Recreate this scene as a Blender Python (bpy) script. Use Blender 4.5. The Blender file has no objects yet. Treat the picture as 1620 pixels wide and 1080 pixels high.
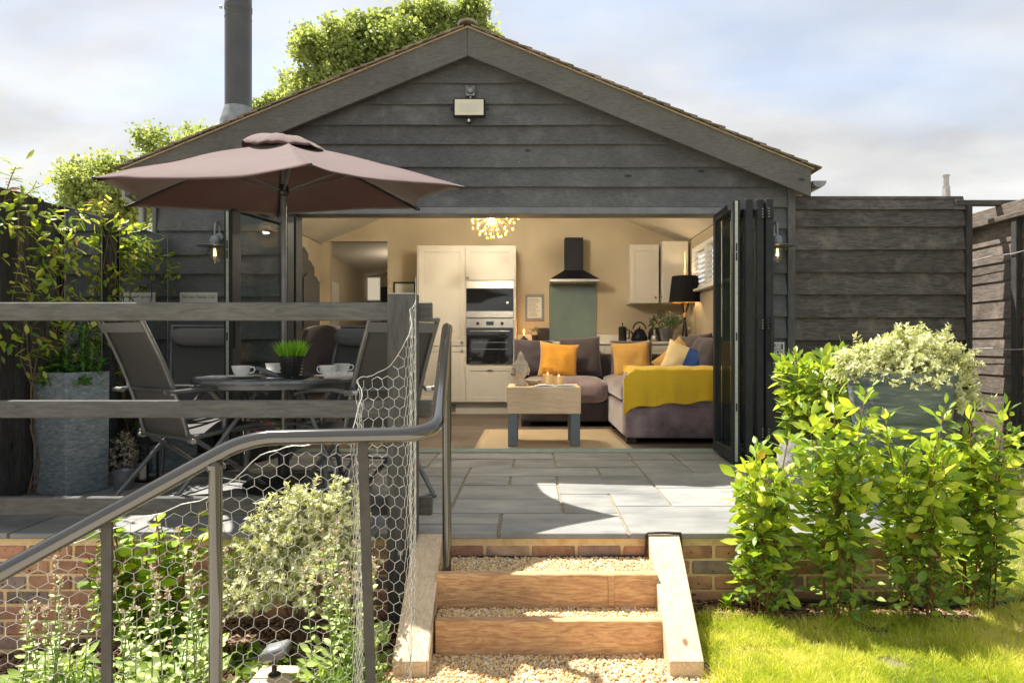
import bpy, math, random
import numpy as np
from mathutils import Vector, Matrix, noise
sc = bpy.context.scene
C = sc.collection
RD = random.Random(11)
NR = np.random.RandomState(5)
PI = math.pi
# ------------------------------------------------------------------ camera
EYE = 0.92          # camera height above the patio (z = 0 is the patio surface)
cam = bpy.data.cameras.new('camera')
cam.lens = 24.0; cam.sensor_width = 36.0; cam.sensor_fit = 'HORIZONTAL'
cam.shift_x = -0.0185; cam.shift_y = 0.0031
cam.clip_start = 0.05; cam.clip_end = 400
camo = bpy.data.objects.new('camera', cam); C.objects.link(camo)
camo.location = (0, 0, EYE); camo.rotation_euler = (PI/2, 0, 0)
sc.camera = camo
# ------------------------------------------------------------------ light
SUN = Vector((0.46, -0.33, -1.0)).normalized()
sun = bpy.data.lights.new('sun', 'SUN'); sun.energy = 2.8; sun.angle = math.radians(0.55); sun.color = (1.0, 0.94, 0.84)
suno = bpy.data.objects.new('sun', sun); C.objects.link(suno)
suno.rotation_euler = SUN.to_track_quat('-Z', 'Y').to_euler(); suno.location = (-4, 3, 9)
w = bpy.data.worlds.new('World'); sc.world = w; w.use_nodes = True
nt = w.node_tree; nt.nodes.clear(); N = nt.nodes.new; L = nt.links.new
out = N('ShaderNodeOutputWorld'); bg1 = N('ShaderNodeBackground'); bg2 = N('ShaderNodeBackground'); mx = N('ShaderNodeMixShader')
sky = N('ShaderNodeTexSky'); sky.sky_type = 'NISHITA'; sky.sun_disc = False
sky.sun_elevation = math.asin(-SUN.z); sky.sun_rotation = math.atan2(-SUN.x, -SUN.y)
sky.air_density = 1.0; sky.dust_density = 1.0; sky.ozone_density = 2.0
L(sky.outputs[0], bg1.inputs[0]); bg1.inputs[1].default_value = 0.06
tc = N('ShaderNodeTexCoord'); sp = N('ShaderNodeSeparateXYZ'); L(tc.outputs['Generated'], sp.inputs[0])
ad = N('ShaderNodeMath'); ad.operation = 'ADD'; ad.inputs[1].default_value = 0.22; L(sp.outputs[2], ad.inputs[0])
mxm = N('ShaderNodeMath'); mxm.operation = 'MAXIMUM'; mxm.inputs[1].default_value = 0.12; L(ad.outputs[0], mxm.inputs[0])
dv = N('ShaderNodeVectorMath'); dv.operation = 'DIVIDE'; cb = N('ShaderNodeCombineXYZ')
for i in range(3): L(mxm.outputs[0], cb.inputs[i])
L(tc.outputs['Generated'], dv.inputs[0]); L(cb.outputs[0], dv.inputs[1])
mp = N('ShaderNodeMapping'); mp.inputs['Location'].default_value = (3.3, 0.6, 0.0); mp.inputs['Rotation'].default_value = (0, 0, 0.5); mp.inputs['Scale'].default_value = (1.0, 1.35, 1.0)
L(dv.outputs[0], mp.inputs[0])
nz = N('ShaderNodeTexNoise'); nz.inputs['Scale'].default_value = 0.95; nz.inputs['Detail'].default_value = 9; nz.inputs['Roughness'].default_value = 0.52; nz.inputs['Distortion'].default_value = 0.35
L(mp.outputs[0], nz.inputs['Vector'])
cr = N('ShaderNodeValToRGB'); cr.color_ramp.elements[0].position = 0.36; cr.color_ramp.elements[1].position = 0.56
cr.color_ramp.elements[0].color = (0.58, 0.58, 0.58, 1); cr.color_ramp.elements[1].color = (1, 1, 1, 1); L(nz.outputs[0], cr.inputs[0])
nz2 = N('ShaderNodeTexNoise'); nz2.inputs['Scale'].default_value = 1.7; nz2.inputs['Detail'].default_value = 8; L(mp.outputs[0], nz2.inputs['Vector'])
cr2 = N('ShaderNodeValToRGB'); cr2.color_ramp.elements[0].position = 0.32; cr2.color_ramp.elements[1].position = 0.68
cr2.color_ramp.elements[0].color = (0.60, 0.605, 0.61, 1); cr2.color_ramp.elements[1].color = (0.93, 0.925, 0.905, 1); L(nz2.outputs[0], cr2.inputs[0])
L(cr2.outputs[0], bg2.inputs[0]); bg2.inputs[1].default_value = 0.26
hz = N('ShaderNodeMapRange'); hz.inputs[1].default_value = 0.05; hz.inputs[2].default_value = 0.34; hz.inputs[3].default_value = 1.0; hz.inputs[4].default_value = 0.0
L(sp.outputs[2], hz.inputs[0]); mxx = N('ShaderNodeMath'); mxx.operation = 'MAXIMUM'; L(cr.outputs[0], mxx.inputs[0]); L(hz.outputs[0], mxx.inputs[1])
L(mxx.outputs[0], mx.inputs[0]); L(bg1.outputs[0], mx.inputs[1]); L(bg2.outputs[0], mx.inputs[2]); L(mx.outputs[0], out.inputs[0])
sc.view_settings.view_transform = 'Standard'; sc.view_settings.look = 'None'
sc.view_settings.gamma = 1.0; sc.view_settings.use_curve_mapping = False
sc.view_settings.exposure = 2.05
sc.render.engine = 'CYCLES'
sc.cycles.max_bounces = 7; sc.cycles.diffuse_bounces = 4; sc.cycles.transparent_max_bounces = 12
sc.cycles.use_denoising = True; sc.cycles.sample_clamp_indirect = 4.0; sc.cycles.caustics_reflective = False; sc.cycles.caustics_refractive = False

# ------------------------------------------------------------------ materials
def newmat(name):
    m = bpy.data.materials.new(name); m.use_nodes = True
    t = m.node_tree; t.nodes.clear()
    o = t.nodes.new('ShaderNodeOutputMaterial'); b = t.nodes.new('ShaderNodeBsdfPrincipled')
    t.links.new(b.outputs[0], o.inputs[0])
    return m, t, b, o
def ramp(t, cols, pos=None):
    r = t.nodes.new('ShaderNodeValToRGB'); e = r.color_ramp.elements
    n = len(cols)
    pos = pos or [0.3 + 0.4*i/(n-1) for i in range(n)]
    while len(e) < n: e.new(0.5)
    for i in range(n):
        e[i].position = pos[i]; e[i].color = (*cols[i], 1)
    return r
def coords(t, stretch, rnd_shift=True, coord='Object'):
    tc = t.nodes.new('ShaderNodeTexCoord'); mp = t.nodes.new('ShaderNodeMapping'); mp.inputs['Scale'].default_value = stretch
    t.links.new(tc.outputs[coord], mp.inputs[0])
    if rnd_shift:
        oi = t.nodes.new('ShaderNodeObjectInfo'); cb = t.nodes.new('ShaderNodeCombineXYZ'); mu = t.nodes.new('ShaderNodeMath'); mu.operation = 'MULTIPLY'; mu.inputs[1].default_value = 37.0
        t.links.new(oi.outputs['Random'], mu.inputs[0])
        for i in range(3): t.links.new(mu.outputs[0], cb.inputs[i])
        t.links.new(cb.outputs[0], mp.inputs['Location'])
    return mp
def noi(t, vec, scale, detail=6, rough=0.55, dist=0.0):
    n = t.nodes.new('ShaderNodeTexNoise'); n.inputs['Scale'].default_value = scale; n.inputs['Detail'].default_value = detail
    n.inputs['Roughness'].default_value = rough; n.inputs['Distortion'].default_value = dist
    t.links.new(vec.outputs[0], n.inputs['Vector']); return n
def mixc(t, fac, a, b, mode='MIX', f=1.0):
    m = t.nodes.new('ShaderNodeMix'); m.data_type = 'RGBA'; m.blend_type = mode
    if fac is None: m.inputs[0].default_value = f
    else: t.links.new(fac, m.inputs[0])
    for s, i in ((a, 6), (b, 7)):
        if isinstance(s, tuple): m.inputs[i].default_value = (*s, 1)
        else: t.links.new(s, m.inputs[i])
    return m.outputs[2]
def bump(t, b, h, strength, dist=0.01):
    n = t.nodes.new('ShaderNodeBump'); n.inputs['Strength'].default_value = strength; n.inputs['Distance'].default_value = dist
    t.links.new(h, n.inputs['Height']); t.links.new(n.outputs[0], b.inputs['Normal'])
def rndval(t, col, amt):
    oi = t.nodes.new('ShaderNodeObjectInfo'); mr = t.nodes.new('ShaderNodeMapRange')
    mr.inputs[3].default_value = 1-amt; mr.inputs[4].default_value = 1+amt
    t.links.new(oi.outputs['Random'], mr.inputs[0])
    hs = t.nodes.new('ShaderNodeHueSaturation'); t.links.new(mr.outputs[0], hs.inputs['Value']); t.links.new(col, hs.inputs['Color'])
    return hs.outputs[0]
def mat(name, cols, scale=8, stretch=(1, 1, 1), rough=0.7, bs=0.0, bd=0.005, bscale=None, rnd=0.0, metal=0.0, detail=6, pos=None, spec=0.4, nrough=0.55, dist=0.0, coat=0.0, sheen=0.0, emit=None, es=0.0, rr=0.0):
    m, t, b, o = newmat(name)
    v = coords(t, stretch)
    n = noi(t, v, scale, detail, nrough, dist)
    if len(cols) == 1: cols = [cols[0], cols[0]]
    r = ramp(t, cols, pos); t.links.new(n.outputs[0], r.inputs[0])
    c = r.outputs[0]
    if rnd: c = rndval(t, c, rnd)
    t.links.new(c, b.inputs['Base Color'])
    b.inputs['Roughness'].default_value = rough; b.inputs['Metallic'].default_value = metal
    b.inputs['Specular IOR Level'].default_value = spec
    if rr:
        mr = t.nodes.new('ShaderNodeMapRange'); mr.inputs[3].default_value = rough-rr; mr.inputs[4].default_value = rough+rr
        n3 = noi(t, v, scale*0.6, 4); t.links.new(n3.outputs[0], mr.inputs[0]); t.links.new(mr.outputs[0], b.inputs['Roughness'])
    if coat: b.inputs['Coat Weight'].default_value = coat
    if sheen: b.inputs['Sheen Weight'].default_value = sheen
    if bs:
        n2 = noi(t, v, bscale or scale*2, 5); bump(t, b, n2.outputs[0], bs, bd)
    if emit: b.inputs['Emission Color'].default_value = (*emit, 1); b.inputs['Emission Strength'].default_value = es
    return m
def wood(name, c1, c2, axis='x', rough=0.75, fine=26, knots=None, rnd=0.12, bs=0.35, cracks=0.0, weather=None):
    """grain running along one axis, each board shifted by its own random number, knots as dark rings"""
    m, t, b, o = newmat(name)
    st = {'x': (1.1, 9, 9), 'y': (9, 1.1, 9), 'z': (9, 9, 1.1)}[axis]
    raw = coords(t, (1, 1, 1))
    v = t.nodes.new('ShaderNodeMapping'); v.inputs['Scale'].default_value = st
    ks = {'x': (2.2, 5.5, 5.5), 'y': (5.5, 2.2, 5.5), 'z': (5.5, 5.5, 2.2)}[axis]
    km = t.nodes.new('ShaderNodeMapping'); km.inputs['Scale'].default_value = ks; t.links.new(raw.outputs[0], km.inputs[0])
    vo = t.nodes.new('ShaderNodeTexVoronoi'); vo.inputs['Scale'].default_value = 0.8; vo.inputs['Randomness'].default_value = 1.0; t.links.new(km.outputs[0], vo.inputs['Vector'])
    kr = ramp(t, [(1, 1, 1), (0, 0, 0)], [0.05, 0.22]); t.links.new(vo.outputs['Distance'], kr.inputs[0])
    warp = noi(t, raw, 2.2, 3)
    ma = t.nodes.new('ShaderNodeVectorMath'); ma.operation = 'MULTIPLY_ADD'; ma.inputs[1].default_value = (0.10, 0.10, 0.10)
    t.links.new(warp.outputs['Color'], ma.inputs[0]); t.links.new(raw.outputs[0], ma.inputs[2])
    mk = t.nodes.new('ShaderNodeVectorMath'); mk.operation = 'MULTIPLY_ADD'; mk.inputs[1].default_value = (0.03, 0.03, 0.03)
    t.links.new(kr.outputs[0], mk.inputs[0]); t.links.new(ma.outputs[0], mk.inputs[2])
    t.links.new(mk.outputs[0], v.inputs[0])
    n = noi(t, v, fine*0.28, 8, 0.62, 0.35)
    r = ramp(t, [c1, c2], [0.36, 0.64]); t.links.new(n.outputs[0], r.inputs[0])
    big = noi(t, raw, 1.7, 4); bigr = ramp(t, [(0.78, 0.78, 0.78), (1.2, 1.2, 1.2)], [0.35, 0.65]); t.links.new(big.outputs[0], bigr.inputs[0])
    c = mixc(t, None, r.outputs[0], bigr.outputs[0], 'MULTIPLY', 0.7)
    kk = ramp(t, [(1, 1, 1), (0, 0, 0)], [0.035, 0.075]); t.links.new(vo.outputs['Distance'], kk.inputs[0])
    c = mixc(t, kk.outputs[0], c, knots or tuple(x*0.4 for x in c1))
    if weather:
        wn = noi(t, raw, 5, 7, 0.7); wr = ramp(t, [(0, 0, 0), (1, 1, 1)], [0.52, 0.68]); t.links.new(wn.outputs[0], wr.inputs[0])
        c = mixc(t, wr.outputs[0], c, weather)
    if rnd: c = rndval(t, c, rnd)
    if cracks:
        cst = {'x': (0.35, 11, 11), 'y': (10, 0.10, 0.4), 'z': (11, 11, 0.35)}[axis]
        cm = t.nodes.new('ShaderNodeMapping'); cm.inputs['Scale'].default_value = cst; t.links.new(raw.outputs[0], cm.inputs[0])
        cn = noi(t, cm, 1.0, 0); rc = ramp(t, [(0, 0, 0), (1, 1, 1), (0, 0, 0)], [0.488, 0.5, 0.512]); t.links.new(cn.outputs[0], rc.inputs[0])
        c = mixc(t, rc.outputs[0], c, tuple(x*cracks for x in c1))
    t.links.new(c, b.inputs['Base Color']); b.inputs['Roughness'].default_value = rough; b.inputs['Specular IOR Level'].default_value = 0.3
    bump(t, b, n.outputs[0], bs, 0.004)
    return m
def leafmat(name, cols, attr=True, trans=0.45, rough=0.42, edge=None):
    m, t, b, o = newmat(name)
    if attr:
        a = t.nodes.new('ShaderNodeAttribute'); a.attribute_name = 'tint'; f = a.outputs['Fac']
    else:
        oi = t.nodes.new('ShaderNodeObjectInfo'); f = oi.outputs['Random']
    n = len(cols); r = ramp(t, cols, [i/(n-1) for i in range(n)]); t.links.new(f, r.inputs[0])
    c = r.outputs[0]
    if edge:
        a2 = t.nodes.new('ShaderNodeAttribute'); a2.attribute_name = 'rim'
        rr_ = ramp(t, [(0, 0, 0), (1, 1, 1)], [0.35, 0.6]); t.links.new(a2.outputs['Fac'], rr_.inputs[0])
        c = mixc(t, rr_.outputs[0], c, edge)
    t.links.new(c, b.inputs['Base Color']); b.inputs['Roughness'].default_value = rough; b.inputs['Specular IOR Level'].default_value = 0.45
    tr = t.nodes.new('ShaderNodeBsdfTranslucent')
    g = t.nodes.new('ShaderNodeGamma'); g.inputs[1].default_value = 0.85; t.links.new(c, g.inputs[0])
    c2 = mixc(t, None, g.outputs[0], (1.0, 1.0, 0.35), 'MULTIPLY', 0.75)
    t.links.new(c2, tr.inputs[0])
    ms = t.nodes.new('ShaderNodeMixShader'); ms.inputs[0].default_value = trans
    t.links.new(b.outputs[0], ms.inputs[1]); t.links.new(tr.outputs[0], ms.inputs[2]); t.links.new(ms.outputs[0], o.inputs[0])
    return m
def glassmat(name, tint=(0.93, 0.96, 0.95), refl=0.06, rough=0.0, facing=0.5):
    m, t, b, o = newmat(name); t.nodes.remove(b)
    tr = t.nodes.new('ShaderNodeBsdfTransparent'); tr.inputs[0].default_value = (*tint, 1)
    gl = t.nodes.new('ShaderNodeBsdfGlossy'); gl.inputs['Roughness'].default_value = rough; gl.inputs[0].default_value = (1, 1, 1, 1)
    lw = t.nodes.new('ShaderNodeLayerWeight'); lw.inputs[0].default_value = 0.35
    mr = t.nodes.new('ShaderNodeMapRange'); mr.inputs[3].default_value = refl; mr.inputs[4].default_value = facing
    t.links.new(lw.outputs['Facing'], mr.inputs[0])
    pw = t.nodes.new('ShaderNodeMath'); pw.operation = 'POWER'; pw.inputs[1].default_value = 2.2; t.links.new(lw.outputs['Facing'], pw.inputs[0]); t.links.new(pw.outputs[0], mr.inputs[0])
    ms = t.nodes.new('ShaderNodeMixShader'); t.links.new(mr.outputs[0], ms.inputs[0]); t.links.new(tr.outputs[0], ms.inputs[1]); t.links.new(gl.outputs[0], ms.inputs[2])
    t.links.new(ms.outputs[0], o.inputs[0]); return m
def emitmat(name, col, s):
    m, t, b, o = newmat(name); b.inputs['Base Color'].default_value = (col[0]*.25, col[1]*.25, col[2]*.25, 1); b.inputs['Emission Color'].default_value = (*col, 1); b.inputs['Emission Strength'].default_value = s
    return m
def brickmat():
    m, t, b, o = newmat('stock_brick')
    oi = t.nodes.new('ShaderNodeObjectInfo')
    cols = [(0.48, 0.27, 0.18), (0.36, 0.26, 0.22), (0.52, 0.31, 0.20), (0.31, 0.25, 0.23), (0.52, 0.37, 0.26), (0.44, 0.25, 0.18), (0.40, 0.32, 0.27)]
    r = ramp(t, cols, [i/6.0 for i in range(7)]); r.color_ramp.interpolation = 'CONSTANT'; t.links.new(oi.outputs['Random'], r.inputs[0])
    v = coords(t, (1, 1, 1))
    n = noi(t, v, 9, 5, 0.6); r2 = ramp(t, [(0.55, 0.5, 0.5), (1.25, 1.15, 1.05)], [0.35, 0.65]); t.links.new(n.outputs[0], r2.inputs[0])
    c = mixc(t, None, r.outputs[0], r2.outputs[0], 'MULTIPLY', 0.85)
    vo = t.nodes.new('ShaderNodeTexVoronoi'); vo.inputs['Scale'].default_value = 38; t.links.new(v.outputs[0], vo.inputs['Vector'])
    r3 = ramp(t, [(1, 1, 1), (0, 0, 0)], [0.16, 0.26]); t.links.new(vo.outputs['Distance'], r3.inputs[0])
    n4 = noi(t, v, 14, 2); r4 = ramp(t, [(0, 0, 0), (1, 1, 1)], [0.48, 0.56]); t.links.new(n4.outputs[0], r4.inputs[0])
    f = mixc(t, None, r3.outputs[0], r4.outputs[0], 'MULTIPLY', 1.0)
    c = mixc(t, f, c, (0.035, 0.03, 0.03))
    n5 = noi(t, v, 4, 5, 0.7); r5 = ramp(t, [(0, 0, 0), (0.55, 0.55, 0.55)], [0.55, 0.75]); t.links.new(n5.outputs[0], r5.inputs[0])
    c = mixc(t, r5.outputs[0], c, (0.45, 0.30, 0.17))
    t.links.new(c, b.inputs['Base Color']); b.inputs['Roughness'].default_value = 0.9; b.inputs['Specular IOR Level'].default_value = 0.2
    n6 = noi(t, v, 60, 6, 0.7); bump(t, b, n6.outputs[0], 0.6, 0.004)
    return m
M = {}
M['stain'] = wood('grey_stained_timber', (0.084, 0.088, 0.092), (0.130, 0.135, 0.140), 'x', rnd=0.09, fine=52, bs=0.25, knots=(0.03, 0.03, 0.03), weather=(0.155, 0.157, 0.157))
M['stain_z'] = wood('grey_stained_post_timber', (0.085, 0.087, 0.089), (0.125, 0.128, 0.130), 'z', rnd=0.08)
M['barge'] = wood('grey_stained_bargeboard', (0.096, 0.095, 0.090), (0.142, 0.140, 0.132), 'x', fine=48, rnd=0.04)
M['black_x'] = wood('black_brown_stained_board', (0.052, 0.048, 0.044), (0.118, 0.108, 0.099), 'x', rnd=0.25, weather=(0.17, 0.15, 0.132))
M['black_y'] = wood('black_brown_side_board', (0.080, 0.066, 0.057), (0.175, 0.145, 0.122), 'y', rnd=0.22, weather=(0.25, 0.20, 0.16))
M['black_z'] = wood('black_brown_upright', (0.034, 0.033, 0.033), (0.080, 0.075, 0.072), 'z', rnd=0.2)
M['fence'] = wood('olive_grey_fence_rail', (0.078, 0.078, 0.076), (0.125, 0.124, 0.120), 'x', rnd=0.05, knots=(0.04, 0.03, 0.025))
M['fence_z'] = wood('olive_grey_fence_post', (0.065, 0.065, 0.064), (0.105, 0.104, 0.102), 'z', rnd=0.05, knots=(0.04, 0.03, 0.025))
M['sleeper'] = wood('new_oak_riser', (0.40, 0.21, 0.10), (0.66, 0.42, 0.22), 'x', rnd=0.10, fine=38, knots=(0.13, 0.06, 0.03), bs=0.5)
M['sleeper_y'] = wood('bleached_oak_stringer', (0.52, 0.39, 0.26), (0.68, 0.54, 0.38), 'y', rnd=0.05, fine=34, knots=(0.22, 0.13, 0.07), cracks=0.28)
M['oak'] = wood('pale_oak_block', (0.82, 0.57, 0.33), (0.90, 0.69, 0.46), 'x', rnd=0.03, fine=18, knots=(0.3, 0.17, 0.08), bs=0.1)
M['floor'] = wood('dark_floorboard', (0.10, 0.075, 0.058), (0.19, 0.145, 0.115), 'x', rnd=0.15, rough=0.45, bs=0.1)
M['slate'] = mat('grey_slate_paving', [(0.155, 0.162, 0.165), (0.23, 0.235, 0.23), (0.30, 0.297, 0.28)], 3.2, (1, 1.8, 1), 0.72, 0.35, 0.004, 14, rnd=0.12, detail=9, nrough=0.62, rr=0.12)
M['joint'] = mat('sandy_pointing', [(0.20, 0.17, 0.12), (0.32, 0.27, 0.19)], 30, rough=0.95, bs=0.5, bd=0.003)
M['mortar'] = mat('buff_mortar', [(0.66, 0.47, 0.23), (0.82, 0.62, 0.34), (0.74, 0.57, 0.34)], 18, rough=0.95, bs=0.7, bd=0.004, bscale=70, detail=8)
M['brick'] = brickmat()
M['planter'] = mat('blue_slate_planter', [(0.11, 0.145, 0.17), (0.20, 0.245, 0.275), (0.34, 0.385, 0.41)], 26, (0.8, 0.8, 2.0), 0.75, 1.0, 0.014, 34, detail=9, nrough=0.7)
M['planter_w'] = mat('worn_grey_planter', [(0.08, 0.105, 0.12), (0.15, 0.18, 0.19), (0.50, 0.52, 0.50)], 9, (0.6, 0.6, 4.5), 0.7, 0.8, 0.006, 22, pos=[0.35, 0.55, 0.72], detail=9, nrough=0.7)
M['stone_pot'] = mat('pale_stone_pot', [(0.14, 0.135, 0.125), (0.30, 0.29, 0.27), (0.42, 0.41, 0.39)], 16, rough=0.9, bs=0.7, bd=0.008, bscale=30)
M['soil'] = mat('dark_soil', [(0.03, 0.02, 0.014), (0.09, 0.06, 0.04)], 40, rough=1, bs=1, bd=0.01)
M['steel_black'] = mat('gloss_black_tube', [(0.030, 0.029, 0.026), (0.042, 0.040, 0.036)], 6, rough=0.12, metal=0.2, spec=0.8, coat=0.8, rr=0.04)
M['bar'] = mat('dark_flat_bar', [(0.035, 0.032, 0.028), (0.06, 0.055, 0.048)], 20, rough=0.5, metal=0.3)
M['galv'] = mat('galvanised_wire', [(0.36, 0.36, 0.34), (0.54, 0.53, 0.50)], 30, rough=0.4, metal=0.35, spec=0.6)
M['alu'] = mat('anthracite_aluminium', [(0.022, 0.025, 0.027), (0.034, 0.037, 0.039)], 10, rough=0.55, metal=0.0, spec=0.2)
M['alu_grey'] = mat('grey_aluminium', [(0.16, 0.17, 0.17), (0.22, 0.23, 0.23)], 10, rough=0.4, metal=0.5)
M['gasket'] = mat('pale_gasket_strip', [(0.35, 0.40, 0.34), (0.48, 0.54, 0.46)], 12, (1, 1, 6), 0.5, metal=0.3)
M['chairtube'] = mat('grey_chair_tube', [(0.13, 0.135, 0.14), (0.18, 0.185, 0.19)], 12, rough=0.35, metal=0.5)
M['sling'] = mat('charcoal_sling_mesh', [(0.055, 0.054, 0.053), (0.080, 0.078, 0.076)], 300, rough=0.7, bs=0.4, bd=0.001, bscale=700)
M['cushion_grey'] = mat('grey_outdoor_cushion', [(0.13, 0.13, 0.135), (0.17, 0.17, 0.175)], 160, rough=0.8, bs=0.3, bd=0.002)
M['tabletop'] = mat('smoked_glass_top', [(0.09, 0.10, 0.11), (0.13, 0.14, 0.15)], 14, rough=0.12, spec=0.7, coat=0.5)
M['china'] = mat('white_china', [(0.72, 0.73, 0.70), (0.78, 0.78, 0.75)], 8, rough=0.15, spec=0.6)
M['paper'] = mat('newsprint', [(0.45, 0.45, 0.44), (0.75, 0.73, 0.70)], 60, (1, 3, 1), 0.9)
M['white'] = mat('white_paint', [(0.72, 0.72, 0.70), (0.80, 0.80, 0.78)], 5, rough=0.5)
M['black'] = mat('satin_black', [(0.012, 0.012, 0.013), (0.022, 0.022, 0.024)], 10, rough=0.35)
M['shade'] = mat('black_lampshade_cloth', [(0.012, 0.012, 0.013), (0.02, 0.02, 0.022)], 80, rough=0.95, spec=0.1)
M['blackglass'] = mat('black_oven_glass', [(0.010, 0.011, 0.012), (0.014, 0.015, 0.016)], 4, rough=0.04, spec=0.9)
M['steel'] = mat('brushed_steel', [(0.45, 0.44, 0.41), (0.58, 0.56, 0.52)], 30, (0.3, 1, 8), 0.32, metal=0.8)
M['navy'] = mat('midnight_enamel', [(0.005, 0.006, 0.012), (0.008, 0.010, 0.019)], 5, rough=0.45, spec=0.25)
M['greenglass'] = mat('green_grey_splashback', [(0.075, 0.11, 0.05), (0.12, 0.16, 0.075)], 2, rough=0.12, spec=1.0, coat=0.6)
M['cabinet'] = mat('stone_shaker_paint', [(0.60, 0.565, 0.49), (0.64, 0.60, 0.525)], 3, rough=0.45)
M['wall'] = mat('warm_beige_plaster', [(0.46, 0.39, 0.275), (0.51, 0.435, 0.31)], 3, rough=0.9, bs=0.05, bd=0.002)
M['ceil'] = mat('cream_ceiling', [(0.64, 0.59, 0.50), (0.69, 0.64, 0.54)], 3, rough=0.9)
M['worktop'] = mat('cream_worktop', [(0.70, 0.66, 0.57), (0.77, 0.73, 0.64)], 12, rough=0.3)
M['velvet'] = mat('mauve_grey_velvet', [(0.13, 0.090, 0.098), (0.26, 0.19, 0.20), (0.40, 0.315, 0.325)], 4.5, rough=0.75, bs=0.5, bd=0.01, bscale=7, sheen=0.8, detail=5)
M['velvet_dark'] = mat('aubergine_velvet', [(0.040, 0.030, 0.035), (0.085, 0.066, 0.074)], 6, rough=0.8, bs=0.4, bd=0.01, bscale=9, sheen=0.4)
M['mustard'] = mat('mustard_velvet', [(0.52, 0.22, 0.012), (0.72, 0.35, 0.03)], 6, rough=0.75, bs=0.3, bd=0.006, bscale=12, sheen=0.4)
M['gold'] = mat('ochre_velvet', [(0.50, 0.26, 0.045), (0.62, 0.36, 0.09)], 6, rough=0.75, bs=0.3, bd=0.006, sheen=0.4)
M['creamcloth'] = mat('pale_yellow_cloth', [(0.72, 0.56, 0.27), (0.78, 0.63, 0.36)], 8, rough=0.8)
M['bluecloth'] = mat('royal_blue_cloth', [(0.02, 0.07, 0.26), (0.04, 0.11, 0.36)], 8, rough=0.75)
M['rug'] = mat('jute_rug', [(0.48, 0.37, 0.23), (0.60, 0.48, 0.32)], 120, (1, 1.6, 1), 0.95, 0.5, 0.003)
M['leggrey'] = mat('blue_grey_paint', [(0.17, 0.20, 0.22), (0.21, 0.24, 0.26)], 5, rough=0.5)
M['stone'] = mat('carved_stone', [(0.50, 0.43, 0.33), (0.72, 0.65, 0.54)], 30, rough=0.9, bs=0.6, bd=0.006)
M['wax'] = mat('ivory_wax', [(0.80, 0.66, 0.45), (0.85, 0.72, 0.52)], 4, rough=0.5, emit=(1.0, 0.55, 0.20), es=0.06)
M['amber'] = glassmat('amber_glass', (1.0, 0.95, 0.86), 0.05)
M['glass'] = glassmat('clear_glass', (0.90, 0.94, 0.92), 0.015, facing=0.04)
M['glassjar'] = glassmat('lamp_jar_glass', (0.95, 0.97, 0.95), 0.08, facing=0.8)
M['mirror'] = mat('mirror_glass', [(0.82, 0.84, 0.84), (0.84, 0.86, 0.86)], 1, rough=0.01, metal=1.0)
M['zinc'] = mat('zinc_grey', [(0.20, 0.215, 0.225), (0.30, 0.315, 0.325)], 18, rough=0.42, metal=0.55)
M['flue'] = mat('black_flue_enamel', [(0.060, 0.060, 0.060), (0.080, 0.080, 0.078)], 5, rough=0.30, metal=0.4, spec=0.7)
M['stainless'] = mat('stainless_flue', [(0.38, 0.33, 0.27), (0.6, 0.56, 0.5)], 6, rough=0.28, metal=0.9)
M['brass'] = mat('warm_brass', [(0.60, 0.38, 0.14), (0.70, 0.46, 0.20)], 8, rough=0.25, metal=0.9)
M['tile'] = mat('weathered_clay_tile', [(0.12, 0.095, 0.070), (0.22, 0.185, 0.14), (0.30, 0.27, 0.21)], 12, rough=0.9, bs=0.6, bd=0.005, rnd=0.2)
M['undercloak'] = mat('mortar_undercloak', [(0.30, 0.24, 0.16), (0.40, 0.32, 0.22)], 20, rough=0.95)
M['signwhite'] = mat('ivory_sign', [(0.58, 0.58, 0.51), (0.64, 0.64, 0.57)], 6, rough=0.5)
M['ink'] = mat('grey_lettering', [(0.16, 0.16, 0.15), (0.20, 0.20, 0.19)], 6, rough=0.7)
M['signgrey'] = mat('slate_sign_face', [(0.10, 0.11, 0.115), (0.13, 0.14, 0.145)], 6, rough=0.6)
M['hose'] = mat('black_rubber_hose', [(0.014, 0.014, 0.014), (0.03, 0.03, 0.03)], 20, rough=0.45)
M['orange'] = mat('orange_plastic', [(0.75, 0.22, 0.02), (0.85, 0.28, 0.03)], 6, rough=0.4)
M['bark'] = mat('tree_bark', [(0.08, 0.06, 0.045), (0.17, 0.135, 0.10)], 14, (1, 1, 0.3), 0.95, 0.8, 0.02)
M['stem_red'] = mat('reddish_stem', [(0.16, 0.055, 0.03), (0.24, 0.12, 0.05)], 20, rough=0.6)
M['stem_green'] = mat('green_stem', [(0.14, 0.22, 0.05), (0.24, 0.32, 0.09)], 20, rough=0.6)
M['vine'] = mat('woody_vine', [(0.12, 0.08, 0.05), (0.22, 0.15, 0.10)], 20, rough=0.8)
M['filament'] = emitmat('warm_filament', (1.0, 0.62, 0.22), 2.5)
M['bulb'] = emitmat('pendant_bulb', (1.0, 0.52, 0.06), 0.42)
M['orangebulb'] = emitmat('amber_bulb', (1.0, 0.40, 0.06), 2.5)
M['daylightpane'] = emitmat('daylit_pane', (0.80, 0.70, 0.52), 0.16)
M['floodglass'] = mat('floodlight_reflector', [(0.62, 0.62, 0.48), (0.74, 0.73, 0.58)], 5, rough=0.3)
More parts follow.
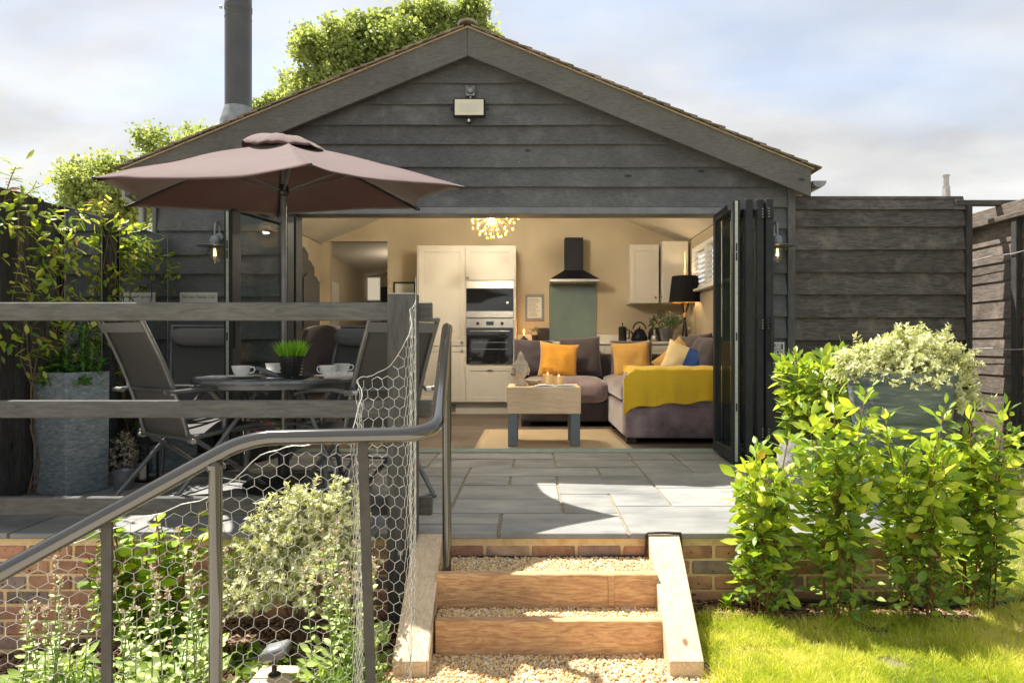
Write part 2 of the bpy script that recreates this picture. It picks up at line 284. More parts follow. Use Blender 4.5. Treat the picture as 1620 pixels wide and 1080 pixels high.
def fabricmat():
    m, t, b, o = newmat('mauve_brown_canopy_cloth')
    v = coords(t, (1, 1, 1)); n = noi(t, v, 220, 2); r = ramp(t, [(0.112, 0.056, 0.056), (0.145, 0.076, 0.073)]); t.links.new(n.outputs[0], r.inputs[0])
    n2 = noi(t, v, 2.2, 4); r2 = ramp(t, [(0.85, 0.85, 0.85), (1.12, 1.12, 1.12)]); t.links.new(n2.outputs[0], r2.inputs[0])
    c = mixc(t, None, r.outputs[0], r2.outputs[0], 'MULTIPLY', 1.0)
    t.links.new(c, b.inputs['Base Color']); b.inputs['Roughness'].default_value = 0.85; b.inputs['Sheen Weight'].default_value = 0.3
    tr = t.nodes.new('ShaderNodeBsdfTranslucent'); c2 = mixc(t, None, c, (1.0, 0.62, 0.55), 'MULTIPLY', 1.0); t.links.new(c2, tr.inputs[0])
    ms = t.nodes.new('ShaderNodeMixShader'); ms.inputs[0].default_value = 0.30; t.links.new(b.outputs[0], ms.inputs[1]); t.links.new(tr.outputs[0], ms.inputs[2]); t.links.new(ms.outputs[0], o.inputs[0])
    n3 = noi(t, v, 5, 3); bump(t, b, n3.outputs[0], 0.25, 0.02)
    return m
M['canopy'] = fabricmat()
def knitmat():
    m, t, b, o = newmat('yellow_knit')
    v = coords(t, (1, 1, 1), False)
    w1 = t.nodes.new('ShaderNodeTexWave'); w1.inputs['Scale'].default_value = 22; w1.bands_direction = 'X'; w1.inputs['Distortion'].default_value = 0.4
    w2 = t.nodes.new('ShaderNodeTexWave'); w2.inputs['Scale'].default_value = 22; w2.bands_direction = 'Z'; w2.inputs['Distortion'].default_value = 0.4
    t.links.new(v.outputs[0], w1.inputs[0]); t.links.new(v.outputs[0], w2.inputs[0])
    mu = t.nodes.new('ShaderNodeMath'); mu.operation = 'MULTIPLY'; t.links.new(w1.outputs[1], mu.inputs[0]); t.links.new(w2.outputs[1], mu.inputs[1])
    r = ramp(t, [(0.98, 0.60, 0.012), (1.0, 0.70, 0.06)], [0.0, 0.6]); t.links.new(mu.outputs[0], r.inputs[0]); t.links.new(r.outputs[0], b.inputs['Base Color'])
    b.inputs['Roughness'].default_value = 0.9; b.inputs['Sheen Weight'].default_value = 0.4; bump(t, b, mu.outputs[0], 0.6, 0.006); return m
M['knit'] = knitmat()
# foliage
M['lf_new'] = leafmat('laurel_new_leaf', [(0.56, 0.68, 0.06), (0.48, 0.62, 0.05), (0.68, 0.74, 0.12)], False, 0.50, 0.35)
M['lf_mid'] = leafmat('laurel_mid_leaf', [(0.22, 0.36, 0.035), (0.33, 0.48, 0.04), (0.42, 0.54, 0.05)], False, 0.48, 0.32)
M['lf_old'] = leafmat('laurel_old_leaf', [(0.11, 0.21, 0.045), (0.17, 0.29, 0.05), (0.24, 0.37, 0.06)], False, 0.28, 0.30)
M['lf_bronze'] = leafmat('laurel_bronze_tip', [(0.42, 0.22, 0.04), (0.48, 0.33, 0.06)], False, 0.40, 0.35)
M['lf_broad'] = leafmat('broad_green_leaf', [(0.26, 0.46, 0.035), (0.40, 0.60, 0.045), (0.54, 0.70, 0.07)], False, 0.45, 0.4)
M['lf_climb'] = leafmat('climber_leaf', [(0.28, 0.38, 0.05), (0.56, 0.60, 0.10), (0.74, 0.70, 0.20)], False, 0.40, 0.3)
M['lf_climb_red'] = leafmat('climber_bronze_leaf', [(0.30, 0.15, 0.05), (0.36, 0.24, 0.08)], False, 0.35, 0.3)
M['lf_attr'] = leafmat('mixed_green_foliage', [(0.10, 0.19, 0.04), (0.22, 0.35, 0.05), (0.40, 0.52, 0.07)], True, 0.42)
M['lf_dark'] = leafmat('fresh_dark_foliage', [(0.04, 0.12, 0.03), (0.08, 0.22, 0.04), (0.16, 0.34, 0.06)], True, 0.35)
M['lf_varieg'] = leafmat('cream_edged_foliage', [(0.28, 0.38, 0.12), (0.44, 0.52, 0.18), (0.66, 0.66, 0.34)], True, 0.30, edge=(0.85, 0.83, 0.58))
M['lf_tree'] = leafmat('tree_foliage', [(0.20, 0.27, 0.09), (0.38, 0.45, 0.17), (0.62, 0.65, 0.30)], True, 0.5)
M['lf_stachys'] = leafmat('pale_sage_foliage', [(0.28, 0.40, 0.12), (0.42, 0.54, 0.16), (0.60, 0.68, 0.32)], True, 0.38)
M['lf_grass'] = leafmat('lawn_blades', [(0.28, 0.38, 0.03), (0.52, 0.60, 0.05), (0.74, 0.72, 0.12), (0.88, 0.80, 0.38)], True, 0.42, 0.6)
M['lf_potgrass'] = leafmat('bright_pot_grass', [(0.16, 0.42, 0.02), (0.28, 0.58, 0.04)], True, 0.45)
M['lf_pink'] = leafmat('pink_flowers', [(0.50, 0.50, 0.30), (0.66, 0.46, 0.46), (0.74, 0.58, 0.54)], True, 0.3)
M['lf_magenta'] = leafmat('magenta_petals', [(0.42, 0.06, 0.20), (0.60, 0.16, 0.34)], True, 0.3)
M['lf_cream'] = leafmat('cream_flowers', [(0.62, 0.58, 0.40), (0.74, 0.70, 0.55)], True, 0.3)
M['lf_sage'] = leafmat('grey_green_foliage', [(0.08, 0.13, 0.07), (0.16, 0.22, 0.12)], True, 0.25)
M['lf_heather'] = leafmat('silver_heather', [(0.30, 0.33, 0.22), (0.50, 0.48, 0.38), (0.38, 0.26, 0.28)], True, 0.25)
def attrmat(name, cols, rough=0.85):
    m, t, b, o = newmat(name); a = t.nodes.new('ShaderNodeAttribute'); a.attribute_name = 'tint'; n = len(cols)
    r = ramp(t, cols, [i/(n-1) for i in range(n)]); t.links.new(a.outputs['Fac'], r.inputs[0]); t.links.new(r.outputs[0], b.inputs['Base Color']); b.inputs['Roughness'].default_value = rough
    return m
M['pebble'] = attrmat('mixed_pea_gravel', [(0.58, 0.34, 0.12), (0.76, 0.52, 0.22), (0.84, 0.64, 0.34), (0.42, 0.33, 0.23), (0.84, 0.72, 0.50), (0.62, 0.37, 0.13), (0.88, 0.78, 0.60)], 0.7)
M['chip'] = attrmat('bark_chippings', [(0.09, 0.045, 0.025), (0.22, 0.12, 0.07), (0.34, 0.20, 0.12), (0.14, 0.08, 0.05), (0.42, 0.28, 0.18)], 0.9)
M['gravelbase'] = mat('gravel_underlay', [(0.26, 0.18, 0.09), (0.45, 0.34, 0.19)], 90, rough=0.95, bs=0.8, bd=0.006)
M['gravelbounce'] = mat('bounce_yard_gravel', [(0.58, 0.52, 0.43), (0.74, 0.68, 0.58)], 60, rough=0.95, bs=0.5, bd=0.006)  # pale so that the added yard reflects daylight
M['mulchbase'] = mat('mulch_underlay', [(0.035, 0.02, 0.012), (0.12, 0.07, 0.04)], 50, rough=1.0, bs=1.0, bd=0.01)
M['lawnbase'] = mat('lawn_soil', [(0.12, 0.12, 0.055), (0.19, 0.17, 0.09), (0.25, 0.21, 0.12)], 5, rough=0.95, bs=0.6, bd=0.01, bscale=80, detail=10)
# ------------------------------------------------------------------ geometry helpers
def wl(o):
    v = Vector((0, 0, 0))
    while o is not None: v += o.location; o = o.parent
    return v
def link(name, me, parent=None, kind=None, label=None):
    o = bpy.data.objects.new(name, me); C.objects.link(o)
    if parent is not None: o.parent = parent
    if kind: o['kind'] = kind
    if label: o['label'] = label
    return o
def thing(name, label, cat, loc=(0, 0, 0), group=None):
    o = bpy.data.objects.new(name, None); C.objects.link(o); o.location = loc; o.empty_display_size = 0.1
    o['label'] = label; o['category'] = cat
    if group: o['group'] = group
    return o
def tag(o, label, cat, group=None):
    o['label'] = label; o['category'] = cat
    if group: o['group'] = group
    return o
def copy_tree(o, parent=None):
    c = o.copy(); C.objects.link(c); c.parent = parent
    for ch in list(o.children): copy_tree(ch, c)
    return c
class MB:
    def __init__(s): s.v = []; s.f = []
    def add(s, vs, fs):
        n = len(s.v); s.v += [tuple(p) for p in vs]; s.f += [tuple(i+n for i in f) for f in fs]; return s
    def hexa(s, p):   # p: 8 points, bottom loop 0-3, top loop 4-7
        return s.add(p, [(3, 2, 1, 0), (4, 5, 6, 7), (0, 1, 5, 4), (1, 2, 6, 5), (2, 3, 7, 6), (3, 0, 4, 7)])
    def box(s, x0, x1, y0, y1, z0, z1, ch=0.0):
        cx, cy, cz = (x0+x1)/2, (y0+y1)/2, (z0+z1)/2; h = ((x1-x0)/2, (y1-y0)/2, (z1-z0)/2)
        if ch <= 0:
            return s.hexa([(x0, y0, z0), (x1, y0, z0), (x1, y1, z0), (x0, y1, z0), (x0, y0, z1), (x1, y0, z1), (x1, y1, z1), (x0, y1, z1)])
        ch = min(ch, min(h)*0.9); vs = []; idx = {}
        for sx in (-1, 1):
            for sy in (-1, 1):
                for sz in (-1, 1):
                    sg = (sx, sy, sz)
                    for a in range(3):
                        p = [sg[k]*(h[k]-(0 if k == a else ch)) for k in range(3)]
                        idx[(sg, a)] = len(vs); vs.append((p[0]+cx, p[1]+cy, p[2]+cz))
        fs = []
        def put(f):
            a, b, c_ = Vector(vs[f[0]]), Vector(vs[f[1]]), Vector(vs[f[2]]); n = (b-a).cross(c_-a)
            m = sum((Vector(vs[i]) for i in f), Vector())/len(f) - Vector((cx, cy, cz))
            fs.append(tuple(f) if n.dot(m) > 0 else tuple(reversed(f)))
        for a in range(3):
            b, c_ = (a+1) % 3, (a+2) % 3
            for sa in (-1, 1):
                def g(sb, sc_):
                    k = [0, 0, 0]; k[a] = sa; k[b] = sb; k[c_] = sc_; return tuple(k)
                put([idx[(g(-1, -1), a)], idx[(g(1, -1), a)], idx[(g(1, 1), a)], idx[(g(-1, 1), a)]])
            for sb in (-1, 1):
                for sc_ in (-1, 1):
                    def g2(sa):
                        k = [0, 0, 0]; k[a] = sa; k[b] = sb; k[c_] = sc_; return tuple(k)
                    put([idx[(g2(-1), b)], idx[(g2(1), b)], idx[(g2(1), c_)], idx[(g2(-1), c_)]])
        for sx in (-1, 1):
            for sy in (-1, 1):
                for sz in (-1, 1):
                    put([idx[((sx, sy, sz), a)] for a in range(3)])
        return s.add(vs, fs)
    def tube(s, pts, r, n=8, caps=True, flat=1.0):
        pts = [Vector(p) for p in pts]; rings = []
        rr = r if isinstance(r, (list, tuple)) else [r]*len(pts)
        prev = None
        for i, p in enumerate(pts):
            d = (pts[min(i+1, len(pts)-1)] - pts[max(i-1, 0)]).normalized()
            if prev is None:
                u = Vector((0, 0, 1)).cross(d)
                if u.length < 0.05: u = Vector((1, 0, 0)).cross(d)
                u.normalize()
            else:
                u = prev - d*prev.dot(d); u.normalize()
            prev = u; v_ = d.cross(u)
            rings.append([p + u*(math.cos(2*PI*k/n)*rr[i]) + v_*(math.sin(2*PI*k/n)*rr[i]*flat) for k in range(n)])
        vs = [q for rg in rings for q in rg]; fs = []
        for i in range(len(pts)-1):
            for k in range(n):
                a = i*n+k; b = i*n+(k+1) % n; fs.append((a, b, b+n, a+n))
        if caps: fs.append(tuple(reversed(range(n)))); fs.append(tuple(range((len(pts)-1)*n, len(pts)*n)))
        return s.add(vs, fs)
    def lathe(s, prof, c=(0, 0, 0), n=24, sx=1.0, sy=1.0, caps=True):
        vs = []; fs = []
        for (r, z) in prof:
            for k in range(n):
                a = 2*PI*k/n; vs.append((c[0]+r*math.cos(a)*sx, c[1]+r*math.sin(a)*sy, c[2]+z))
        for i in range(len(prof)-1):
            for k in range(n):
                a = i*n+k; b = i*n+(k+1) % n; fs.append((a, b, b+n, a+n))
        if caps: fs.append(tuple(reversed(range(n)))); fs.append(tuple(range((len(prof)-1)*n, len(prof)*n)))
        return s.add(vs, fs)
    def grid(s, fn, nu, nv):
        vs = [fn(i/nu, j/nv) for j in range(nv+1) for i in range(nu+1)]
        fs = [(j*(nu+1)+i, j*(nu+1)+i+1, (j+1)*(nu+1)+i+1, (j+1)*(nu+1)+i) for j in range(nv) for i in range(nu)]
        return s.add(vs, fs)
    def prism_y(s, poly, y0, y1):   # polygon in x,z extruded along y
        n = len(poly); vs = [(x, y0, z) for x, z in poly]+[(x, y1, z) for x, z in poly]
        fs = [tuple(range(n)), tuple(reversed(range(n, 2*n)))]+[(i, i+n, (i+1) % n+n, (i+1) % n) for i in range(n)]
        return s.add(vs, fs)
    def prism_x(s, poly, x0, x1):   # polygon in y,z extruded along x
        n = len(poly); vs = [(x0, y, z) for y, z in poly]+[(x1, y, z) for y, z in poly]
        fs = [tuple(reversed(range(n))), tuple(range(n, 2*n))]+[(i, (i+1) % n, (i+1) % n+n, i+n) for i in range(n)]
        return s.add(vs, fs)
    def mesh(s, name, m, off=Vector((0, 0, 0)), smooth=None):
        me = bpy.data.meshes.new(name); me.from_pydata([(v[0]-off[0], v[1]-off[1], v[2]-off[2]) for v in s.v], [], s.f)
        me.materials.append(M[m] if isinstance(m, str) else m)
        if smooth:
            me.shade_smooth(); me.set_sharp_from_angle(angle=math.radians(smooth))
        me.update(); return me
    def build(s, name, m, parent=None, smooth=None, kind=None, label=None):
        off = wl(parent) if parent is not None else Vector((0, 0, 0))
        return link(name, s.mesh(name, m, off, smooth), parent, kind, label)
    def top(s, name, m, label, cat, origin, smooth=None, group=None):
        o = link(name, s.mesh(name, m, Vector(origin), smooth)); o.location = origin; return tag(o, label, cat, group)
def np_mesh(name, V, F, m, tint=None, rim=None, smooth=False):
    """V (n,3), F (k,a) int array, tint per vertex"""
    me = bpy.data.meshes.new(name); k, a = F.shape
    me.vertices.add(len(V)); me.vertices.foreach_set('co', V.astype(np.float32).ravel())
    me.loops.add(k*a); me.loops.foreach_set('vertex_index', F.astype(np.int32).ravel())
    me.polygons.add(k); me.polygons.foreach_set('loop_start', (np.arange(k)*a).astype(np.int32)); me.polygons.foreach_set('loop_total', np.full(k, a, dtype=np.int32))
    if smooth: me.polygons.foreach_set('use_smooth', np.ones(k, dtype=bool))
    for nm, arr in (('tint', tint), ('rim', rim)):
        if arr is not None:
            at = me.attributes.new(nm, 'FLOAT', 'POINT'); at.data.foreach_set('value', arr.astype(np.float32))
    me.materials.append(M[m]); me.update(calc_edges=True); me.validate(); return me
def scatter(name, bv, bf, mats, m, tints, parent=None, rim=None, kind='stuff', smooth=False):
    bv = np.asarray(bv, float); bf = np.asarray(bf, int); n = len(mats)
    if n == 0: return None
    V = np.einsum('nij,kj->nki', mats[:, :3, :3], bv) + mats[:, None, :3, 3]
    if parent is not None: V = V - np.array(wl(parent))[None, None, :]
    F = bf[None] + (np.arange(n)*len(bv))[:, None, None]
    me = np_mesh(name, V.reshape(-1, 3), F.reshape(-1, bf.shape[1]), m, np.repeat(tints, len(bv)), np.tile(rim, n) if rim is not None else None, smooth)
    return link(name, me, parent, kind)
def frames(pos, d, up, sx, sy=None, sz=None):
    """(n,4,4) matrices: local Y along d, local Z near up"""
    pos = np.asarray(pos, float); d = np.asarray(d, float); up = np.asarray(up, float)
    d = d/np.linalg.norm(d, axis=1, keepdims=True); x = np.cross(d, up); l = np.linalg.norm(x, axis=1, keepdims=True)
    x = np.where(l < 1e-4, np.array([[1., 0, 0]]), x/np.maximum(l, 1e-6)); z = np.cross(x, d)
    n = len(pos); T = np.zeros((n, 4, 4)); sx = np.asarray(sx)*np.ones(n); sy = sx if sy is None else np.asarray(sy)*np.ones(n); sz = sx if sz is None else np.asarray(sz)*np.ones(n)
    T[:, :3, 0] = x*sx[:, None]; T[:, :3, 1] = d*sy[:, None]; T[:, :3, 2] = z*sz[:, None]; T[:, :3, 3] = pos; T[:, 3, 3] = 1
    return T
def rnd_dirs(n, zmin=-1.0, zmax=1.0):
    z = NR.uniform(zmin, zmax, n); a = NR.uniform(0, 2*PI, n); r = np.sqrt(1-z*z); return np.stack([r*np.cos(a), r*np.sin(a), z], 1)
# leaf shapes: local Y = length (1), X = width
def leafshape(w, fold=0.10, droop=0.12, wide=0.45, seg=4):
    vs = []; rim = []
    for i in range(seg+1):
        t = i/seg
        ww = w*0.5*(math.sin(PI*t**(math.log(0.5)/math.log(wide))) if 0 < t < 1 else 0.04)
        z = -droop*t*t
        for sgn in (-1, 0, 1):
            vs.append((sgn*ww, t, z + (fold*w if sgn else 0.0))); rim.append(abs(sgn))
    fs = []
    for i in range(seg):
        for k in range(2):
            a = i*3+k; fs.append((a, a+1, a+4, a+3))
    return np.array(vs), np.array(fs), np.array(rim, float)
LV = {'lance': leafshape(0.42, wide=0.50, droop=0.20), 'lance2': leafshape(0.50, wide=0.52, droop=0.08), 'broad': leafshape(0.72, wide=0.38, droop=0.15), 'broad2': leafshape(0.62, wide=0.42, droop=0.28),
      'small': leafshape(0.5, seg=2, droop=0.1), 'needle': leafshape(0.12, seg=2, droop=0.1)}
QUAD = (np.array([(-.5, 0, 0), (.5, 0, 0), (.42, 1, -.12), (-.42, 1, -.12)]), np.array([(0, 1, 2, 3)]))
DIAM = (np.array([(0, 0, 0), (.32, .45, .06), (0, 1, -.1), (-.32, .45, .06)]), np.array([(0, 1, 2, 3)]))
_lm = {}
def leafmesh(shape, m):
    if (shape, m) not in _lm:
        v, f, r = LV[shape]; me = bpy.data.meshes.new('leaf'); me.from_pydata([tuple(x) for x in v], [], [tuple(int(i) for i in q) for q in f])
        me.materials.append(M[m]); me.shade_smooth(); _lm[(shape, m)] = me
    return _lm[(shape, m)]
def leaves(parent, items, limit=300, stuff='lf_attr', stuff_shape='lance', name='leaf'):
    """items: (pos, dir, up, size, shape, material); the largest in view become single leaf parts, the rest one foliage part"""
    eye = Vector((0, 0, EYE))
    items = sorted(items, key=lambda it: -it[3]/max(0.5, (Vector(it[0])-eye).length))
    off = wl(parent)
    for (p, d, up, s, shape, m) in items[:limit]:
        T = frames([p], [d], [up], s)[0]
        T[:3, 3] -= np.array(off)
        o = bpy.data.objects.new(name, leafmesh(shape, m)); C.objects.link(o); o.parent = parent
        o.matrix_basis = Matrix([list(map(float, r)) for r in T])
    rest = items[limit:]
    if rest:
        T = frames([i[0] for i in rest], [i[1] for i in rest], [i[2] for i in rest], np.array([i[3] for i in rest]))
        v, f, r = LV[stuff_shape]
        scatter('foliage', v, f, T, stuff, NR.rand(len(rest)), parent, r)
def smoothstep(a, b, x):
    t = max(0.0, min(1.0, (x-a)/(b-a))); return t*t*(3-2*t)
def vnoise(p, s): return noise.noise(Vector(p)*s)

# ------------------------------------------------------------------ the ground
def gh(x, y):
    left = -0.425 - 0.20*smoothstep(-1.2, -3.0, x)
    right = -0.345 + 0.275*smoothstep(3.45, 5.3, y)*smoothstep(1.6, 2.6, x)
    base = left if x < -0.2 else right
    if -0.7 < x < 1.0:
        t = smoothstep(0.55, 0.8, x); base = (-0.41)*(1-t) + right*t
    k = smoothstep(7, 14, abs(x)+max(0, y-8)); base = base*(1-k) - 0.15*k
    return base + 0.012*noise.noise(Vector((x*1.7, y*1.7, 0)))
gm = MB()
xs = sorted(set([-120, -60, -30, -16, -10, -7]+[round(-5+0.2*i, 2) for i in range(56)]+[7, 10, 16, 30, 60, 120])); ys = sorted(set([-40, -15, -5, -1]+[round(0.2*i, 2) for i in range(36)]+[8, 9, 11, 14, 20, 40, 80, 160]))
vs = [(x, y, gh(x, y)-0.012) for y in ys for x in xs]; nx = len(xs)
gm.add(vs, [(j*nx+i, j*nx+i+1, (j+1)*nx+i+1, (j+1)*nx+i) for j in range(len(ys)-1) for i in range(nx-1)])
gm.build('ground', 'lawnbase', smooth=60, kind='structure')
fb = MB(); fb.grid(lambda u, v: (-3.4+2.82*u, 1.6+1.76*v, gh(-3.4+2.82*u, 1.6+1.76*v)+0.004), 28, 18); fb.build('flower_bed', 'mulchbase', smooth=60, kind='structure')
fb = MB(); fb.grid(lambda u, v: (0.70+1.5*u, 3.08+0.28*v+0.05*math.sin(9*u)*(1-v), gh(0.70+1.5*u, 3.08+0.28*v)+0.004), 16, 4); fb.build('soil_border', 'mulchbase', smooth=60, kind='structure')
gp = MB(); gp.grid(lambda u, v: (-0.62+1.42*u, 1.9+0.99*v, -0.392+0.006*math.sin(u*7)), 12, 10); gp.build('gravel_path', 'gravelbase', smooth=60, kind='structure')
yd = MB(); yd.grid(lambda u, v: (-9+19*u, -16+17.9*v, -0.36-.03*math.sin(u*3)*v if v < .97 else gh(-9+19*u, 1.9)+.002), 20, 20); yd.build('bounce_yard', 'gravelbounce', smooth=60, kind='structure')  # unseen yard, added to bounce daylight onto the house front
pth = MB(); pth.grid(lambda u, v: (3.0+4.0*u, 5.0+0.75*v+0.1*math.sin(5*u), gh(3.0+4*u, 5.0+0.75*v)+0.006), 16, 6); pth.build('side_path', 'gravelbase', smooth=60, kind='structure')

# patio with its slabs
pt = MB(); pt.box(-3.3, 2.0, 3.47, 5.80, -0.42, -0.009); pt.box(-3.3, 2.0, 3.345, 3.47, -0.030, -0.009)
patio = pt.build('patio', 'joint', kind='structure')
slabs = [(-.75, -.16, 3.33, 3.50), (-.75, -.16, 3.50, 3.73), (-.16, .48, 3.33, 3.73), (-.45, .175, 3.73, 4.08), (.175, .48, 3.73, 4.215), (.48, .805, 3.89, 4.215), (.48, 1.40, 3.33, 3.89),
         (.805, 1.40, 3.89, 4.385), (.805, 1.40, 4.385, 4.92), (.175, .805, 4.215, 4.78), (-.45, .49, 4.78, 5.12), (.49, .805, 4.78, 5.12), (.805, 1.175, 4.92, 5.45), (.82, 1.175, 5.45, 5.79),
         (-.45, .175, 4.08, 4.48), (-.45, -.14, 4.48, 4.78), (-.14, .175, 4.48, 4.78), (.185, .805, 5.12, 5.45), (.185, .82, 5.45, 5.79), (-.78, -.135, 5.12, 5.49), (-.135, .185, 5.12, 5.49), (-.78, .185, 5.49, 5.79),
         (1.40, 2.03, 3.33, 3.62), (1.40, 2.03, 3.62, 4.385), (1.40, 2.03, 4.385, 4.92), (1.175, 1.70, 4.92, 5.45), (1.175, 2.03, 5.45, 5.79), (1.70, 2.03, 4.92, 5.45)]
for (ya, yb, xr) in ((3.33, 3.73, -.75), (3.73, 4.08, -.45), (4.08, 4.48, -.45), (4.48, 4.78, -.45), (4.78, 5.12, -.45), (5.12, 5.49, -.78), (5.49, 5.79, -.78)):
    x = xr
    while x > -3.28:
        l = RD.choice((0.6, 0.9, 0.45, 0.6)); xa = max(-3.3, x-l)
        if xa < -3.05: xa = -3.3
        slabs.append((xa, x, ya, yb)); x = xa
for (xa, xb, ya, yb) in slabs:
    g = 0.0075; m_ = MB(); cx, cy = (xa+xb)/2, (ya+yb)/2; dz = RD.uniform(-0.0015, 0.0015)
    m_.box(xa+g, xb-g, ya+(g if ya > 3.34 else 0), yb-g, -0.026, dz, 0.003)
    o = m_.build('paving_slab', 'slate', patio)

# brick retaining wall below the patio
wallr = thing('brick_wall', 'low multi-coloured brick retaining wall under the front edge of the slate patio', 'wall', (0, 3.36, -0.4))
mm = MB(); mm.box(-3.35, 2.025, 3.368, 3.46, -0.9, -0.028); mm.box(1.935, 2.022, 3.46, 5.6, -0.45, -0.028); mm.build('mortar', 'mortar', wallr)
bricks = []
for k in range(5):
    m_ = MB(); m_.box(-.1055, .1055, -.05, .05, -.0312, .0312, 0.006)
    for i, v in enumerate(m_.v):
        m_.v[i] = (v[0]+RD.uniform(-.002, .002), v[1]+RD.uniform(-.0025, .0025), v[2]+RD.uniform(-.002, .002))
    bricks.append(m_.mesh('brick', 'brick'))
half = []
for k in range(2):
    m_ = MB(); m_.box(-.049, .049, -.05, .05, -.0312, .0312, 0.006); half.append(m_.mesh('brick', 'brick'))
def brick(x, y, z, me, rz=0):
    o = link('brick', me, wallr); o.location = (x, y-3.36, z+0.4); o.rotation_euler = (RD.uniform(-.01, .01), RD.uniform(-.008, .008), rz+RD.uniform(-.008, .008))
for c_ in range(9):
    z = -0.069-0.0375-0.075*c_+0.005
    x = 2.022-0.1075 - (0.1125 if c_ % 2 else 0)
    if c_ % 2: brick(2.022-.05, 3.41, z, half[0])
    while x > -3.3:
        right = x > -0.55
        if not (right and c_ > 4): brick(x, 3.411+RD.uniform(-.002, .002), z, RD.choice(bricks))
        x -= 0.2255
for c_ in range(4):
    z = -0.069-0.0375-0.075*c_+0.005
    for j in range(9): brick(1.975, 3.60+0.2255*j+(0.11 if c_ % 2 else 0), z, RD.choice(bricks), PI/2)

# sleeper steps
st = thing('garden_steps', 'three-tread garden steps of new oak sleepers filled with pea gravel', 'steps', (0.07, 2.95, -0.39))
for (xa, xb, xc, xd) in ((-.568, -.432, -.545, -.402), (.572, .722, .545, .680)):
    m_ = MB(); t0 = (3.345, 0.0); t1 = (2.68, -0.320)
    pa = [(xa, t0[0], -0.14), (xb, t0[0], -0.14), (xb, t0[0], t0[1]), (xa, t0[0], t0[1])]
    m_.add([(xa, 3.328, -0.20), (xb, 3.328, -0.20), (xb, 3.328, 0.001), (xa, 3.328, 0.001), (xc, 2.68, -0.40), (xd, 2.68, -0.40), (xd, 2.68, -0.322), (xc, 2.68, -0.322), (xa, 3.328, -0.42), (xb, 3.328, -0.42)],
           [(4, 5, 6, 7), (7, 6, 2, 3), (8, 9, 5, 4), (3, 2, 9, 8), (3, 8, 4, 7), (9, 2, 6, 5)])
    o = m_.build('stringer', 'sleeper_y', st); bv = o.modifiers.new('bevel', 'BEVEL'); bv.width = 0.005; bv.segments = 2
m_ = MB(); m_.box(-.424, .566, 3.05, 3.10, -.26, -.105, .004); o = m_.build('riser', 'sleeper', st)
m_ = MB(); m_.box(-.404, .556, 2.87, 2.92, -.40, -.240, .004); o = m_.build('riser', 'sleeper', st)
m_ = MB(); m_.box(.345, .372, 3.043, 3.0495, -.248, -.108, .002); m_.build('grain_batten', 'sleeper', st)
m_ = MB(); m_.box(-.44, .58, 3.10, 3.36, -.30, -.122); m_.build('tread_base', 'gravelbase', st)
m_ = MB(); m_.box(-.42, .57, 2.92, 3.05, -.40, -.262); m_.build('tread_base', 'gravelbase', st)
# pebbles
def ico(sub=0):
    import bmesh
    b = bmesh.new(); bmesh.ops.create_icosphere(b, subdivisions=1, radius=1.0); b.verts.ensure_lookup_table()
    v = np.array([x.co[:] for x in b.verts]); f = np.array([[q.index for q in fa.verts] for fa in b.faces]); b.free(); return v, f
IV, IF = ico()
def pebbles(zones, seed=1):
    P = []; S = []
    for (x0, x1, y0, y1, z, n, s0, s1) in zones:
        p = np.stack([NR.uniform(x0, x1, n), NR.uniform(y0, y1, n), z+NR.uniform(0, 0.012, n)], 1); P.append(p); S.append(NR.uniform(s0, s1, n))
    P = np.concatenate(P); S = np.concatenate(S); n = len(P)
    T = frames(P, rnd_dirs(n), rnd_dirs(n), S*NR.uniform(.8, 1.2, n), S*NR.uniform(.9, 1.6, n), S*NR.uniform(.5, .9, n))
    v = IV*(1+0.0*IV)
    return scatter('pea_gravel', v, IF, T, 'pebble', NR.rand(n), smooth=True)
g_ = pebbles([(-.43, .57, 3.10, 3.345, -.128, 5200, .0035, .0075), (-.41, .56, 2.92, 3.05, -.266, 3400, .0035, .0075), (-.60, .78, 2.35, 2.87, -.394, 13500, .004, .0085)])
tag(g_, 'golden pea gravel filling the step treads and the path at their foot', 'gravel')
# gravel on side path
pv = NR.rand(3500, 2); pp = np.array([(3.0+4*a, 5.0+.75*b+.1*math.sin(5*a), gh(3+4*a, 5+.75*b)+.008) for a, b in pv])
g_ = scatter('path_gravel', IV, IF, frames(pp, rnd_dirs(3500), rnd_dirs(3500), NR.uniform(.006, .012, 3500)), 'pebble', NR.rand(3500), smooth=True)
tag(g_, 'pale gravel of the side path by the right-hand fence', 'gravel')
# bark chips
n = 9000; px = NR.uniform(-3.3, -.56, n); py = NR.uniform(2.2, 3.35, n)
pos = np.array([(a, b, gh(a, b)+.004+.014*NR.rand()) for a, b in zip(px, py)])
n2 = 900; px2 = NR.uniform(.74, 2.15, n2); py2 = NR.uniform(3.12, 3.35, n2); pos = np.concatenate([pos, np.array([(a, b, gh(a, b)+.006+.01*NR.rand()) for a, b in zip(px2, py2)])]); n += n2
bx = MB(); bx.box(-.5, .5, -.5, .5, -.5, .5); tri = []
for f in bx.f: tri.append(f)
T = frames(pos, rnd_dirs(n, -.35, .35), np.array([[0, 0, 1.]])+rnd_dirs(n)*.5, NR.uniform(.006, .014, n), NR.uniform(.015, .05, n), NR.uniform(.002, .005, n))
o = scatter('bark_mulch', np.array(bx.v), np.array(tri), T, 'chip', NR.rand(n)); tag(o, 'brown bark chippings covering the flower bed behind the wire netting', 'mulch')
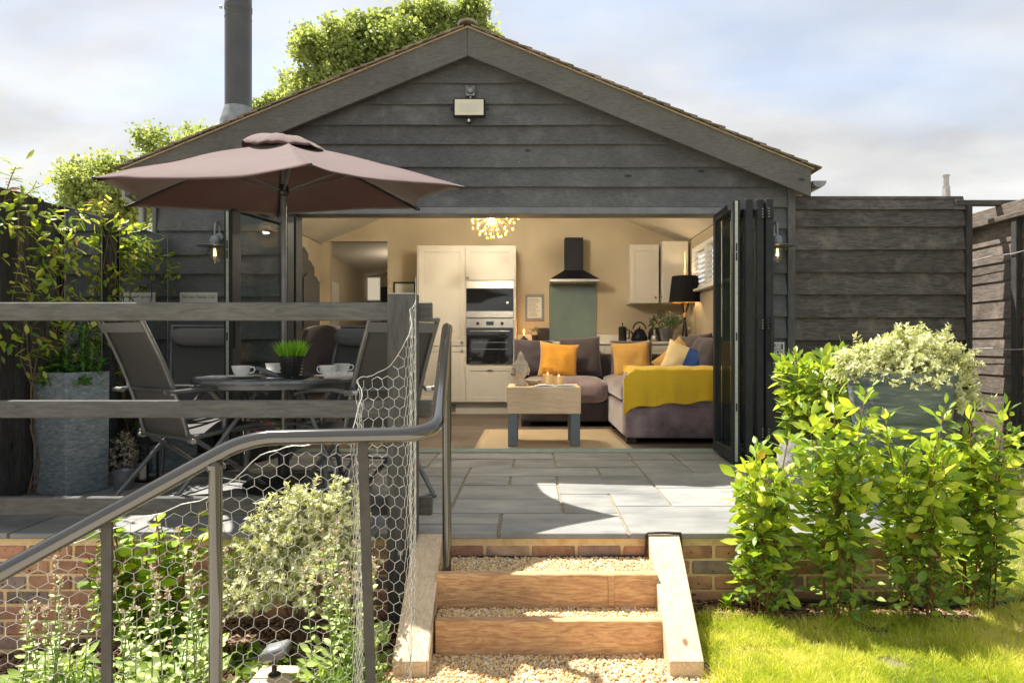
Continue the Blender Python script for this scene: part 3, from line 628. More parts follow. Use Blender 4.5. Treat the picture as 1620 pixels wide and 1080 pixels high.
# lawn blades
def blades(zones):
    P = []; H = []
    for (x0, x1, y0, y1, n, h0, h1) in zones:
        x = NR.uniform(x0, x1, n); y = NR.uniform(y0, y1, n)
        keep = ~((x < 2.06) & (y > 3.14+.05*np.sin(x*9))) & ~((x < .715) & (y > 2.66)) & ~((x > 3.0) & (y > 5.0+.1*np.sin(5*(x-3)/4)) & (y < 5.72))
        keep &= ~((x < .70+.03*NR.randn(n)) & (y < 2.7))
        keep &= ~(np.array([noise.noise(Vector((a*4.5, b*6.5, 11.0))) for a, b in zip(x, y)]) < -.40-.20*NR.rand(n))
        x = x[keep]; y = y[keep]
        pn = np.array([noise.noise(Vector((a*3, b*3, 1.0))) for a, b in zip(x, y)])
        P.append(np.stack([x, y, np.array([gh(a, b) for a, b in zip(x, y)])-.004], 1)); tf = np.array([noise.noise(Vector((a*14, b*14, 3.0))) for a, b in zip(x, y)]); H.append(NR.uniform(h0, h1, len(x))*np.clip(1+.7*pn+1.3*np.maximum(tf, 0)-.4*np.maximum(-tf, 0), .25, 3))
    P = np.concatenate(P); H = np.concatenate(H); n = len(P)
    base = np.array([(-.5, 0, 0), (.5, 0, 0), (.34, .55, .05), (-.34, .55, .05), (.04, 1, .22), (-.04, 1, .22)]); F = np.array([(0, 1, 2, 3), (3, 2, 4, 5)])
    d = rnd_dirs(n, .45, 1.0); T = frames(P, d, rnd_dirs(n, -.4, .4), NR.uniform(.0016, .0032, n), H, H)
    pn = np.array([noise.noise(Vector((a*1.6, b*1.6, 7.0))) for a, b in P[:, :2]])
    pf = np.array([noise.noise(Vector((a*9, b*9, 2.0))) for a, b in P[:, :2]]); t = np.clip(.42+.5*pn+.35*pf+NR.randn(n)*.20, 0, 1)
    return scatter('lawn_grass', base, F, T, 'lf_grass', t)
o = blades([(.66, 2.7, 2.30, 3.36, 88000, .022, .055), (2.0, 4.2, 3.2, 4.2, 34000, .025, .06), (2.0, 6.5, 4.2, 6.2, 30000, .03, .07)]); tag(o, 'sunlit yellow-green lawn to the right of the steps', 'grass')
# ------------------------------------------------------------------ the timber garden house
YF = 5.81
RX, SL = -0.522, 0.4106          # ridge x, roof slope
def roofz(x): return 3.531 - SL*abs(x-RX)
house = thing('timber_house', 'grey stained weatherboarded garden house with a gable roof and wide open folding doors', 'house', (RX, YF, 0))
def board(xa, xb, z0, z1, m='stain', parent=house, y=YF, name='cladding_board', xa2=None, xb2=None, th=0.036):
    xa2 = xa if xa2 is None else xa2; xb2 = xb if xb2 is None else xb2
    w = RD.uniform(-.002, .002); m_ = MB(); n = max(2, int((xb-xa)/.22)); sd_ = RD.uniform(0, 90); vs = []
    for i in range(n+1):
        t = i/n; x = xa+(xb-xa)*t; x2 = xa2+(xb2-xa2)*t; a = noise.noise(Vector((x*1.3, sd_, 0)))*.006; b = noise.noise(Vector((x*1.1, sd_, 5)))*.005
        vs += [(x, y-th+w+b, z0+a), (x, y-th+.006+w+b, z0+a), (x, y-th+.007+w+b, z0+a+.026), (x, y+.012, z0+a+.026), (x2, y+.010, z1+.034), (x2, y-.001, z1+.034)]
    fs = [(6*i+k, 6*i+6+k, 6*i+6+(k+1) % 6, 6*i+(k+1) % 6) for i in range(n) for k in range(6)]+[(0, 1, 2, 3, 4, 5), tuple(6*n+5-k for k in range(6))]
    fs = [tuple(reversed(f)) for f in fs]; m_.add(vs, fs)
    return m_.build(name, m, parent)
gz = [3.292, 3.131, 2.954, 2.776, 2.615, 2.421, 2.254, 2.085]
for i, z in enumerate(gz):
    zt = gz[i-1] if i else 3.44
    a = (3.44-z)/SL; b = (3.44-zt)/SL
    xl, xr = max(-3.165, RX-a), min(2.17, RX+a); xl2, xr2 = max(-3.165, RX-b), min(2.17, RX+b)
    board(xl, xr, z, zt, xa2=xl2, xb2=xr2, name='gable_board')
lz = [1.883, 1.678, 1.517, 1.329, 1.15, .965, .78, .59, .40, .21, .03]
prev = 2.085
for z in lz: board(-3.165, -2.062, z, prev); prev = z
prev = 2.085
for z in [1.90, 1.715, 1.525, 1.345, 1.16, .975, .785, .60, .41, .22, .03]: board(1.86, 2.168, z, prev); prev = z
m_ = MB(); m_.box(2.17, 2.236, YF-.045, YF+.02, -.02, 2.30, .004); m_.build('corner_post', 'stain_z', house)
m_ = MB(); m_.box(-3.20, -3.168, YF-.045, YF+.02, -.02, 2.30, .004); m_.build('corner_post', 'stain_z', house)
# nail heads along the stud lines
m_ = MB(); zs = [(z, -3.10, 2.12) for z in gz]+[(z, -3.10, -2.10) for z in [2.085]+lz]+[(z, 1.90, 2.14) for z in (1.90, 1.715, 1.525, 1.345, 1.16, .975, .785)]
for (z, xa, xb) in zs:
    x = xa
    while x < xb:
        lim = (3.40-z)/SL-.12
        if abs(x-RX) < lim: m_.tube([(x+.01*math.sin(z*40), YF-.034, z+.045), (x+.01*math.sin(z*40), YF-.0225, z+.045)], .0042, 6)
        x += .6 if xb-xa > .3 else .2
m_.build('nail_heads', 'zinc', house, kind='stuff')
# bargeboards
for s in (-1, 1):
    xe = RX + s*2.835; m_ = MB(); d = .0015*s
    pts = [(RX+d, 3.531-.224), (RX+d, 3.531), (xe, roofz(xe)), (xe, roofz(xe)-.224)]
    if s > 0: pts = pts[::-1]
    m_.prism_y(pts, 5.64, 5.672)
    o = m_.build('bargeboard', 'barge', house)
    # soffit between bargeboard and wall
    m_ = MB(); z0 = -.03
    pts = [(RX+d, 3.531-.05), (RX+d, 3.531-.02), (xe, roofz(xe)-.02), (xe, roofz(xe)-.05)]
    m_.prism_y(pts if s < 0 else pts[::-1], 5.674, 5.80); m_.build('soffit', 'stain', house)
    # undercloak strip on top of the bargeboard
    m_ = MB(); xo = xe+s*.02
    pts = [(RX, 3.533), (RX, 3.545), (xo, roofz(xo)+.014), (xo, roofz(xo)+.002)]
    m_.prism_y(pts if s < 0 else pts[::-1], 5.622, 5.80); m_.build('undercloak', 'undercloak', house)
    # roof deck
    m_ = MB(); pts = [(RX, 3.531-.012), (RX, 3.545), (xo, roofz(xo)+.014), (xo, roofz(xo)-.012-.09), (RX, 3.45)]
    pts = [(RX, 3.505), (RX, 3.544), (xe, roofz(xe)+.012), (xe, roofz(xe)-.025)]
    m_.prism_y(pts if s < 0 else pts[::-1], 5.802, 9.86); m_.build('roof_deck', 'black_y', house)
    # courses of plain tiles: the verge tile of each course on its own, the rest of the courses together
    rest = MB(); nC = 25; me = None
    for i in range(nC):
        t = i/nC; x0 = RX+s*(.03+2.83*t); x1 = x0+s*.165; za = roofz(x0)+.018; zb = roofz(x1)+.034
        jit = RD.uniform(-.004, .004)
        p = [(x0, za), (x0, za+.011), (x1, zb+.011+jit), (x1, zb+jit-.002)]
        if s > 0: p = p[::-1]
        v = MB(); v.prism_y(p, 5.606+RD.uniform(-.006, .006), 5.77); v.build('roof_tile', 'tile', house)
        for j in range(24):
            y0 = 5.773+.17*j+(.085 if i % 2 else 0); rest.prism_y([(q[0], q[1]+RD.uniform(-.002, .002)) for q in p], y0, y0+.166)
    rest.build('tile_courses', 'tile', house, kind='stuff')
for j in range(9):
    m_ = MB(); y0 = 5.60+.46*j
    pts = []
    for k in range(9): a = PI*k/8; pts.append((RX+.085*math.cos(a), 3.545+.055*math.sin(a)))
    for k in range(9): a = PI*(8-k)/8; pts.append((RX+.068*math.cos(a), 3.543+.038*math.sin(a)))
    m_.prism_y(pts, y0, y0+.455); m_.build('ridge_tile', 'tile', house, smooth=40)
# gutters
for s in (-1, 1):
    xg = RX+s*2.93; zg = roofz(RX+s*2.85)-.075; m_ = MB(); prof = []
    for k in range(9): a = PI+PI*k/8; prof.append((xg+.058*math.cos(a), zg+.055*math.sin(a)))
    for k in range(9): a = 2*PI-PI*k/8; prof.append((xg+.052*math.cos(a), zg+.049*math.sin(a)))
    m_.prism_y(prof, 5.70, 9.8); g = m_.build('gutter', 'zinc', house, smooth=40)
    m_ = MB(); prof = [(xg+.058*math.cos(PI+PI*k/8), zg+.055*math.sin(PI+PI*k/8)) for k in range(9)]; m_.prism_y(prof, 5.694, 5.7); m_.build('end_cap', 'zinc', g)
    m_ = MB(); m_.tube([(xg-s*.02, 5.78, zg-.05), (xg-s*.02, 5.78, zg-.12), (xg-s*.12, 5.86, zg-.2), (xg-s*.12, 5.86, 0.0)] if s < 0 else [(xg-.03, 5.9, zg-.05), (xg-.03, 5.9, 0)], .03, 10); m_.build('downpipe', 'zinc', house, smooth=40)
# shell walls and interior
XL, XR, YB = -2.95, 2.15, 9.60
m_ = MB()
m_.prism_y([(-3.16, -.3), (-2.062, -.3), (-2.062, 2.03), (-3.16, 2.40)], YF+.022, YF+.13)
m_.prism_y([(1.862, -.3), (2.20, -.3), (2.20, 2.38), (1.862, 2.50)], YF+.022, YF+.13)
m_.prism_y([(-3.16, 2.031), (2.20, 2.031), (2.20, roofz(2.2)-.02), (RX, 3.50), (-3.16, roofz(-3.16)-.02)], YF+.132, YF+.20)
m_.prism_y([(-2.062, 2.031), (1.862, 2.031), (1.862, 2.30), (-2.062, 2.30)], YF+.022, YF+.1315)
m_.build('front_wall', 'wall', house)
m_ = MB(); m_.box(-3.16, XL, YF+.201, 9.85, -.3, 2.33); m_.build('side_wall', 'wall', house)
wy0, wy1, wz0, wz1 = 7.60, 9.00, 1.62, 2.18
m_ = MB(); m_.box(XR, 2.20, YF+.201, wy0, -.3, 2.33); m_.box(XR, 2.20, wy1, 9.85, -.3, 2.33); m_.box(XR, 2.20, wy0, wy1, -.3, wz0); m_.box(XR, 2.20, wy0, wy1, wz1, 2.33); m_.build('side_wall', 'wall', house)
CXR = -0.40
def ceilz(x): return 2.34+.405*((x-XL) if x < CXR else (XR-x))
for (xa, xb) in ((XL, CXR), (CXR, XR)):
    m_ = MB(); z1 = ceilz(xa); z2 = ceilz(xb-1e-6) if xb == CXR else ceilz(xb)
    if xb == CXR: z2 = ceilz(CXR-1e-6)
    m_.prism_y([(xa, z1), (xb, z2), (xb, z2+.03), (xa, z1+.03)], YF+.201, YB-.001); m_.build('ceiling', 'ceil', house)
m_ = MB()
m_.box(XL-.2, -2.83, YB, YB+.12, -.3, 2.37); m_.prism_y([(XL-.2, 2.371), (-2.018, 2.371), (-2.018, 2.9), (XL-.2, 2.50)], YB, YB+.12); m_.prism_y([(-2.017, -.3), (2.3, -.3), (2.3, 2.36), (RX, 3.42), (-2.017, 2.9)], YB, YB+.12)
m_.build('back_wall', 'wall', house)
# room behind the opening
m_ = MB(); m_.box(-3.5, -3.45, YB+.121, 14.5, -.1, 2.9); m_.box(-.9, -.85, YB+.121, 14.5, -.1, 2.9); m_.box(-3.449, -.901, 14.4, 14.5, -.1, 2.9); m_.build('passage_wall', 'wall', house)
m_ = MB(); m_.hexa([(-3.5, YB+.121, 2.55), (-.85, YB+.121, 2.75), (-.85, 14.5, 2.75), (-3.5, 14.5, 2.35), (-3.5, YB+.121, 2.60), (-.85, YB+.121, 2.80), (-.85, 14.5, 2.80), (-3.5, 14.5, 2.40)]); m_.build('passage_ceiling', 'ceil', house)
m_ = MB(); m_.box(-3.5, -.85, YB+.121, 14.5, -.12, -.001); m_.build('passage_floor', 'floor', house)
for (xa, xb, za, zb) in ((-3.43, -3.18, 1.86, 2.32), (-2.93, -2.72, 1.52, 2.03)):
    m_ = MB(); m_.box(xa-.03, xb+.03, 14.36, 14.398, za-.03, zb+.03); f = m_.build('window', 'white', house); m_ = MB(); m_.box(xa, xb, 14.35, 14.358, za, zb); m_.build('pane', 'daylightpane', f)
m_ = MB(); m_.box(-3.12, -2.98, 14.2, 14.38, 0, 2.12); m_.build('passage_curtain', 'black', house)
m_ = MB(); m_.box(-3.44, -3.40, 11.2, 12.1, 0, 2.0); m_.build('passage_door', 'cabinet', house)
# floorboards
fy = YF+.06
while fy < YB:
    off = RD.uniform(0, 1.5); x = XL - off; e = min(fy+.188, YB)
    while x < XR:
        xa, xb = max(x, XL), min(x+2.2, XR)
        if xb-xa > .02: m_ = MB(); m_.box(xa+.0012, xb-.0012, fy+.0012, e-.0012, -.02, 0, .0015); m_.build('floorboard', 'floor', house)
        x += 2.2
    fy += .188
m_ = MB(); m_.box(-3.0, 2.19, YF+.03, YB+.1, -.12, -.022); m_.build('floor_slab', 'joint', house)
# door frame: head, jambs, threshold with track
m_ = MB(); m_.box(-2.06, 1.86, 5.775, 5.93, 2.023, 2.0845, .004); m_.build('door_head', 'alu_grey', house)
m_ = MB(); m_.box(-2.06, -1.985, 5.772, 5.93, .022, 2.022, .004); m_.build('door_jamb', 'alu', house)
m_ = MB(); m_.box(1.80, 1.86, 5.772, 5.93, .022, 2.022, .004); m_.build('door_jamb', 'alu', house)
m_ = MB(); m_.box(-2.06, 1.86, 5.795, 5.90, -.004, .020, .003); m_.box(-2.0, 1.8, 5.82, 5.835, .021, .028); m_.box(-2.0, 1.8, 5.865, 5.875, .021, .028); m_.build('threshold', 'gasket', house)
# folding door leaves
def leaf(p0, p1, label, handle=None, strip=False, hinges=(), T=.055, fw=.062):
    """leaf from hinge point p0 to free edge p1, plan coordinates"""
    p0 = Vector((*p0, 0)); p1 = Vector((*p1, 0)); u = (p1-p0); Lh = u.length; u.normalize(); n = Vector((-u.y, u.x, 0))
    z0, z1 = .032, 2.008
    def bx(a0, a1, za, zb, t0=-T/2, t1=T/2, mb=None, ch=.004):
        m = MB(); m.box(a0, a1, t0, t1, za, zb, ch)
        vs = [p0 + u*v[0] + n*v[1] + Vector((0, 0, v[2])) for v in m.v]
        (mb or MB()).add(vs, m.f) if mb is not None else None
        if mb is None: mb = MB(); mb.add(vs, m.f)
        return mb
    m = MB()
    bx(0, fw, z0, z1, mb=m); bx(Lh-fw, Lh, z0, z1, mb=m); bx(fw+.0005, Lh-fw-.0005, z0, z0+.085, mb=m, t0=-T/2+.002, t1=T/2-.002); bx(fw+.0005, Lh-fw-.0005, z1-fw, z1, mb=m, t0=-T/2+.002, t1=T/2-.002)
    d = m.build('door_leaf', 'alu', house, label=label)
    bx(fw-.004, Lh-fw+.004, z0+.08, z1-fw+.004, -.010, .010, ch=0).build('pane', 'glass', d)
    if strip:
        bx(Lh+.0005, Lh+.006, z0+.01, z1-.01, -.013, .009, ch=.001).build('lock_strip', 'gasket', d)
        for zz in (1.62, 1.55, .95, .42): bx(Lh+.0062, Lh+.0085, zz, zz+.06, -.007, .004, ch=0).build('keeper', 'black', d)
    for (side, zz) in hinges:
        m = MB(); bx(Lh-.002, Lh+.012, zz, zz+.085, -T/2+.002, T/2-.002, mb=m, ch=.002)
        m.build('hinge', 'alu', d)
        m = MB()
        for k in range(4):
            q = p0+u*(Lh+.0125)+n*(.012*side)+Vector((0, 0, zz+.012+.02*k)); m.tube([q, q+u*.003], .0035, 8)
        m.build('hinge_screws', 'steel', d)
    if handle:
        zz, side = handle; m = MB(); bx(Lh-.050, Lh-.018, zz, zz+.26, side*(T/2), side*(T/2+.010) if side > 0 else T/2, mb=m, ch=.002) if side > 0 else bx(Lh-.050, Lh-.018, zz, zz+.26, -T/2-.010, -T/2, mb=m, ch=.002)
        c = p0+u*(Lh-.034)+n*(side*(T/2+.035))+Vector((0, 0, zz+.20)); m.tube([p0+u*(Lh-.034)+n*(side*T/2)+Vector((0, 0, zz+.20)), c, c-u*.11], .008, 8)
        m.build('handle', 'black', d)
    return d
leaf((-2.032, 5.765), (-2.215, 4.99), 'glazed single door leaf folded out at the left jamb', handle=(.90, 1), strip=True, T=.072, fw=.10)
leaf((1.565, 5.765), (1.545, 5.13), 'innermost folded leaf with the pale lock strip on its edge', strip=True)
leaf((1.640, 5.765), (1.632, 5.10), None)
leaf((1.715, 5.765), (1.718, 5.11), None, hinges=((1, 1.86), (1, 1.03), (1, .22)))
leaf((1.785, 5.765), (1.782, 5.09), 'outermost folded leaf with hinges and a slim handle', hinges=((-1, 1.86), (-1, 1.03), (-1, .22)))
m_ = MB(); m_.box(1.775, 1.800, 5.045, 5.058, .80, 1.13, .004); m_.box(1.780, 1.795, 5.058, 5.088, .84, .86); m_.box(1.780, 1.795, 5.058, 5.088, 1.06, 1.08); m_.build('pull_bar', 'alu', house)
# flue
fx, fy = -2.958, 6.9
m_ = MB(); m_.lathe([(.128, 2.45), (.128, 5.4)], (fx, fy, 0), 32); fl = m_.build('flue', 'flue', house, smooth=40)
m_ = MB(); m_.lathe([(.172, 2.5), (.172, 3.17), (.166, 3.19), (.131, 3.31), (.1285, 3.31)], (fx, fy, 0), 32); m_.build('flue_collar', 'zinc', fl, smooth=30)
m_ = MB(); m_.lathe([(.1285, 4.28), (.133, 4.285), (.133, 4.33), (.1285, 4.335)], (fx, fy, 0), 32); m_.lathe([(.1285, 4.20), (.131, 4.205), (.131, 4.215), (.1285, 4.22)], (fx, fy, 0), 32); m_.build('flue_band', 'flue', fl, smooth=30)
m_ = MB(); m_.box(fx-.15, fx-.125, fy-.1, fy-.08, 4.27, 4.30, .003); m_.build('band_clip', 'steel', fl)
# right-hand window with shutters (part of the house)
m_ = MB(); y0, y1 = wy0, wy1
m_.box(XR-.03, XR+.045, y0, y0+.05, wz0, wz1); m_.box(XR-.03, XR+.045, y1-.05, y1, wz0, wz1); m_.box(XR-.03, XR+.045, y0+.051, y1-.051, wz1-.05, wz1); m_.box(XR-.03, XR+.045, y0+.051, y1-.051, wz0, wz0+.04); m_.box(XR-.031, XR+.044, (y0+y1)/2-.03, (y0+y1)/2+.03, wz0+.041, wz1-.051)
wn = m_.build('shuttered_window', 'white', house)
for (a, b) in ((y0+.055, (y0+y1)/2-.035), ((y0+y1)/2+.035, y1-.055)):
    for k in range(7):
        z = wz0+.075+k*.062; m_ = MB(); m_.hexa([(XR-.022, a, z-.022), (XR-.016, a, z-.026), (XR-.016, b, z-.026), (XR-.022, b, z-.022), (XR+.026, a, z+.026), (XR+.032, a, z+.022), (XR+.032, b, z+.022), (XR+.026, b, z+.026)]); m_.build('louvre', 'white', wn)
m_ = MB(); m_.box(XR-.10, XR-.031, y0-.05, y1+.05, wz0-.03, wz0-.001, .004); m_.build('sill', 'white', wn)
# ------------------------------------------------------------------ fences
fr = thing('timber_fence', 'dark weathered board fence panel joining the right corner of the house', 'fence', (2.97, YF, -.3))
prev = 2.15
for z in [2.066, 1.92, 1.727, 1.533, 1.345, 1.151, .958, .76, .57, .37, .17, -.03, -.22]:
    board(2.243, 3.684, z, prev, m='black_x', parent=fr, y=YF+.01, name='fence_board'); prev = z
m_ = MB(); m_.box(3.686, 3.735, YF-.04, YF+.05, -.35, 2.10, .004); m_.build('post', 'black_z', fr)
m_ = MB(); m_.box(3.60, 6.4, YF-.03, YF+.04, 2.101, 2.145, .004); m_.build('top_rail', 'black_x', fr)
m_ = MB(); m_.box(2.243, 3.599, YF-.005, YF+.04, 2.151, 2.165); m_.build('cap', 'black_x', fr)
fs = thing('timber_fence', 'black-brown side fence receding beside the gravel path at the far right', 'fence', (3.97, 5.5, -.2))
ys_ = [4.1, 4.79, 5.52, 6.2]
for i in range(len(ys_)-1):
    prev = 1.93
    for k in range(13):
        z = prev-.158; m_ = MB(); m_.hexa([(3.945, ys_[i]+.03, z), (3.965, ys_[i]+.03, z), (3.965, ys_[i+1]-.03, z), (3.945, ys_[i+1]-.03, z), (3.957, ys_[i]+.03, prev+.015), (3.967, ys_[i]+.03, prev+.015), (3.967, ys_[i+1]-.03, prev+.015), (3.957, ys_[i+1]-.03, prev+.015)]); m_.build('fence_board', 'black_y', fs); prev = z
for y in ys_: m_ = MB(); m_.box(3.90, 3.972, y-.035, y+.029, -.35, 1.94, .004); m_.build('post', 'black_z', fs)
m_ = MB(); m_.box(3.885, 3.975, 4.0, 6.25, 1.942, 1.985, .004); m_.build('cap_rail', 'black_y', fs)
m_ = MB(); m_.box(3.976, 3.999, 4.0, 8.2, 1.90, 2.10, .004); m_.build('gravel_board', 'black_y', fs)
for z in (1.66, .885): m_ = MB(); m_.tube([(3.89, 4.0+.15*i, z+.006*math.sin(i*1.7)) for i in range(16)], .0035, 5); m_.build('training_wire', 'galv', fs)
fl_ = thing('side_fence', 'tall black fence of upright boards along the left side of the patio', 'fence', (-3.09, 4.6, 0))
y = 3.0
while y < 5.72:
    wd = .118; m_ = MB(); dx = RD.uniform(-.004, .004); h = 1.84+RD.uniform(-.012, .012)
    m_.box(-3.135+dx, -3.112+dx, y, min(y+wd, 5.76), -.0, h, .003); m_.build('fence_board', 'black_z', fl_); y += wd+.007
for y in (3.55, 4.98): m_ = MB(); m_.box(-3.107, -3.04, y-.04, y+.04, 0, 1.87, .005); m_.build('post', 'black_z', fl_)
m_ = MB(); m_.box(-3.162, -3.141, 3.0, 5.76, .3, .4); m_.box(-3.162, -3.141, 3.0, 5.76, 1.5, 1.6); m_.build('rail', 'black_y', fl_)
for (ya, yb, lb) in ((4.50, 4.885, 'frameless garden mirror nearer the camera on the left fence, above the tall planter'), (5.10, 5.77, 'wide frameless garden mirror on the left fence next to the house corner')):
    mi = thing('garden_mirror', lb, 'mirror', (-3.075, (ya+yb)/2, .8), 'mirrors on the left fence')
    m_ = MB(); m_.box(-3.105, -3.0755, ya, yb, .80, 1.83); m_.build('backing', 'black', mi)
    m_ = MB(); m_.box(-3.075, -3.071, ya+.002, yb-.002, .802, 1.828); m_.build('mirror_glass', 'mirror', mi)
    m_ = MB(); m_.box(-3.0752, -3.0695, ya-.004, ya+.0018, .80, 1.83); m_.box(-3.0752, -3.0695, yb-.0018, yb+.004, .80, 1.83); m_.box(-3.0752, -3.0695, ya-.004, yb+.004, 1.8282, 1.835); m_.build('edge_trim', 'gasket', mi)
# post and rail fence on the patio edge
pf = thing('post_and_rail_fence', 'grey painted three-rail timber fence along the patio edge in front of the table', 'fence', (-1.8, 3.36, -.4))
for (za, zb) in ((1.038, 1.128), (.560, .646), (.082, .170)):
    m_ = MB(); m_.box(-3.0, -.487, 3.352, 3.390, za, zb, .005); m_.build('rail', 'fence', pf)
m_ = MB(); m_.box(-.683, -.549, 3.245, 3.351, -.42, 1.166, .005); m_.build('post', 'fence_z', pf)
for z in (-.07, -.27):
    m_ = MB(); m_.tube([(-.62, 3.2449, z), (-.62, 3.239, z)], .013, 12); m_.tube([(-.62, 3.239, z), (-.62, 3.233, z)], .008, 6); m_.build('bolt', 'galv', pf)
# handrail
def rounded(pts, rads, seg=7):
    out = [Vector(pts[0])]
    for i in range(1, len(pts)-1):
        a, b, c = Vector(pts[i-1]), Vector(pts[i]), Vector(pts[i+1]); r = rads[i-1]
        p = b+(a-b).normalized()*r; q = b+(c-b).normalized()*r
        for k in range(seg+1):
            t = k/seg; out.append(p*(1-t)**2+b*2*t*(1-t)+q*t*t)
    out.append(Vector(pts[-1])); return out
hr = thing('handrail', 'gloss black tubular handrail descending from the patio and turning left down the slope', 'handrail', (-.6, 2.3, -.42))
m_ = MB(); m_.tube(rounded([(-.384, 3.16, .985), (-.380, 3.10, 1.000), (-.285, 2.05, .652), (-.850, 2.05, .640), (-1.44, 1.85, .300), (-2.2, 1.6, -.14)], [.03, .11, .09, .02]), .0235, 20); m_.build('rail', 'steel_black', hr, smooth=60)
m_ = MB(); m_.tube([(-.384, 3.12, -.125), (-.384, 3.12, .975)], .0205, 18); m_.build('post', 'steel_black', hr, smooth=60)
m_ = MB(); m_.tube([(-.934, 2.022, -.55), (-.934, 2.022, .575)], .0195, 18); m_.build('post', 'steel_black', hr, smooth=60)
m_ = MB(); m_.lathe([(.028, 0), (.028, .012), (.021, .02)], (-.934, 2.022, .553), 16); m_.build('collar', 'steel_black', hr, smooth=40)
for (xt, yt, zt, xb, yb) in ((-1.208, 1.945, .425, -1.208, 1.945), (-.512, 2.075, .640, -.478, 2.10)):
    m_ = MB(); m_.hexa([(xb-.015, yb-.004, -.55), (xb+.015, yb-.004, -.55), (xb+.015, yb+.004, -.55), (xb-.015, yb+.004, -.55), (xt-.015, yt-.004, zt), (xt+.015, yt-.004, zt), (xt+.015, yt+.004, zt), (xt-.015, yt+.004, zt)]); m_.build('flat_bar', 'bar', hr)
# wire netting
def netting():
    def P(px, d): return ((px-840)/1080*d, d)
    path = [P(-60, 1.90), P(163, 2.0), P(340, 2.10), P(420, 2.13), P(556, 2.15), P(566, 2.25), P(574, 2.36), P(563, 2.42), P(578, 2.50), P(612, 2.46), P(640, 2.44), P(652, 2.56), P(648, 2.66), P(656, 2.76), P(658, 2.92)]
    topy = [(-60, 925), (100, 840), (230, 782), (370, 714), (480, 690), (556, 648), (566, 622), (574, 600), (567, 596), (578, 585), (612, 545), (640, 515), (653, 490), (657, 482), (660, 474)]
    S = [0.0]
    for i in range(1, len(path)): S.append(S[-1]+math.dist(path[i-1], path[i]))
    tz = [EYE+(545-topy[i][1])/1080*path[i][1] for i in range(len(path))]
    def at(s):
        s = max(0.0, min(S[-1], s))
        for i in range(1, len(S)):
            if s <= S[i]:
                t = (s-S[i-1])/(S[i]-S[i-1]); return (path[i-1][0]*(1-t)+path[i][0]*t, path[i-1][1]*(1-t)+path[i][1]*t, tz[i-1]*(1-t)+tz[i]*t)
        return (*path[-1], tz[-1])
    cw, chh = .046, .037; m = MB()
    def pt(s, z):
        q = at(s); zo = z
        ws = .022*noise.noise(Vector((s*3.1, z*3.1, 2))); wz = .026*noise.noise(Vector((s*2.3, z*2.3, 9)))
        jx = .004*noise.noise(Vector((s*31, z*31, 4))); 
        q = at(s+ws)
        return Vector((q[0]+jx, q[1]+.012*noise.noise(Vector((s*5, z*4, 1))), z+wz+.004*noise.noise(Vector((s*29, z*29, 8))))), q[2]
    nrow = int((1.35+.75)/chh)
    for r in range(nrow):
        z0 = -.72+r*chh
        for c_ in range(int(S[-1]/cw)+1):
            s0 = c_*cw+(cw/2 if r % 2 else 0)
            # nodes: v-shape: lower apex at (s0, z0), shoulders at (s0±cw/2, z0+.3ch), link up from the shoulder
            a, ta = pt(s0, z0); b1, tb1 = pt(s0-cw/2, z0+.36*chh); b2, tb2 = pt(s0+cw/2, z0+.36*chh); u1, tu = pt(s0+cw/2, z0+chh)
            if s0+cw/2 > S[-1]: continue
            for p, q, tp, tq, rr in ((a, b1, ta, tb1, .00075), (a, b2, ta, tb2, .00075), (b2, u1, tb2, tu, .00115)):
                if p.z < tp and q.z < tq and (q-p).length > .002: m.tube([p, q], rr*1.02, 4, caps=False)
    edge = []
    k = 0.0
    while k <= S[-1]:
        q = at(k); edge.append((q[0], q[1], q[2]+.004*math.sin(k*60))); k += .025
    m.tube(edge, .0016, 5)
    m.tube([(edge[-1][0], edge[-1][1], -.38), (edge[-1][0], edge[-1][1], edge[-1][2]+.10)], .002, 5)
    for dx, dy in ((-.012, -.03),):
        m.tube([(edge[-1][0]+dx+.012*math.sin(i*1.3+dx*90), edge[-1][1]+dy, -.40+.075*i) for i in range(int(16+dx*100))], .0013, 4)
    return m
o = netting().top('wire_netting', 'galv', 'galvanised hexagonal wire netting draped behind the handrail and up the fence post', 'netting', (-.9, 2.2, -.45))
# ------------------------------------------------------------------ things on the facade
fld = thing('floodlight', 'small black floodlight with a pale reflector under the gable peak', 'floodlight', (-.51, 5.74, 2.9))
m_ = MB(); m_.box(-.649, -.380, 5.69, 5.73, 2.815, 2.975, .012); m_.build('housing', 'black', fld)
m_ = MB(); m_.box(-.634, -.395, 5.682, 5.6895, 2.830, 2.960); m_.build('reflector', 'floodglass', fld)
m_ = MB(); m_.hexa([(-.585, 5.679, 2.860), (-.444, 5.679, 2.860), (-.444, 5.6815, 2.860), (-.585, 5.6815, 2.860), (-.600, 5.679, 2.925), (-.429, 5.679, 2.925), (-.429, 5.6815, 2.925), (-.600, 5.6815, 2.925)]); m_.build('diode_panel', 'signwhite', fld)
m_ = MB(); m_.tube([(-.655, 5.71, 2.895), (-.668, 5.71, 2.895), (-.668, 5.76, 2.895)], .006, 6); m_.tube([(-.374, 5.71, 2.895), (-.361, 5.71, 2.895), (-.361, 5.76, 2.895)], .006, 6); m_.box(-.54, -.49, 5.731, 5.79, 2.87, 2.92); m_.build('bracket', 'black', fld)
m_ = MB(); m_.box(-.535, -.500, 5.69, 5.73, 2.765, 2.812, .008); m_.tube([(-.517, 5.70, 2.81), (-.517, 5.70, 2.83)], .008, 6); m_.build('sensor', 'black', fld)
m_ = MB(); m_.lathe([(0.001, -.014), (.009, -.010), (.014, 0), (.009, .010), (.001, .014)], (-.517, 5.686, 2.785), 10); m_.build('sensor_lens', 'white', fld, smooth=60)
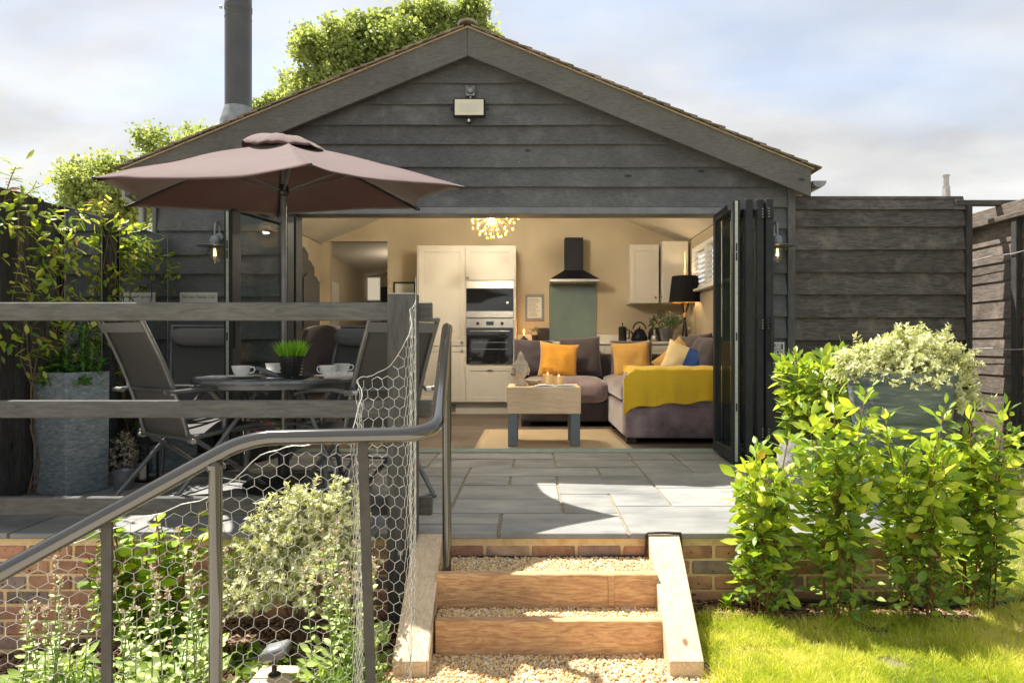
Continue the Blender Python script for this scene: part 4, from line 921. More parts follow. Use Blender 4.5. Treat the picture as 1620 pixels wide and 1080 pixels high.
jb = thing('light_sensor', 'small grey photocell box above the floodlight in the gable', 'sensor', (-.51, 5.75, 3.05))
m_ = MB(); m_.box(-.553, -.470, 5.745, 5.785, 3.010, 3.100, .006); m_.tube([(-.51, 5.76, 3.01), (-.51, 5.76, 2.985)], .012, 8); m_.build('box', 'zinc', jb)
m_ = MB(); m_.lathe([(.034, 0), (.032, .012), (.022, .024), (.002, .03)], (0, 0, 0), 16)
m_.v = [(-.511+v[0], 5.745-v[2], 3.058+v[1]) for v in m_.v]; m_.f = [tuple(reversed(f)) for f in m_.f]; m_.build('dome', 'zinc', jb, smooth=50)
def wall_lamp(x, label):
    t = thing('wall_lamp', label, 'wall lamp', (x, 5.72, 1.75), 'swan-neck lamps either side of the doors')
    m = MB(); m.lathe([(.035, 0), (.035, .02)], (0, 0, 0), 16); m.v = [(x+v[0], 5.788-v[2], 1.83+v[1]) for v in m.v]; m.f = [tuple(reversed(f)) for f in m.f]
    arc = [(x, 5.78, 1.84)]+[(x, 5.735+.042*math.cos(a), 1.90+.05*math.sin(a)) for a in [PI*.05*i for i in range(0, 21)]]+[(x, 5.692, 1.82)]
    m.tube(arc, .009, 10); m.build('swan_neck', 'zinc', t, smooth=50)
    m = MB(); m.lathe([(.012, .085), (.030, .080), (.042, .060), (.044, .045), (.046, .044), (.046, .02), (.043, .018), (.043, .0)], (x, 5.692, 1.745), 24); m.build('cap', 'zinc', t, smooth=40)
    m = MB(); m.lathe([(.044, .004), (.135, -.004), (.136, -.007), (.044, -.002)], (x, 5.692, 1.745), 32, caps=False); m.build('disc_shade', 'zinc', t, smooth=40)
    m = MB(); m.lathe([(.040, 0), (.042, -.05), (.042, -.10), (.036, -.125), (.022, -.142), (.002, -.148)], (x, 5.692, 1.735), 24, caps=False); m.f = [tuple(reversed(f)) for f in m.f]; m.build('glass_jar', 'glassjar', t, smooth=50)
    m = MB(); m.lathe([(.013, 0), (.014, -.02), (.022, -.05), (.024, -.07), (.014, -.095), (.002, -.10)], (x, 5.692, 1.735), 16, caps=False); b = m.build('bulb', 'glassjar', t, smooth=50)
    m = MB()
    for k in range(5): a = 2*PI*k/5; m.tube([(x+.005*math.cos(a), 5.692+.005*math.sin(a), 1.72), (x+.011*math.cos(a), 5.692+.011*math.sin(a), 1.66)], .0012, 4)
    m.build('filament', 'filament', b)
wall_lamp(-2.635, 'swan-neck zinc wall lamp to the left of the doors, beside the umbrella')
wall_lamp(2.055, 'swan-neck zinc wall lamp to the right of the folded door leaves')
def text(name, s, size, x, y, z, m, parent, align='CENTER', ext=.001, sx=1.0, bold=0.0):
    cu = bpy.data.curves.new('lettering', 'FONT'); cu.body = s; cu.size = size; cu.align_x = align; cu.extrude = ext; cu.offset = bold
    tmp = bpy.data.objects.new('t', cu); C.objects.link(tmp); dg = bpy.context.evaluated_depsgraph_get(); dg.update()
    me = bpy.data.meshes.new_from_object(tmp.evaluated_get(dg)); C.objects.unlink(tmp); bpy.data.objects.remove(tmp)
    me.transform(Matrix.Translation((0, 0, 0)) @ Matrix.Rotation(PI/2, 4, 'X') @ Matrix.Diagonal((sx, 1, 1, 1)))
    me.materials.clear(); me.materials.append(M[m]); o = link(name, me, parent); off = wl(parent); o.location = (x-off.x, y-off.y, z-off.z); return o
sg = thing('name_sign', 'small ivory plaque reading Surrey Nests Ltd on the boards behind the chairs', 'sign', (-2.81, 5.78, 1.30))
m_ = MB(); m_.box(-2.970, -2.650, 5.770, 5.776, 1.222, 1.362, .002); m_.build('plate', 'signwhite', sg)
text('lettering', 'Surrey Nests Ltd', .040, -2.81, 5.7685, 1.312, 'ink', sg)
for x in (-2.955, -2.665): m_ = MB(); m_.tube([(x, 5.770, 1.345), (x, 5.766, 1.345)], .005, 8); m_.build('screw', 'steel', sg)
sg = thing('notice_sign', 'small dark notice lettered PLEASE DO NOT TOUCH on the boards beside the door stack', 'sign', (2.04, 5.78, .85))
m_ = MB(); m_.box(1.925, 2.142, 5.768, 5.776, .757, .940, .002); m_.build('frame', 'white', sg)
m_ = MB(); m_.box(1.937, 2.130, 5.7655, 5.7678, .770, .928); m_.build('face', 'signgrey', sg)
for i, s in enumerate(('PLEASE', 'DO NOT', 'TOUCH')): text('lettering', s, .054, 2.034, 5.7645, .885-.046*i, 'white', sg, bold=.0015, sx=.93)
# ------------------------------------------------------------------ umbrella
UX, UY = -1.597, 4.41
um = thing('garden_umbrella', 'large mauve-brown garden umbrella with six panels standing through the round table', 'umbrella', (UX, UY, 0))
RC = 1.15; APEX = Vector((UX, UY+.01, 2.235)); 
def corner(k):
    a = math.radians(-66+60*k); dx, dy = RC*math.cos(a), RC*math.sin(a); return Vector((UX+dx+.045, UY+dy, 1.873+.045*dx/1.1+.088*dy/1.05))
cs = [corner(k) for k in range(6)]
m_ = MB(); nn = 16
for k in range(6):
    A, B = cs[k], cs[(k+1) % 6]
    def fn(u, v, A=A, B=B):
        # u across the gore, v from the top to the hem
        vv = .09+.91*v; E = A.lerp(B, u); mid = 4*u*(1-u)
        E = E.lerp(Vector((APEX.x, APEX.y, E.z)), .135*mid*vv**4)     # scalloped hem
        p = APEX.lerp(E, vv); p.z += .012*math.sin(PI*vv); p.z -= .045*mid*vv*(1.05-vv)*2.2
        p.z += .010*noise.noise(Vector((p.x*3, p.y*3, k)))+.004*noise.noise(Vector((p.x*11, p.y*9, k)))*v
        return p
    m_.grid(fn, nn, nn)
me = m_.mesh('canopy', 'canopy', wl(um), 50); cn = link('canopy', me, um)
sd = cn.modifiers.new('thick', 'SOLIDIFY'); sd.thickness = .0018
m_ = MB()
def vent(u, v):
    a = 2*PI*u; r = .03+.225*v; lift = .015*math.sin(5*a+1)*v**2+.030*max(0, math.sin(2*a+2.4))*v**3
    return (APEX.x+.01+r*1.05*math.cos(a), APEX.y+r*math.sin(a), APEX.z+.030-.10*v**1.6*r/.25+lift-.10*r*math.cos(a)+.06*r*math.sin(a)-.012*math.cos(6*a+.5)*v+.006*math.sin(17*a)*v)
m_.grid(vent, 48, 8); me = m_.mesh('vent_flap', 'canopy', wl(um), 50); vf = link('vent_flap', me, um); sd = vf.modifiers.new('thick', 'SOLIDIFY'); sd.thickness = .002
HB = Vector((UX, UY, 1.905))
for k in range(6):
    E = cs[k]; pts = []
    for t in (.03, .3, .55, .8, .985):
        p = APEX.lerp(E, t); p.z += .012*math.sin(PI*t)-.014; pts.append(p)
    m_ = MB(); m_.tube(pts, .0065, 6); m_.build('rib', 'black', um); m_ = MB(); m_.tube([p+Vector((0, 0, .0155-.012*i/4)) for i, p in enumerate(pts)], .0028, 5); m_.build('seam', 'canopy', um)
    q = APEX.lerp(E, .47); q.z += .01; m_ = MB(); m_.tube([HB+(q-HB).normalized()*.03, q], .0075, 6, flat=.7); m_.build('strut', 'chairtube', um)
    m_ = MB(); m_.lathe([(.002, -.012), (.009, -.008), (.009, .006), (.002, .010)], E, 8); m_.build('rib_tip', 'black', um)
m_ = MB(); m_.tube([(UX, UY, .02), (UX, UY, 2.20)], .0190, 18); m_.build('pole', 'chairtube', um, smooth=50)
m_ = MB(); m_.lathe([(.022, -.03), (.034, -.02), (.040, 0), (.034, .02), (.026, .045)], HB, 16); m_.build('runner_hub', 'black', um, smooth=40)
m_ = MB(); m_.lathe([(.25, 0.002), (.25, .03), (.22, .05), (.06, .065), (.035, .08), (.035, .26), (.024, .28)], (UX, UY, 0), 36); m_.build('base', 'black', um, smooth=35)
# ------------------------------------------------------------------ patio table
tb = thing('patio_table', 'round grey glass-topped patio table under the umbrella', 'table', (UX, UY, 0))
m_ = MB(); m_.lathe([(.028, .690), (.53, .690), (.542, .686), (.548, .697), (.546, .710), (.535, .715), (.028, .712)], (UX, UY, 0), 56, caps=False); m_.build('tabletop', 'tabletop', tb, smooth=35)
m_ = MB(); m_.lathe([(.50, .660), (.52, .660), (.52, .689), (.50, .689)], (UX, UY, 0), 48); m_.build('apron_ring', 'chairtube', tb, smooth=35)
for k in range(4):
    a = PI/4+PI/2*k+.15; c, s = math.cos(a), math.sin(a)
    pts = [(UX+c*r, UY+s*r, z) for r, z in ((.49, .655), (.44, .60), (.40, .48), (.40, .35), (.42, .18), (.46, .0))]
    m_ = MB(); m_.tube(pts, .0165, 10); l = m_.build('leg', 'chairtube', tb, smooth=50)
m_ = MB()
for k in range(2): a = PI/4+PI/2*k+.15; c, s = math.cos(a)*.40, math.sin(a)*.40; m_.tube([(UX-c, UY-s, .40+.02*k), (UX+c, UY+s, .40+.02*k)], .010, 8)
m_.build('stretcher', 'chairtube', tb, smooth=50)
# ------------------------------------------------------------------ chairs
def make_chair(name, label):
    t = thing(name, label, 'chair', (0, 0, 0), 'folding chairs round the patio table')
    B0, B1 = Vector((.235, -.20, .37)), Vector((.225, -.47, 1.07))
    def back(s, q): return Vector((s*(B0.x+(B1.x-B0.x)*q), B0.y+(B1.y-B0.y)*q+.025*math.sin(PI*q), B0.z+(B1.z-B0.z)*q))
    m = MB()
    for s in (-1, 1): m.tube([back(s, i/8) for i in range(9)], .0135, 10)
    m.tube([back(-1, .985), back(1, .985)], .0125, 8); m.tube([back(-1, .02), back(1, .02)], .011, 8); m.tube([back(-1, .42), Vector((0, back(1, .42).y-.03, back(1, .42).z)), back(1, .42)], .008, 8)
    m.build('back_frame', 'chairtube', t, smooth=50)
    m = MB(); m.grid(lambda u, v: back(1, .03+.93*v)*1.0 + Vector((-(1-u)*2*back(1, .03+.93*v).x, -.012*math.sin(PI*u)+.004, 0)), 8, 12)
    o = link('backrest', m.mesh('backrest', 'sling', smooth=60), t); sd = o.modifiers.new('thick', 'SOLIDIFY'); sd.thickness = .004
    m = MB()
    for s in (-1, 1): m.tube([(s*.24, -.22, .385), (s*.245, .05, .415), (s*.245, .22, .435), (s*.24, .27, .415)], .013, 10)
    m.tube([(-.24, .27, .415), (.24, .27, .415)], .012, 8); m.build('seat_frame', 'chairtube', t, smooth=50)
    m = MB(); m.grid(lambda u, v: (-.232+.464*u, -.20+.46*v, .388+.045*v-.022*math.sin(PI*u)*math.sin(PI*v)), 8, 10)
    o = link('seat', m.mesh('seat', 'sling', smooth=60), t); sd = o.modifiers.new('thick', 'SOLIDIFY'); sd.thickness = .004
    for s in (-1, 1):
        m = MB(); m.tube([(s*.275, .20, .625), (s*.275, -.03, .36), (s*.275, -.37, .012)], .0135, 10); m.build('leg', 'chairtube', t, smooth=50)
        m = MB(); m.tube([(s*.255, -.22, .41), (s*.255, .02, .24), (s*.255, .32, .012)], .0135, 10); m.build('leg', 'chairtube', t, smooth=50)
        m = MB(); m.tube([(s*.285, -.36, .655), (s*.287, -.20, .665), (s*.287, .10, .650), (s*.285, .25, .630), (s*.28, .27, .615)], .019, 10, flat=.6); m.build('armrest', 'chairtube', t, smooth=50)
        m = MB(); m.tube([(s*.250, -.205, .375), (s*.285, -.205, .375)], .016, 8); m.build('pivot', 'steel', t); m = MB(); m.tube([(s*.262, -.03, .285), (s*.29, -.03, .285)], .010, 8); m.build('pivot', 'steel', t); m = MB(); m.tube([(s*.23, -.335, .655), (s*.30, -.335, .655)], .015, 8); m.build('pivot', 'steel', t)
    m = MB(); m.tube([(-.275, -.355, .026), (.275, -.355, .026)], .009, 8); m.build('stretcher', 'chairtube', t, smooth=50); m = MB(); m.tube([(-.255, .30, .03), (.255, .30, .03)], .009, 8); m.build('stretcher', 'chairtube', t, smooth=50)
    m = MB()
    m.grid(lambda u, v: back(1, .88+.075*v)*1.0+Vector((-(1-u)*2.06*back(1, .88+.075*v).x, -.016-.004*math.sin(PI*u), 0)), 8, 2); o = link('head_strap', m.mesh('head_strap', 'cushion_grey', smooth=60), t)
    return t, back
def headrest(t, back):
    m = MB(); nu, nv = 16, 14
    def fn(u, v):
        a = 2*PI*v; x = (-1+2*u); e = (1-abs(x)**5)**.5 if abs(x) < 1 else 0; e = max(e, .0)
        c = back(1, .865); c.x = 0; r1, r2 = .072*(.25+.75*e), .045*(.2+.8*e)
        return Vector((x*.235, c.y+.055+r2*math.cos(a), c.z+r1*math.sin(a)+.01*abs(x)**3))
    m.grid(fn, nu, nv); o = link('headrest_pillow', m.mesh('headrest_pillow', 'cushion_grey', smooth=70), t); return o
ch1, backf = make_chair('folding_chair', 'black mesh folding chair at the front left of the round table, seen from behind')
chp, _ = make_chair('folding_chair', 'black mesh folding chair at the back left of the table with a grey headrest pillow'); headrest(chp, backf)
ch4 = copy_tree(ch1); ch4['label'] = 'black mesh folding chair behind the netted fence post, seen from behind'
ch3 = copy_tree(chp); ch3['label'] = 'grey folding chair with a headrest pillow at the back right of the table'
for o, x, y, rz in ((ch1, -2.02, 4.16, -33), (chp, -2.36, 4.93, 205), (ch3, -1.45, 5.08, 165), (ch4, -1.03, 4.14, 45)):
    o.location = (x, y, 0.002); o.rotation_euler = (0, 0, math.radians(rz))
# ------------------------------------------------------------------ on the table
TZ = .7155
def cup(x, y, rz, label):
    t = thing('tea_cup', label, 'cup', (0, 0, 0), 'white cups and saucers on the patio table')
    m = MB(); m.lathe([(.002, .004), (.05, .004), (.085, .016), (.088, .018), (.085, .020), (.05, .009), (.002, .008)], (0, 0, 0), 28, caps=False); m.build('saucer', 'china', t, smooth=40)
    m = MB(); m.lathe([(.002, .012), (.026, .012), (.030, .018), (.048, .045), (.056, .078), (.0535, .078), (.045, .047), (.026, .022), (.002, .020)], (0, 0, 0), 28, caps=False); m.build('cup', 'china', t, smooth=50)
    m = MB(); m.tube([(.050, 0, .068), (.072, 0, .070), (.080, 0, .055), (.070, 0, .038), (.044, 0, .034)], .0045, 8); m.build('handle', 'china', t, smooth=50)
    t.location = (x, y, TZ); t.rotation_euler = (0, 0, rz)
cup(-1.74, 4.10, .1, 'white cup and saucer near the left end of the patio table')
cup(-1.74, 4.62, 2.4, 'white cup on a saucer at the back of the table, left of the umbrella pole')
cup(-1.235, 4.16, PI-.3, 'white cup on a saucer to the right of the grass pot, nearer the camera')
cup(-1.26, 4.55, -.1, 'white cup on a saucer at the back right of the table')
t = thing('grass_pot', 'black basket pot of bright green grass in the middle of the table', 'pot plant', (-1.478, 4.22, TZ))
m_ = MB(); c = (-1.478, 4.22, TZ)
m_.lathe([(.048, .001), (.052, .004), (.074, .125), (.076, .135), (.070, .135), (.066, .120), (.01, .115)], c, 28); m_.build('pot', 'black', t, smooth=40)
for k in range(6): z = .018+.019*k; r = .0545+.02*z/.125+.0008; m_ = MB(); m_.lathe([(r-.002, z-.003), (r+.0022, z), (r-.002+.001, z+.003)], c, 28, caps=False); m_.build('woven_band', 'hose', t, smooth=50)
m_ = MB()
for k in range(22): a = 2*PI*k/22; m_.tube([(c[0]+.0525*math.cos(a), c[1]+.0525*math.sin(a), c[2]+.006), (c[0]+.0755*math.cos(a), c[1]+.0755*math.sin(a), c[2]+.128)], .0022, 4)
m_.build('weave', 'hose', t)
n = 420; a = NR.uniform(0, 2*PI, n); r = .062*np.sqrt(NR.rand(n)); P = np.stack([c[0]+r*np.cos(a), c[1]+r*np.sin(a), np.full(n, c[2]+.11)], 1); D = np.stack([np.cos(a)*r*7, np.sin(a)*r*7, np.ones(n)], 1)+NR.randn(n, 3)*.12
v, f, rr_ = leafshape(.045, seg=3, droop=.18); scatter('grass_blades', v, f, frames(P, D, NR.randn(n, 3), NR.uniform(.07, .135, n)), 'lf_potgrass', NR.rand(n), t, kind='stuff')
t = thing('rolled_newspaper', 'rolled newspaper lying at the right edge of the table', 'newspaper', (-1.17, 4.04, TZ)); m_ = MB()
for k in range(3): m_.lathe([(.021-.006*k, -.10), (.021-.006*k, .10)], (0, 0, 0), 18, caps=False)
m_.lathe([(.0205, -.099), (.0205, .099)], (0, 0, 0), 18, caps=False)
m_.v = [(-1.13+v[2]*.95-v[1]*.25, 4.06+v[1]*.97+v[2]*.25, TZ+.022+v[0]) for v in m_.v]; m_.build('roll', 'paper', t, smooth=50)
t = thing('folded_newspaper', 'thin folded newspaper lying flat at the left edge of the table', 'newspaper', (-1.98, 4.23, TZ)); m_ = MB()
m_.box(-2.02, -1.86, 4.11, 4.30, TZ+.001, TZ+.006); m_.box(-2.015, -1.865, 4.113, 4.297, TZ+.0065, TZ+.010); m_.build('sheets', 'paper', t)
t = thing('sunglasses_case', 'dark spectacle case leaning between the cups on the table', 'case', (-1.62, 4.13, TZ)); m_ = MB()
m_.lathe([(.002, -.075), (.016, -.06), (.024, -.02), (.024, .03), (.014, .07), (.002, .08)], (0, 0, 0), 14, sy=.6); m_.v = [(-1.61+v[2]*.93+v[0]*.35, 4.15+v[1]*1.4, TZ+.040-v[2]*.36+v[0]*.6) for v in m_.v]; m_.build('shell', 'cushion_grey', t, smooth=60)
t = thing('glass_ashtray', 'low dark glass dish at the foot of the grass pot', 'dish', (-1.40, 4.14, TZ)); m_ = MB(); m_.lathe([(.03, .001), (.05, .004), (.055, .014), (.050, .014), (.04, .006), (.001, .005)], (-1.385, 4.10, TZ), 20, caps=False); m_.build('dish', 'blackglass', t, smooth=40)
# ------------------------------------------------------------------ planters and small things on the patio
def square_planter(name, label, x, y, s, h, rot, m='planter', taper=.92, group=None):
    t = thing(name, label, 'planter', (x, y, 0), group)
    m_ = MB(); ns = 10; q = []
    for lvl, (sc_, z) in enumerate([(taper, .001), (taper+(1-taper)*.3, h*.3), (taper+(1-taper)*.65, h*.65), (1.0, h), (.90, h), (.88, h-.06)]):
        for k in range(4): a = rot+PI/4+PI/2*k; q.append((x+s/math.sqrt(2)*sc_*math.cos(a), y+s/math.sqrt(2)*sc_*math.sin(a), z))
    f = [(3, 2, 1, 0)]+[(i*4+k, i*4+(k+1) % 4, (i+1)*4+(k+1) % 4, (i+1)*4+k) for i in range(5) for k in range(4)]
    m_.add(q, f); o = m_.build('pot', m, t); bv = o.modifiers.new('bevel', 'BEVEL'); bv.width = .008; bv.segments = 2
    m_ = MB(); c = [(x+s/math.sqrt(2)*.885*math.cos(rot+PI/4+PI/2*k), y+s/math.sqrt(2)*.885*math.sin(rot+PI/4+PI/2*k), h-.05) for k in range(4)]; m_.add(c, [(0, 1, 2, 3)]); m_.build('soil', 'soil', t); return t
pl1 = square_planter('square_planter', 'tall blue-grey textured square planter in the left corner of the patio', -2.885, 4.29, .29, .75, math.radians(-20), 'planter', .975)
pl2 = square_planter('square_planter', 'low blue-grey square planter standing behind the front left chair', -2.72, 5.10, .33, .33, math.radians(48), 'planter')
t = thing('lantern', 'small black metal candle lantern on the slabs behind the tall planter', 'lantern', (-2.62, 4.62, 0)); x, y = -2.62, 4.62
m_ = MB(); m_.box(x-.07, x+.07, y-.07, y+.07, .0, .015, .002); m_.box(x-.07, x+.07, y-.07, y+.07, .24, .255, .002)
for a in (-1, 1):
    for b in (-1, 1): m_.box(x+a*.06-.006, x+a*.06+.006, y+b*.06-.006, y+b*.06+.006, .0155, .2395)
m_.lathe([(.07, 0), (.03, .04), (.03, .05), (.002, .052)], (x, y, .2555), 4); m_.build('frame', 'black', t)
m_ = MB()
for k in range(3): m_.box(x-.055, x+.055, y-.063, y-.059, .17+.018*k, .176+.018*k)
m_.build('grille', 'black', t); m_ = MB(); m_.lathe([(.028, .016), (.028, .12), (.002, .122)], (x, y, 0), 16); m_.build('candle', 'worktop', t, smooth=40)
m_ = MB(); m_.tube([(x-.03, y, .31), (x-.025, y, .36), (x, y, .38), (x+.025, y, .36), (x+.03, y, .31)], .003, 6); m_.build('handle', 'black', t)
def round_pot(name, label, x, y, z, prof, m, n=28, cat='planter'):
    t = thing(name, label, cat, (x, y, z)); m_ = MB(); m_.lathe(prof, (x, y, z), n); m_.build('pot', m, t, smooth=40); return t
ph = round_pot('heather_pot', 'small grey pot of silvery heather beside the tall planter', -2.60, 4.36, 0, [(.05, .001), (.055, .01), (.065, .11), (.068, .12), (.060, .12), (.055, .10)], 'zinc', cat='pot plant')
pw = round_pot('white_flower_pot', 'dark pot of cream flowers against the left fence', -2.80, 5.50, 0, [(.09, .001), (.11, .18), (.10, .18), (.095, .15)], 'black', cat='pot plant')
pm = round_pot('flower_trough', 'low dark bowl of magenta flowers by the boards behind the table', -2.20, 5.42, 0, [(.10, .001), (.14, .16), (.13, .16), (.12, .14)], 'black', cat='pot plant')
pr = round_pot('slate_planter', 'large tapered slate-grey planter behind the laurels at the right of the patio', 1.96, 3.62, 0, [(.145, .001), (.15, .01), (.19, .25), (.235, .52), (.262, .76), (.266, .775), (.25, .775), (.24, .72), (.01, .715)], 'planter_w', 40)
pq = round_pot('stone_planter', 'rounded pale stone planter half hidden by the laurels beside the door stack', 1.67, 4.08, 0, [(.10, .001), (.11, .01), (.16, .12), (.185, .20), (.19, .27), (.165, .34), (.17, .37), (.15, .37), (.14, .34), (.01, .33)], 'stone_pot', 40)
t = thing('hand_tool_box', 'black box with an orange clip standing against the wall under the notice', 'box', (2.06, 5.60, 0)); m_ = MB(); m_.box(1.93, 2.17, 5.48, 5.70, 0.0, .50, .01); m_.build('case', 'black', t)
m_ = MB(); m_.box(2.03, 2.08, 5.465, 5.479, .50-.09, .55-.06, .003); m_.box(2.04, 2.075, 5.465, 5.479, .24, .30, .003); m_.build('clip', 'orange', t)
m_ = MB(); m_.lathe([(.045, .501), (.03, .56), (.012, .60), (.014, .63), (.002, .64)], (2.05, 5.58, 0), 14); m_.build('ornament_knob', 'brass', t, smooth=50)
# spotlight in the bed
t = thing('spike_spotlight', 'small dark grey garden spotlight on a pale timber offcut in the bark', 'spotlight', (-.985, 2.62, -.40)); x, y, z = -.985, 2.62, -.345
m_ = MB(); m_.lathe([(.024, 0), (.024, .004), (.010, .006), (.010, .055), (.013, .06)], (x, y, z), 14); m_.build('stem', 'bar', t, smooth=40)
m_ = MB(); m_.box(x-.045, x+.055, y-.035, y+.045, z+.061, z+.112, .012)
m_.v = [(v[0], v[1], v[2]+(v[0]-x)*.25) for v in m_.v]; m_.build('head', 'zinc', t, smooth=40)
m_ = MB(); m_.tube([(x-.04, y, z+.07), (x-.09, y-.005, z+.062), (x-.15, y, z+.05), (x-.19, y-.03, z+.0), (x-.20, y-.06, z-.06)], .004, 6); m_.build('cable', 'hose', t, smooth=50)
m_ = MB(); m_.hexa([(-1.06, 2.54, -.44), (-.90, 2.54, -.44), (-.90, 2.70, -.44), (-1.06, 2.70, -.44), (-1.06, 2.54, -.347), (-.90, 2.54, -.347), (-.90, 2.70, -.347), (-1.06, 2.70, -.347)])
m_.top('timber_offcut', 'sleeper_y', 'short pale timber block lying in the bark under the garden spotlight', 'timber', (-.98, 2.62, -.44))
# hoses / cables
m_ = MB(); m_.tube([(-.43, 3.335, -.118), (-.2, 3.34, -.116), (.1, 3.338, -.119), (.35, 3.34, -.116), (.555, 3.335, -.112), (.562, 3.325, -.06), (.562, 3.322, -.004), (.57, 3.318, .006), (.65, 3.318, .007), (.728, 3.32, .004), (.732, 3.325, -.05), (.73, 3.33, -.25)], .0065, 8); o = m_.top('light_string_cable', 'hose', 'black cable with tiny lights running along the top tread against the bricks', 'cable', (0, 3.34, -.12), 50)
m_ = MB(); m_.tube([(1.02, 3.28, -.33), (1.3, 3.30, -.315), (1.6, 3.27, -.318), (1.85, 3.25, -.325), (2.2, 3.27, -.322), (2.5, 3.35, -.315), (2.62, 3.42, -.34)], .009, 8); m_.top('irrigation_hose', 'hose', 'black irrigation hose lying along the foot of the wall under the laurels', 'hose', (1.7, 3.28, -.33), 50)
# neighbour's flue and shed behind the fence
t = thing('garden_shed', 'neighbouring shed behind the right fence, only its stainless flue showing', 'shed', (7.3, 12.2, -.15)); m_ = MB(); m_.box(5.6, 9.0, 11.6, 14.5, -.2, 2.3); m_.build('wall', 'black_x', t)
m_ = MB(); m_.prism_y([(5.4, 2.31), (9.2, 2.31), (7.3, 3.02)], 11.4, 14.7); m_.build('roof', 'tile', t)
m_ = MB(); m_.lathe([(.065, 2.6), (.065, 3.62), (.060, 3.63), (.060, 3.70), (.045, 3.70), (.045, 3.86), (.058, 3.87), (.058, 3.90), (.002, 3.905)], (7.3, 12.0, 0), 20); m_.build('flue', 'stainless', t, smooth=35)
# ------------------------------------------------------------------ kitchen
kt = thing('tall_kitchen_unit', 'tall stone-coloured shaker unit holding the microwave and the oven', 'kitchen unit', (-.85, 9.3, 0))
m_ = MB(); m_.box(-1.508, -.20, 9.022, 9.598, .16, 2.228, .003); m_.build('carcass', 'cabinet', kt)
m_ = MB(); m_.box(-1.508, -.20, 9.08, 9.598, .0, .159); m_.build('plinth', 'cabinet', kt)
m_ = MB()
for k in range(5): m_.box(-1.22+.0, -1.0, 9.072, 9.079, .03+.022*k, .04+.022*k)
m_.build('plinth_vent', 'black', kt)
def shaker(x0, x1, z0, z1, y, parent, knob=None, m='cabinet', cup=False):
    g = .003; x0 += g; x1 -= g; z0 += g; z1 -= g; f = .065; m_ = MB()
    m_.box(x0, x1, y-.012, y, z0, z1); m_.box(x0, x0+f, y-.022, y-.0125, z0, z1, .002); m_.box(x1-f, x1, y-.022, y-.0125, z0, z1, .002)
    m_.box(x0+f+.0005, x1-f-.0005, y-.022, y-.0125, z1-f, z1, .002); m_.box(x0+f+.0005, x1-f-.0005, y-.022, y-.0125, z0, z0+f, .002)
    d = m_.build('door', m, parent)
    if knob:
        m_ = MB(); m_.lathe([(.008, 0), (.008, .015), (.017, .022), (.017, .030), (.002, .034)], (0, 0, 0), 12); m_.v = [(knob[0]+v[0], y-.022-v[2], knob[1]+v[1]) for v in m_.v]; m_.f = [tuple(reversed(f)) for f in m_.f]; m_.build('knob', 'zinc', d, smooth=50)
    if cup:
        m_ = MB(); xc = (x0+x1)/2; m_.grid(lambda u, v: (xc+.04*math.cos(PI*u), y-.022-.025*math.sin(PI*v/1.3)*math.sin(PI*u), z1-.075+.028*math.sin(PI*u)*(1-v*.4)), 10, 5); m_.build('cup_handle', 'zinc', d, smooth=60)
    return d
shaker(-1.485, -.868, .90, 2.205, 9.02, kt, (-.905, .955)); shaker(-1.485, -.868, .162, .895, 9.02, kt, (-.905, .84))
shaker(-.862, -.222, 1.765, 2.205, 9.02, kt, (-.83, 1.80)); shaker(-.862, -.222, .162, .645, 9.02, kt, cup=True)
mw = thing('microwave', 'built-in microwave with black glass between steel strips, above the oven', 'microwave', (-.54, 9.0, 1.27))
m_ = MB(); m_.box(-.852, -.230, 8.995, 9.019, 1.66, 1.757, .002); m_.box(-.852, -.230, 8.995, 9.019, 1.275, 1.362, .002); m_.build('steel_trim', 'steel', mw)
m_ = MB(); m_.box(-.850, -.232, 8.990, 9.018, 1.363, 1.659, .002); dd = m_.build('door', 'blackglass', mw)
m_ = MB(); m_.box(-.74, -.43, 8.987, 8.9895, 1.42, 1.60); m_.build('window', 'blackglass', dd)
m_ = MB(); m_.lathe([(.018, 0), (.016, .015), (.001, .016)], (0, 0, 0), 14); m_.v = [(-.31+v[0], 8.989-v[2], 1.47+v[1]) for v in m_.v]; m_.f = [tuple(reversed(f)) for f in m_.f]; m_.build('dial', 'steel', dd)
ov = thing('oven', 'built-in oven with steel control panel and black glass door', 'oven', (-.54, 9.0, .65))
m_ = MB(); m_.box(-.852, -.230, 8.992, 9.019, 1.142, 1.262, .002); m_.build('control_panel', 'steel', ov)
for x in (-.70, -.38):
    m_ = MB(); m_.lathe([(.022, 0), (.020, .022), (.001, .023)], (0, 0, 0), 14); m_.v = [(x+v[0], 8.991-v[2], 1.20+v[1]) for v in m_.v]; m_.f = [tuple(reversed(f)) for f in m_.f]; m_.build('dial', 'black', ov)
m_ = MB(); m_.box(-.59, -.49, 8.989, 8.9915, 1.175, 1.225); m_.build('display', 'blackglass', ov)
m_ = MB(); m_.box(-.850, -.232, 8.990, 9.018, .668, 1.140, .003); dd = m_.build('door', 'blackglass', ov)
m_ = MB(); m_.tube([(-.80, 8.990, 1.095), (-.80, 8.955, 1.095), (-.28, 8.955, 1.095), (-.28, 8.990, 1.095)], .010, 8); m_.build('handle', 'steel', dd, smooth=50)
m_ = MB(); m_.box(-.79, -.29, 8.986, 8.9895, .80, 1.05, .001); m_.build('window', 'blackglass', dd)
m_ = MB(); m_.tube([(-.77, 8.984, .86), (-.31, 8.984, .86)], .003, 5); m_.tube([(-.77, 8.984, .95), (-.31, 8.984, .95)], .003, 5); m_.build('rack', 'steel', dd)
bu = thing('kitchen_counter', 'run of base units with a cream worktop along the back wall', 'kitchen counter', (.9, 9.3, 0))
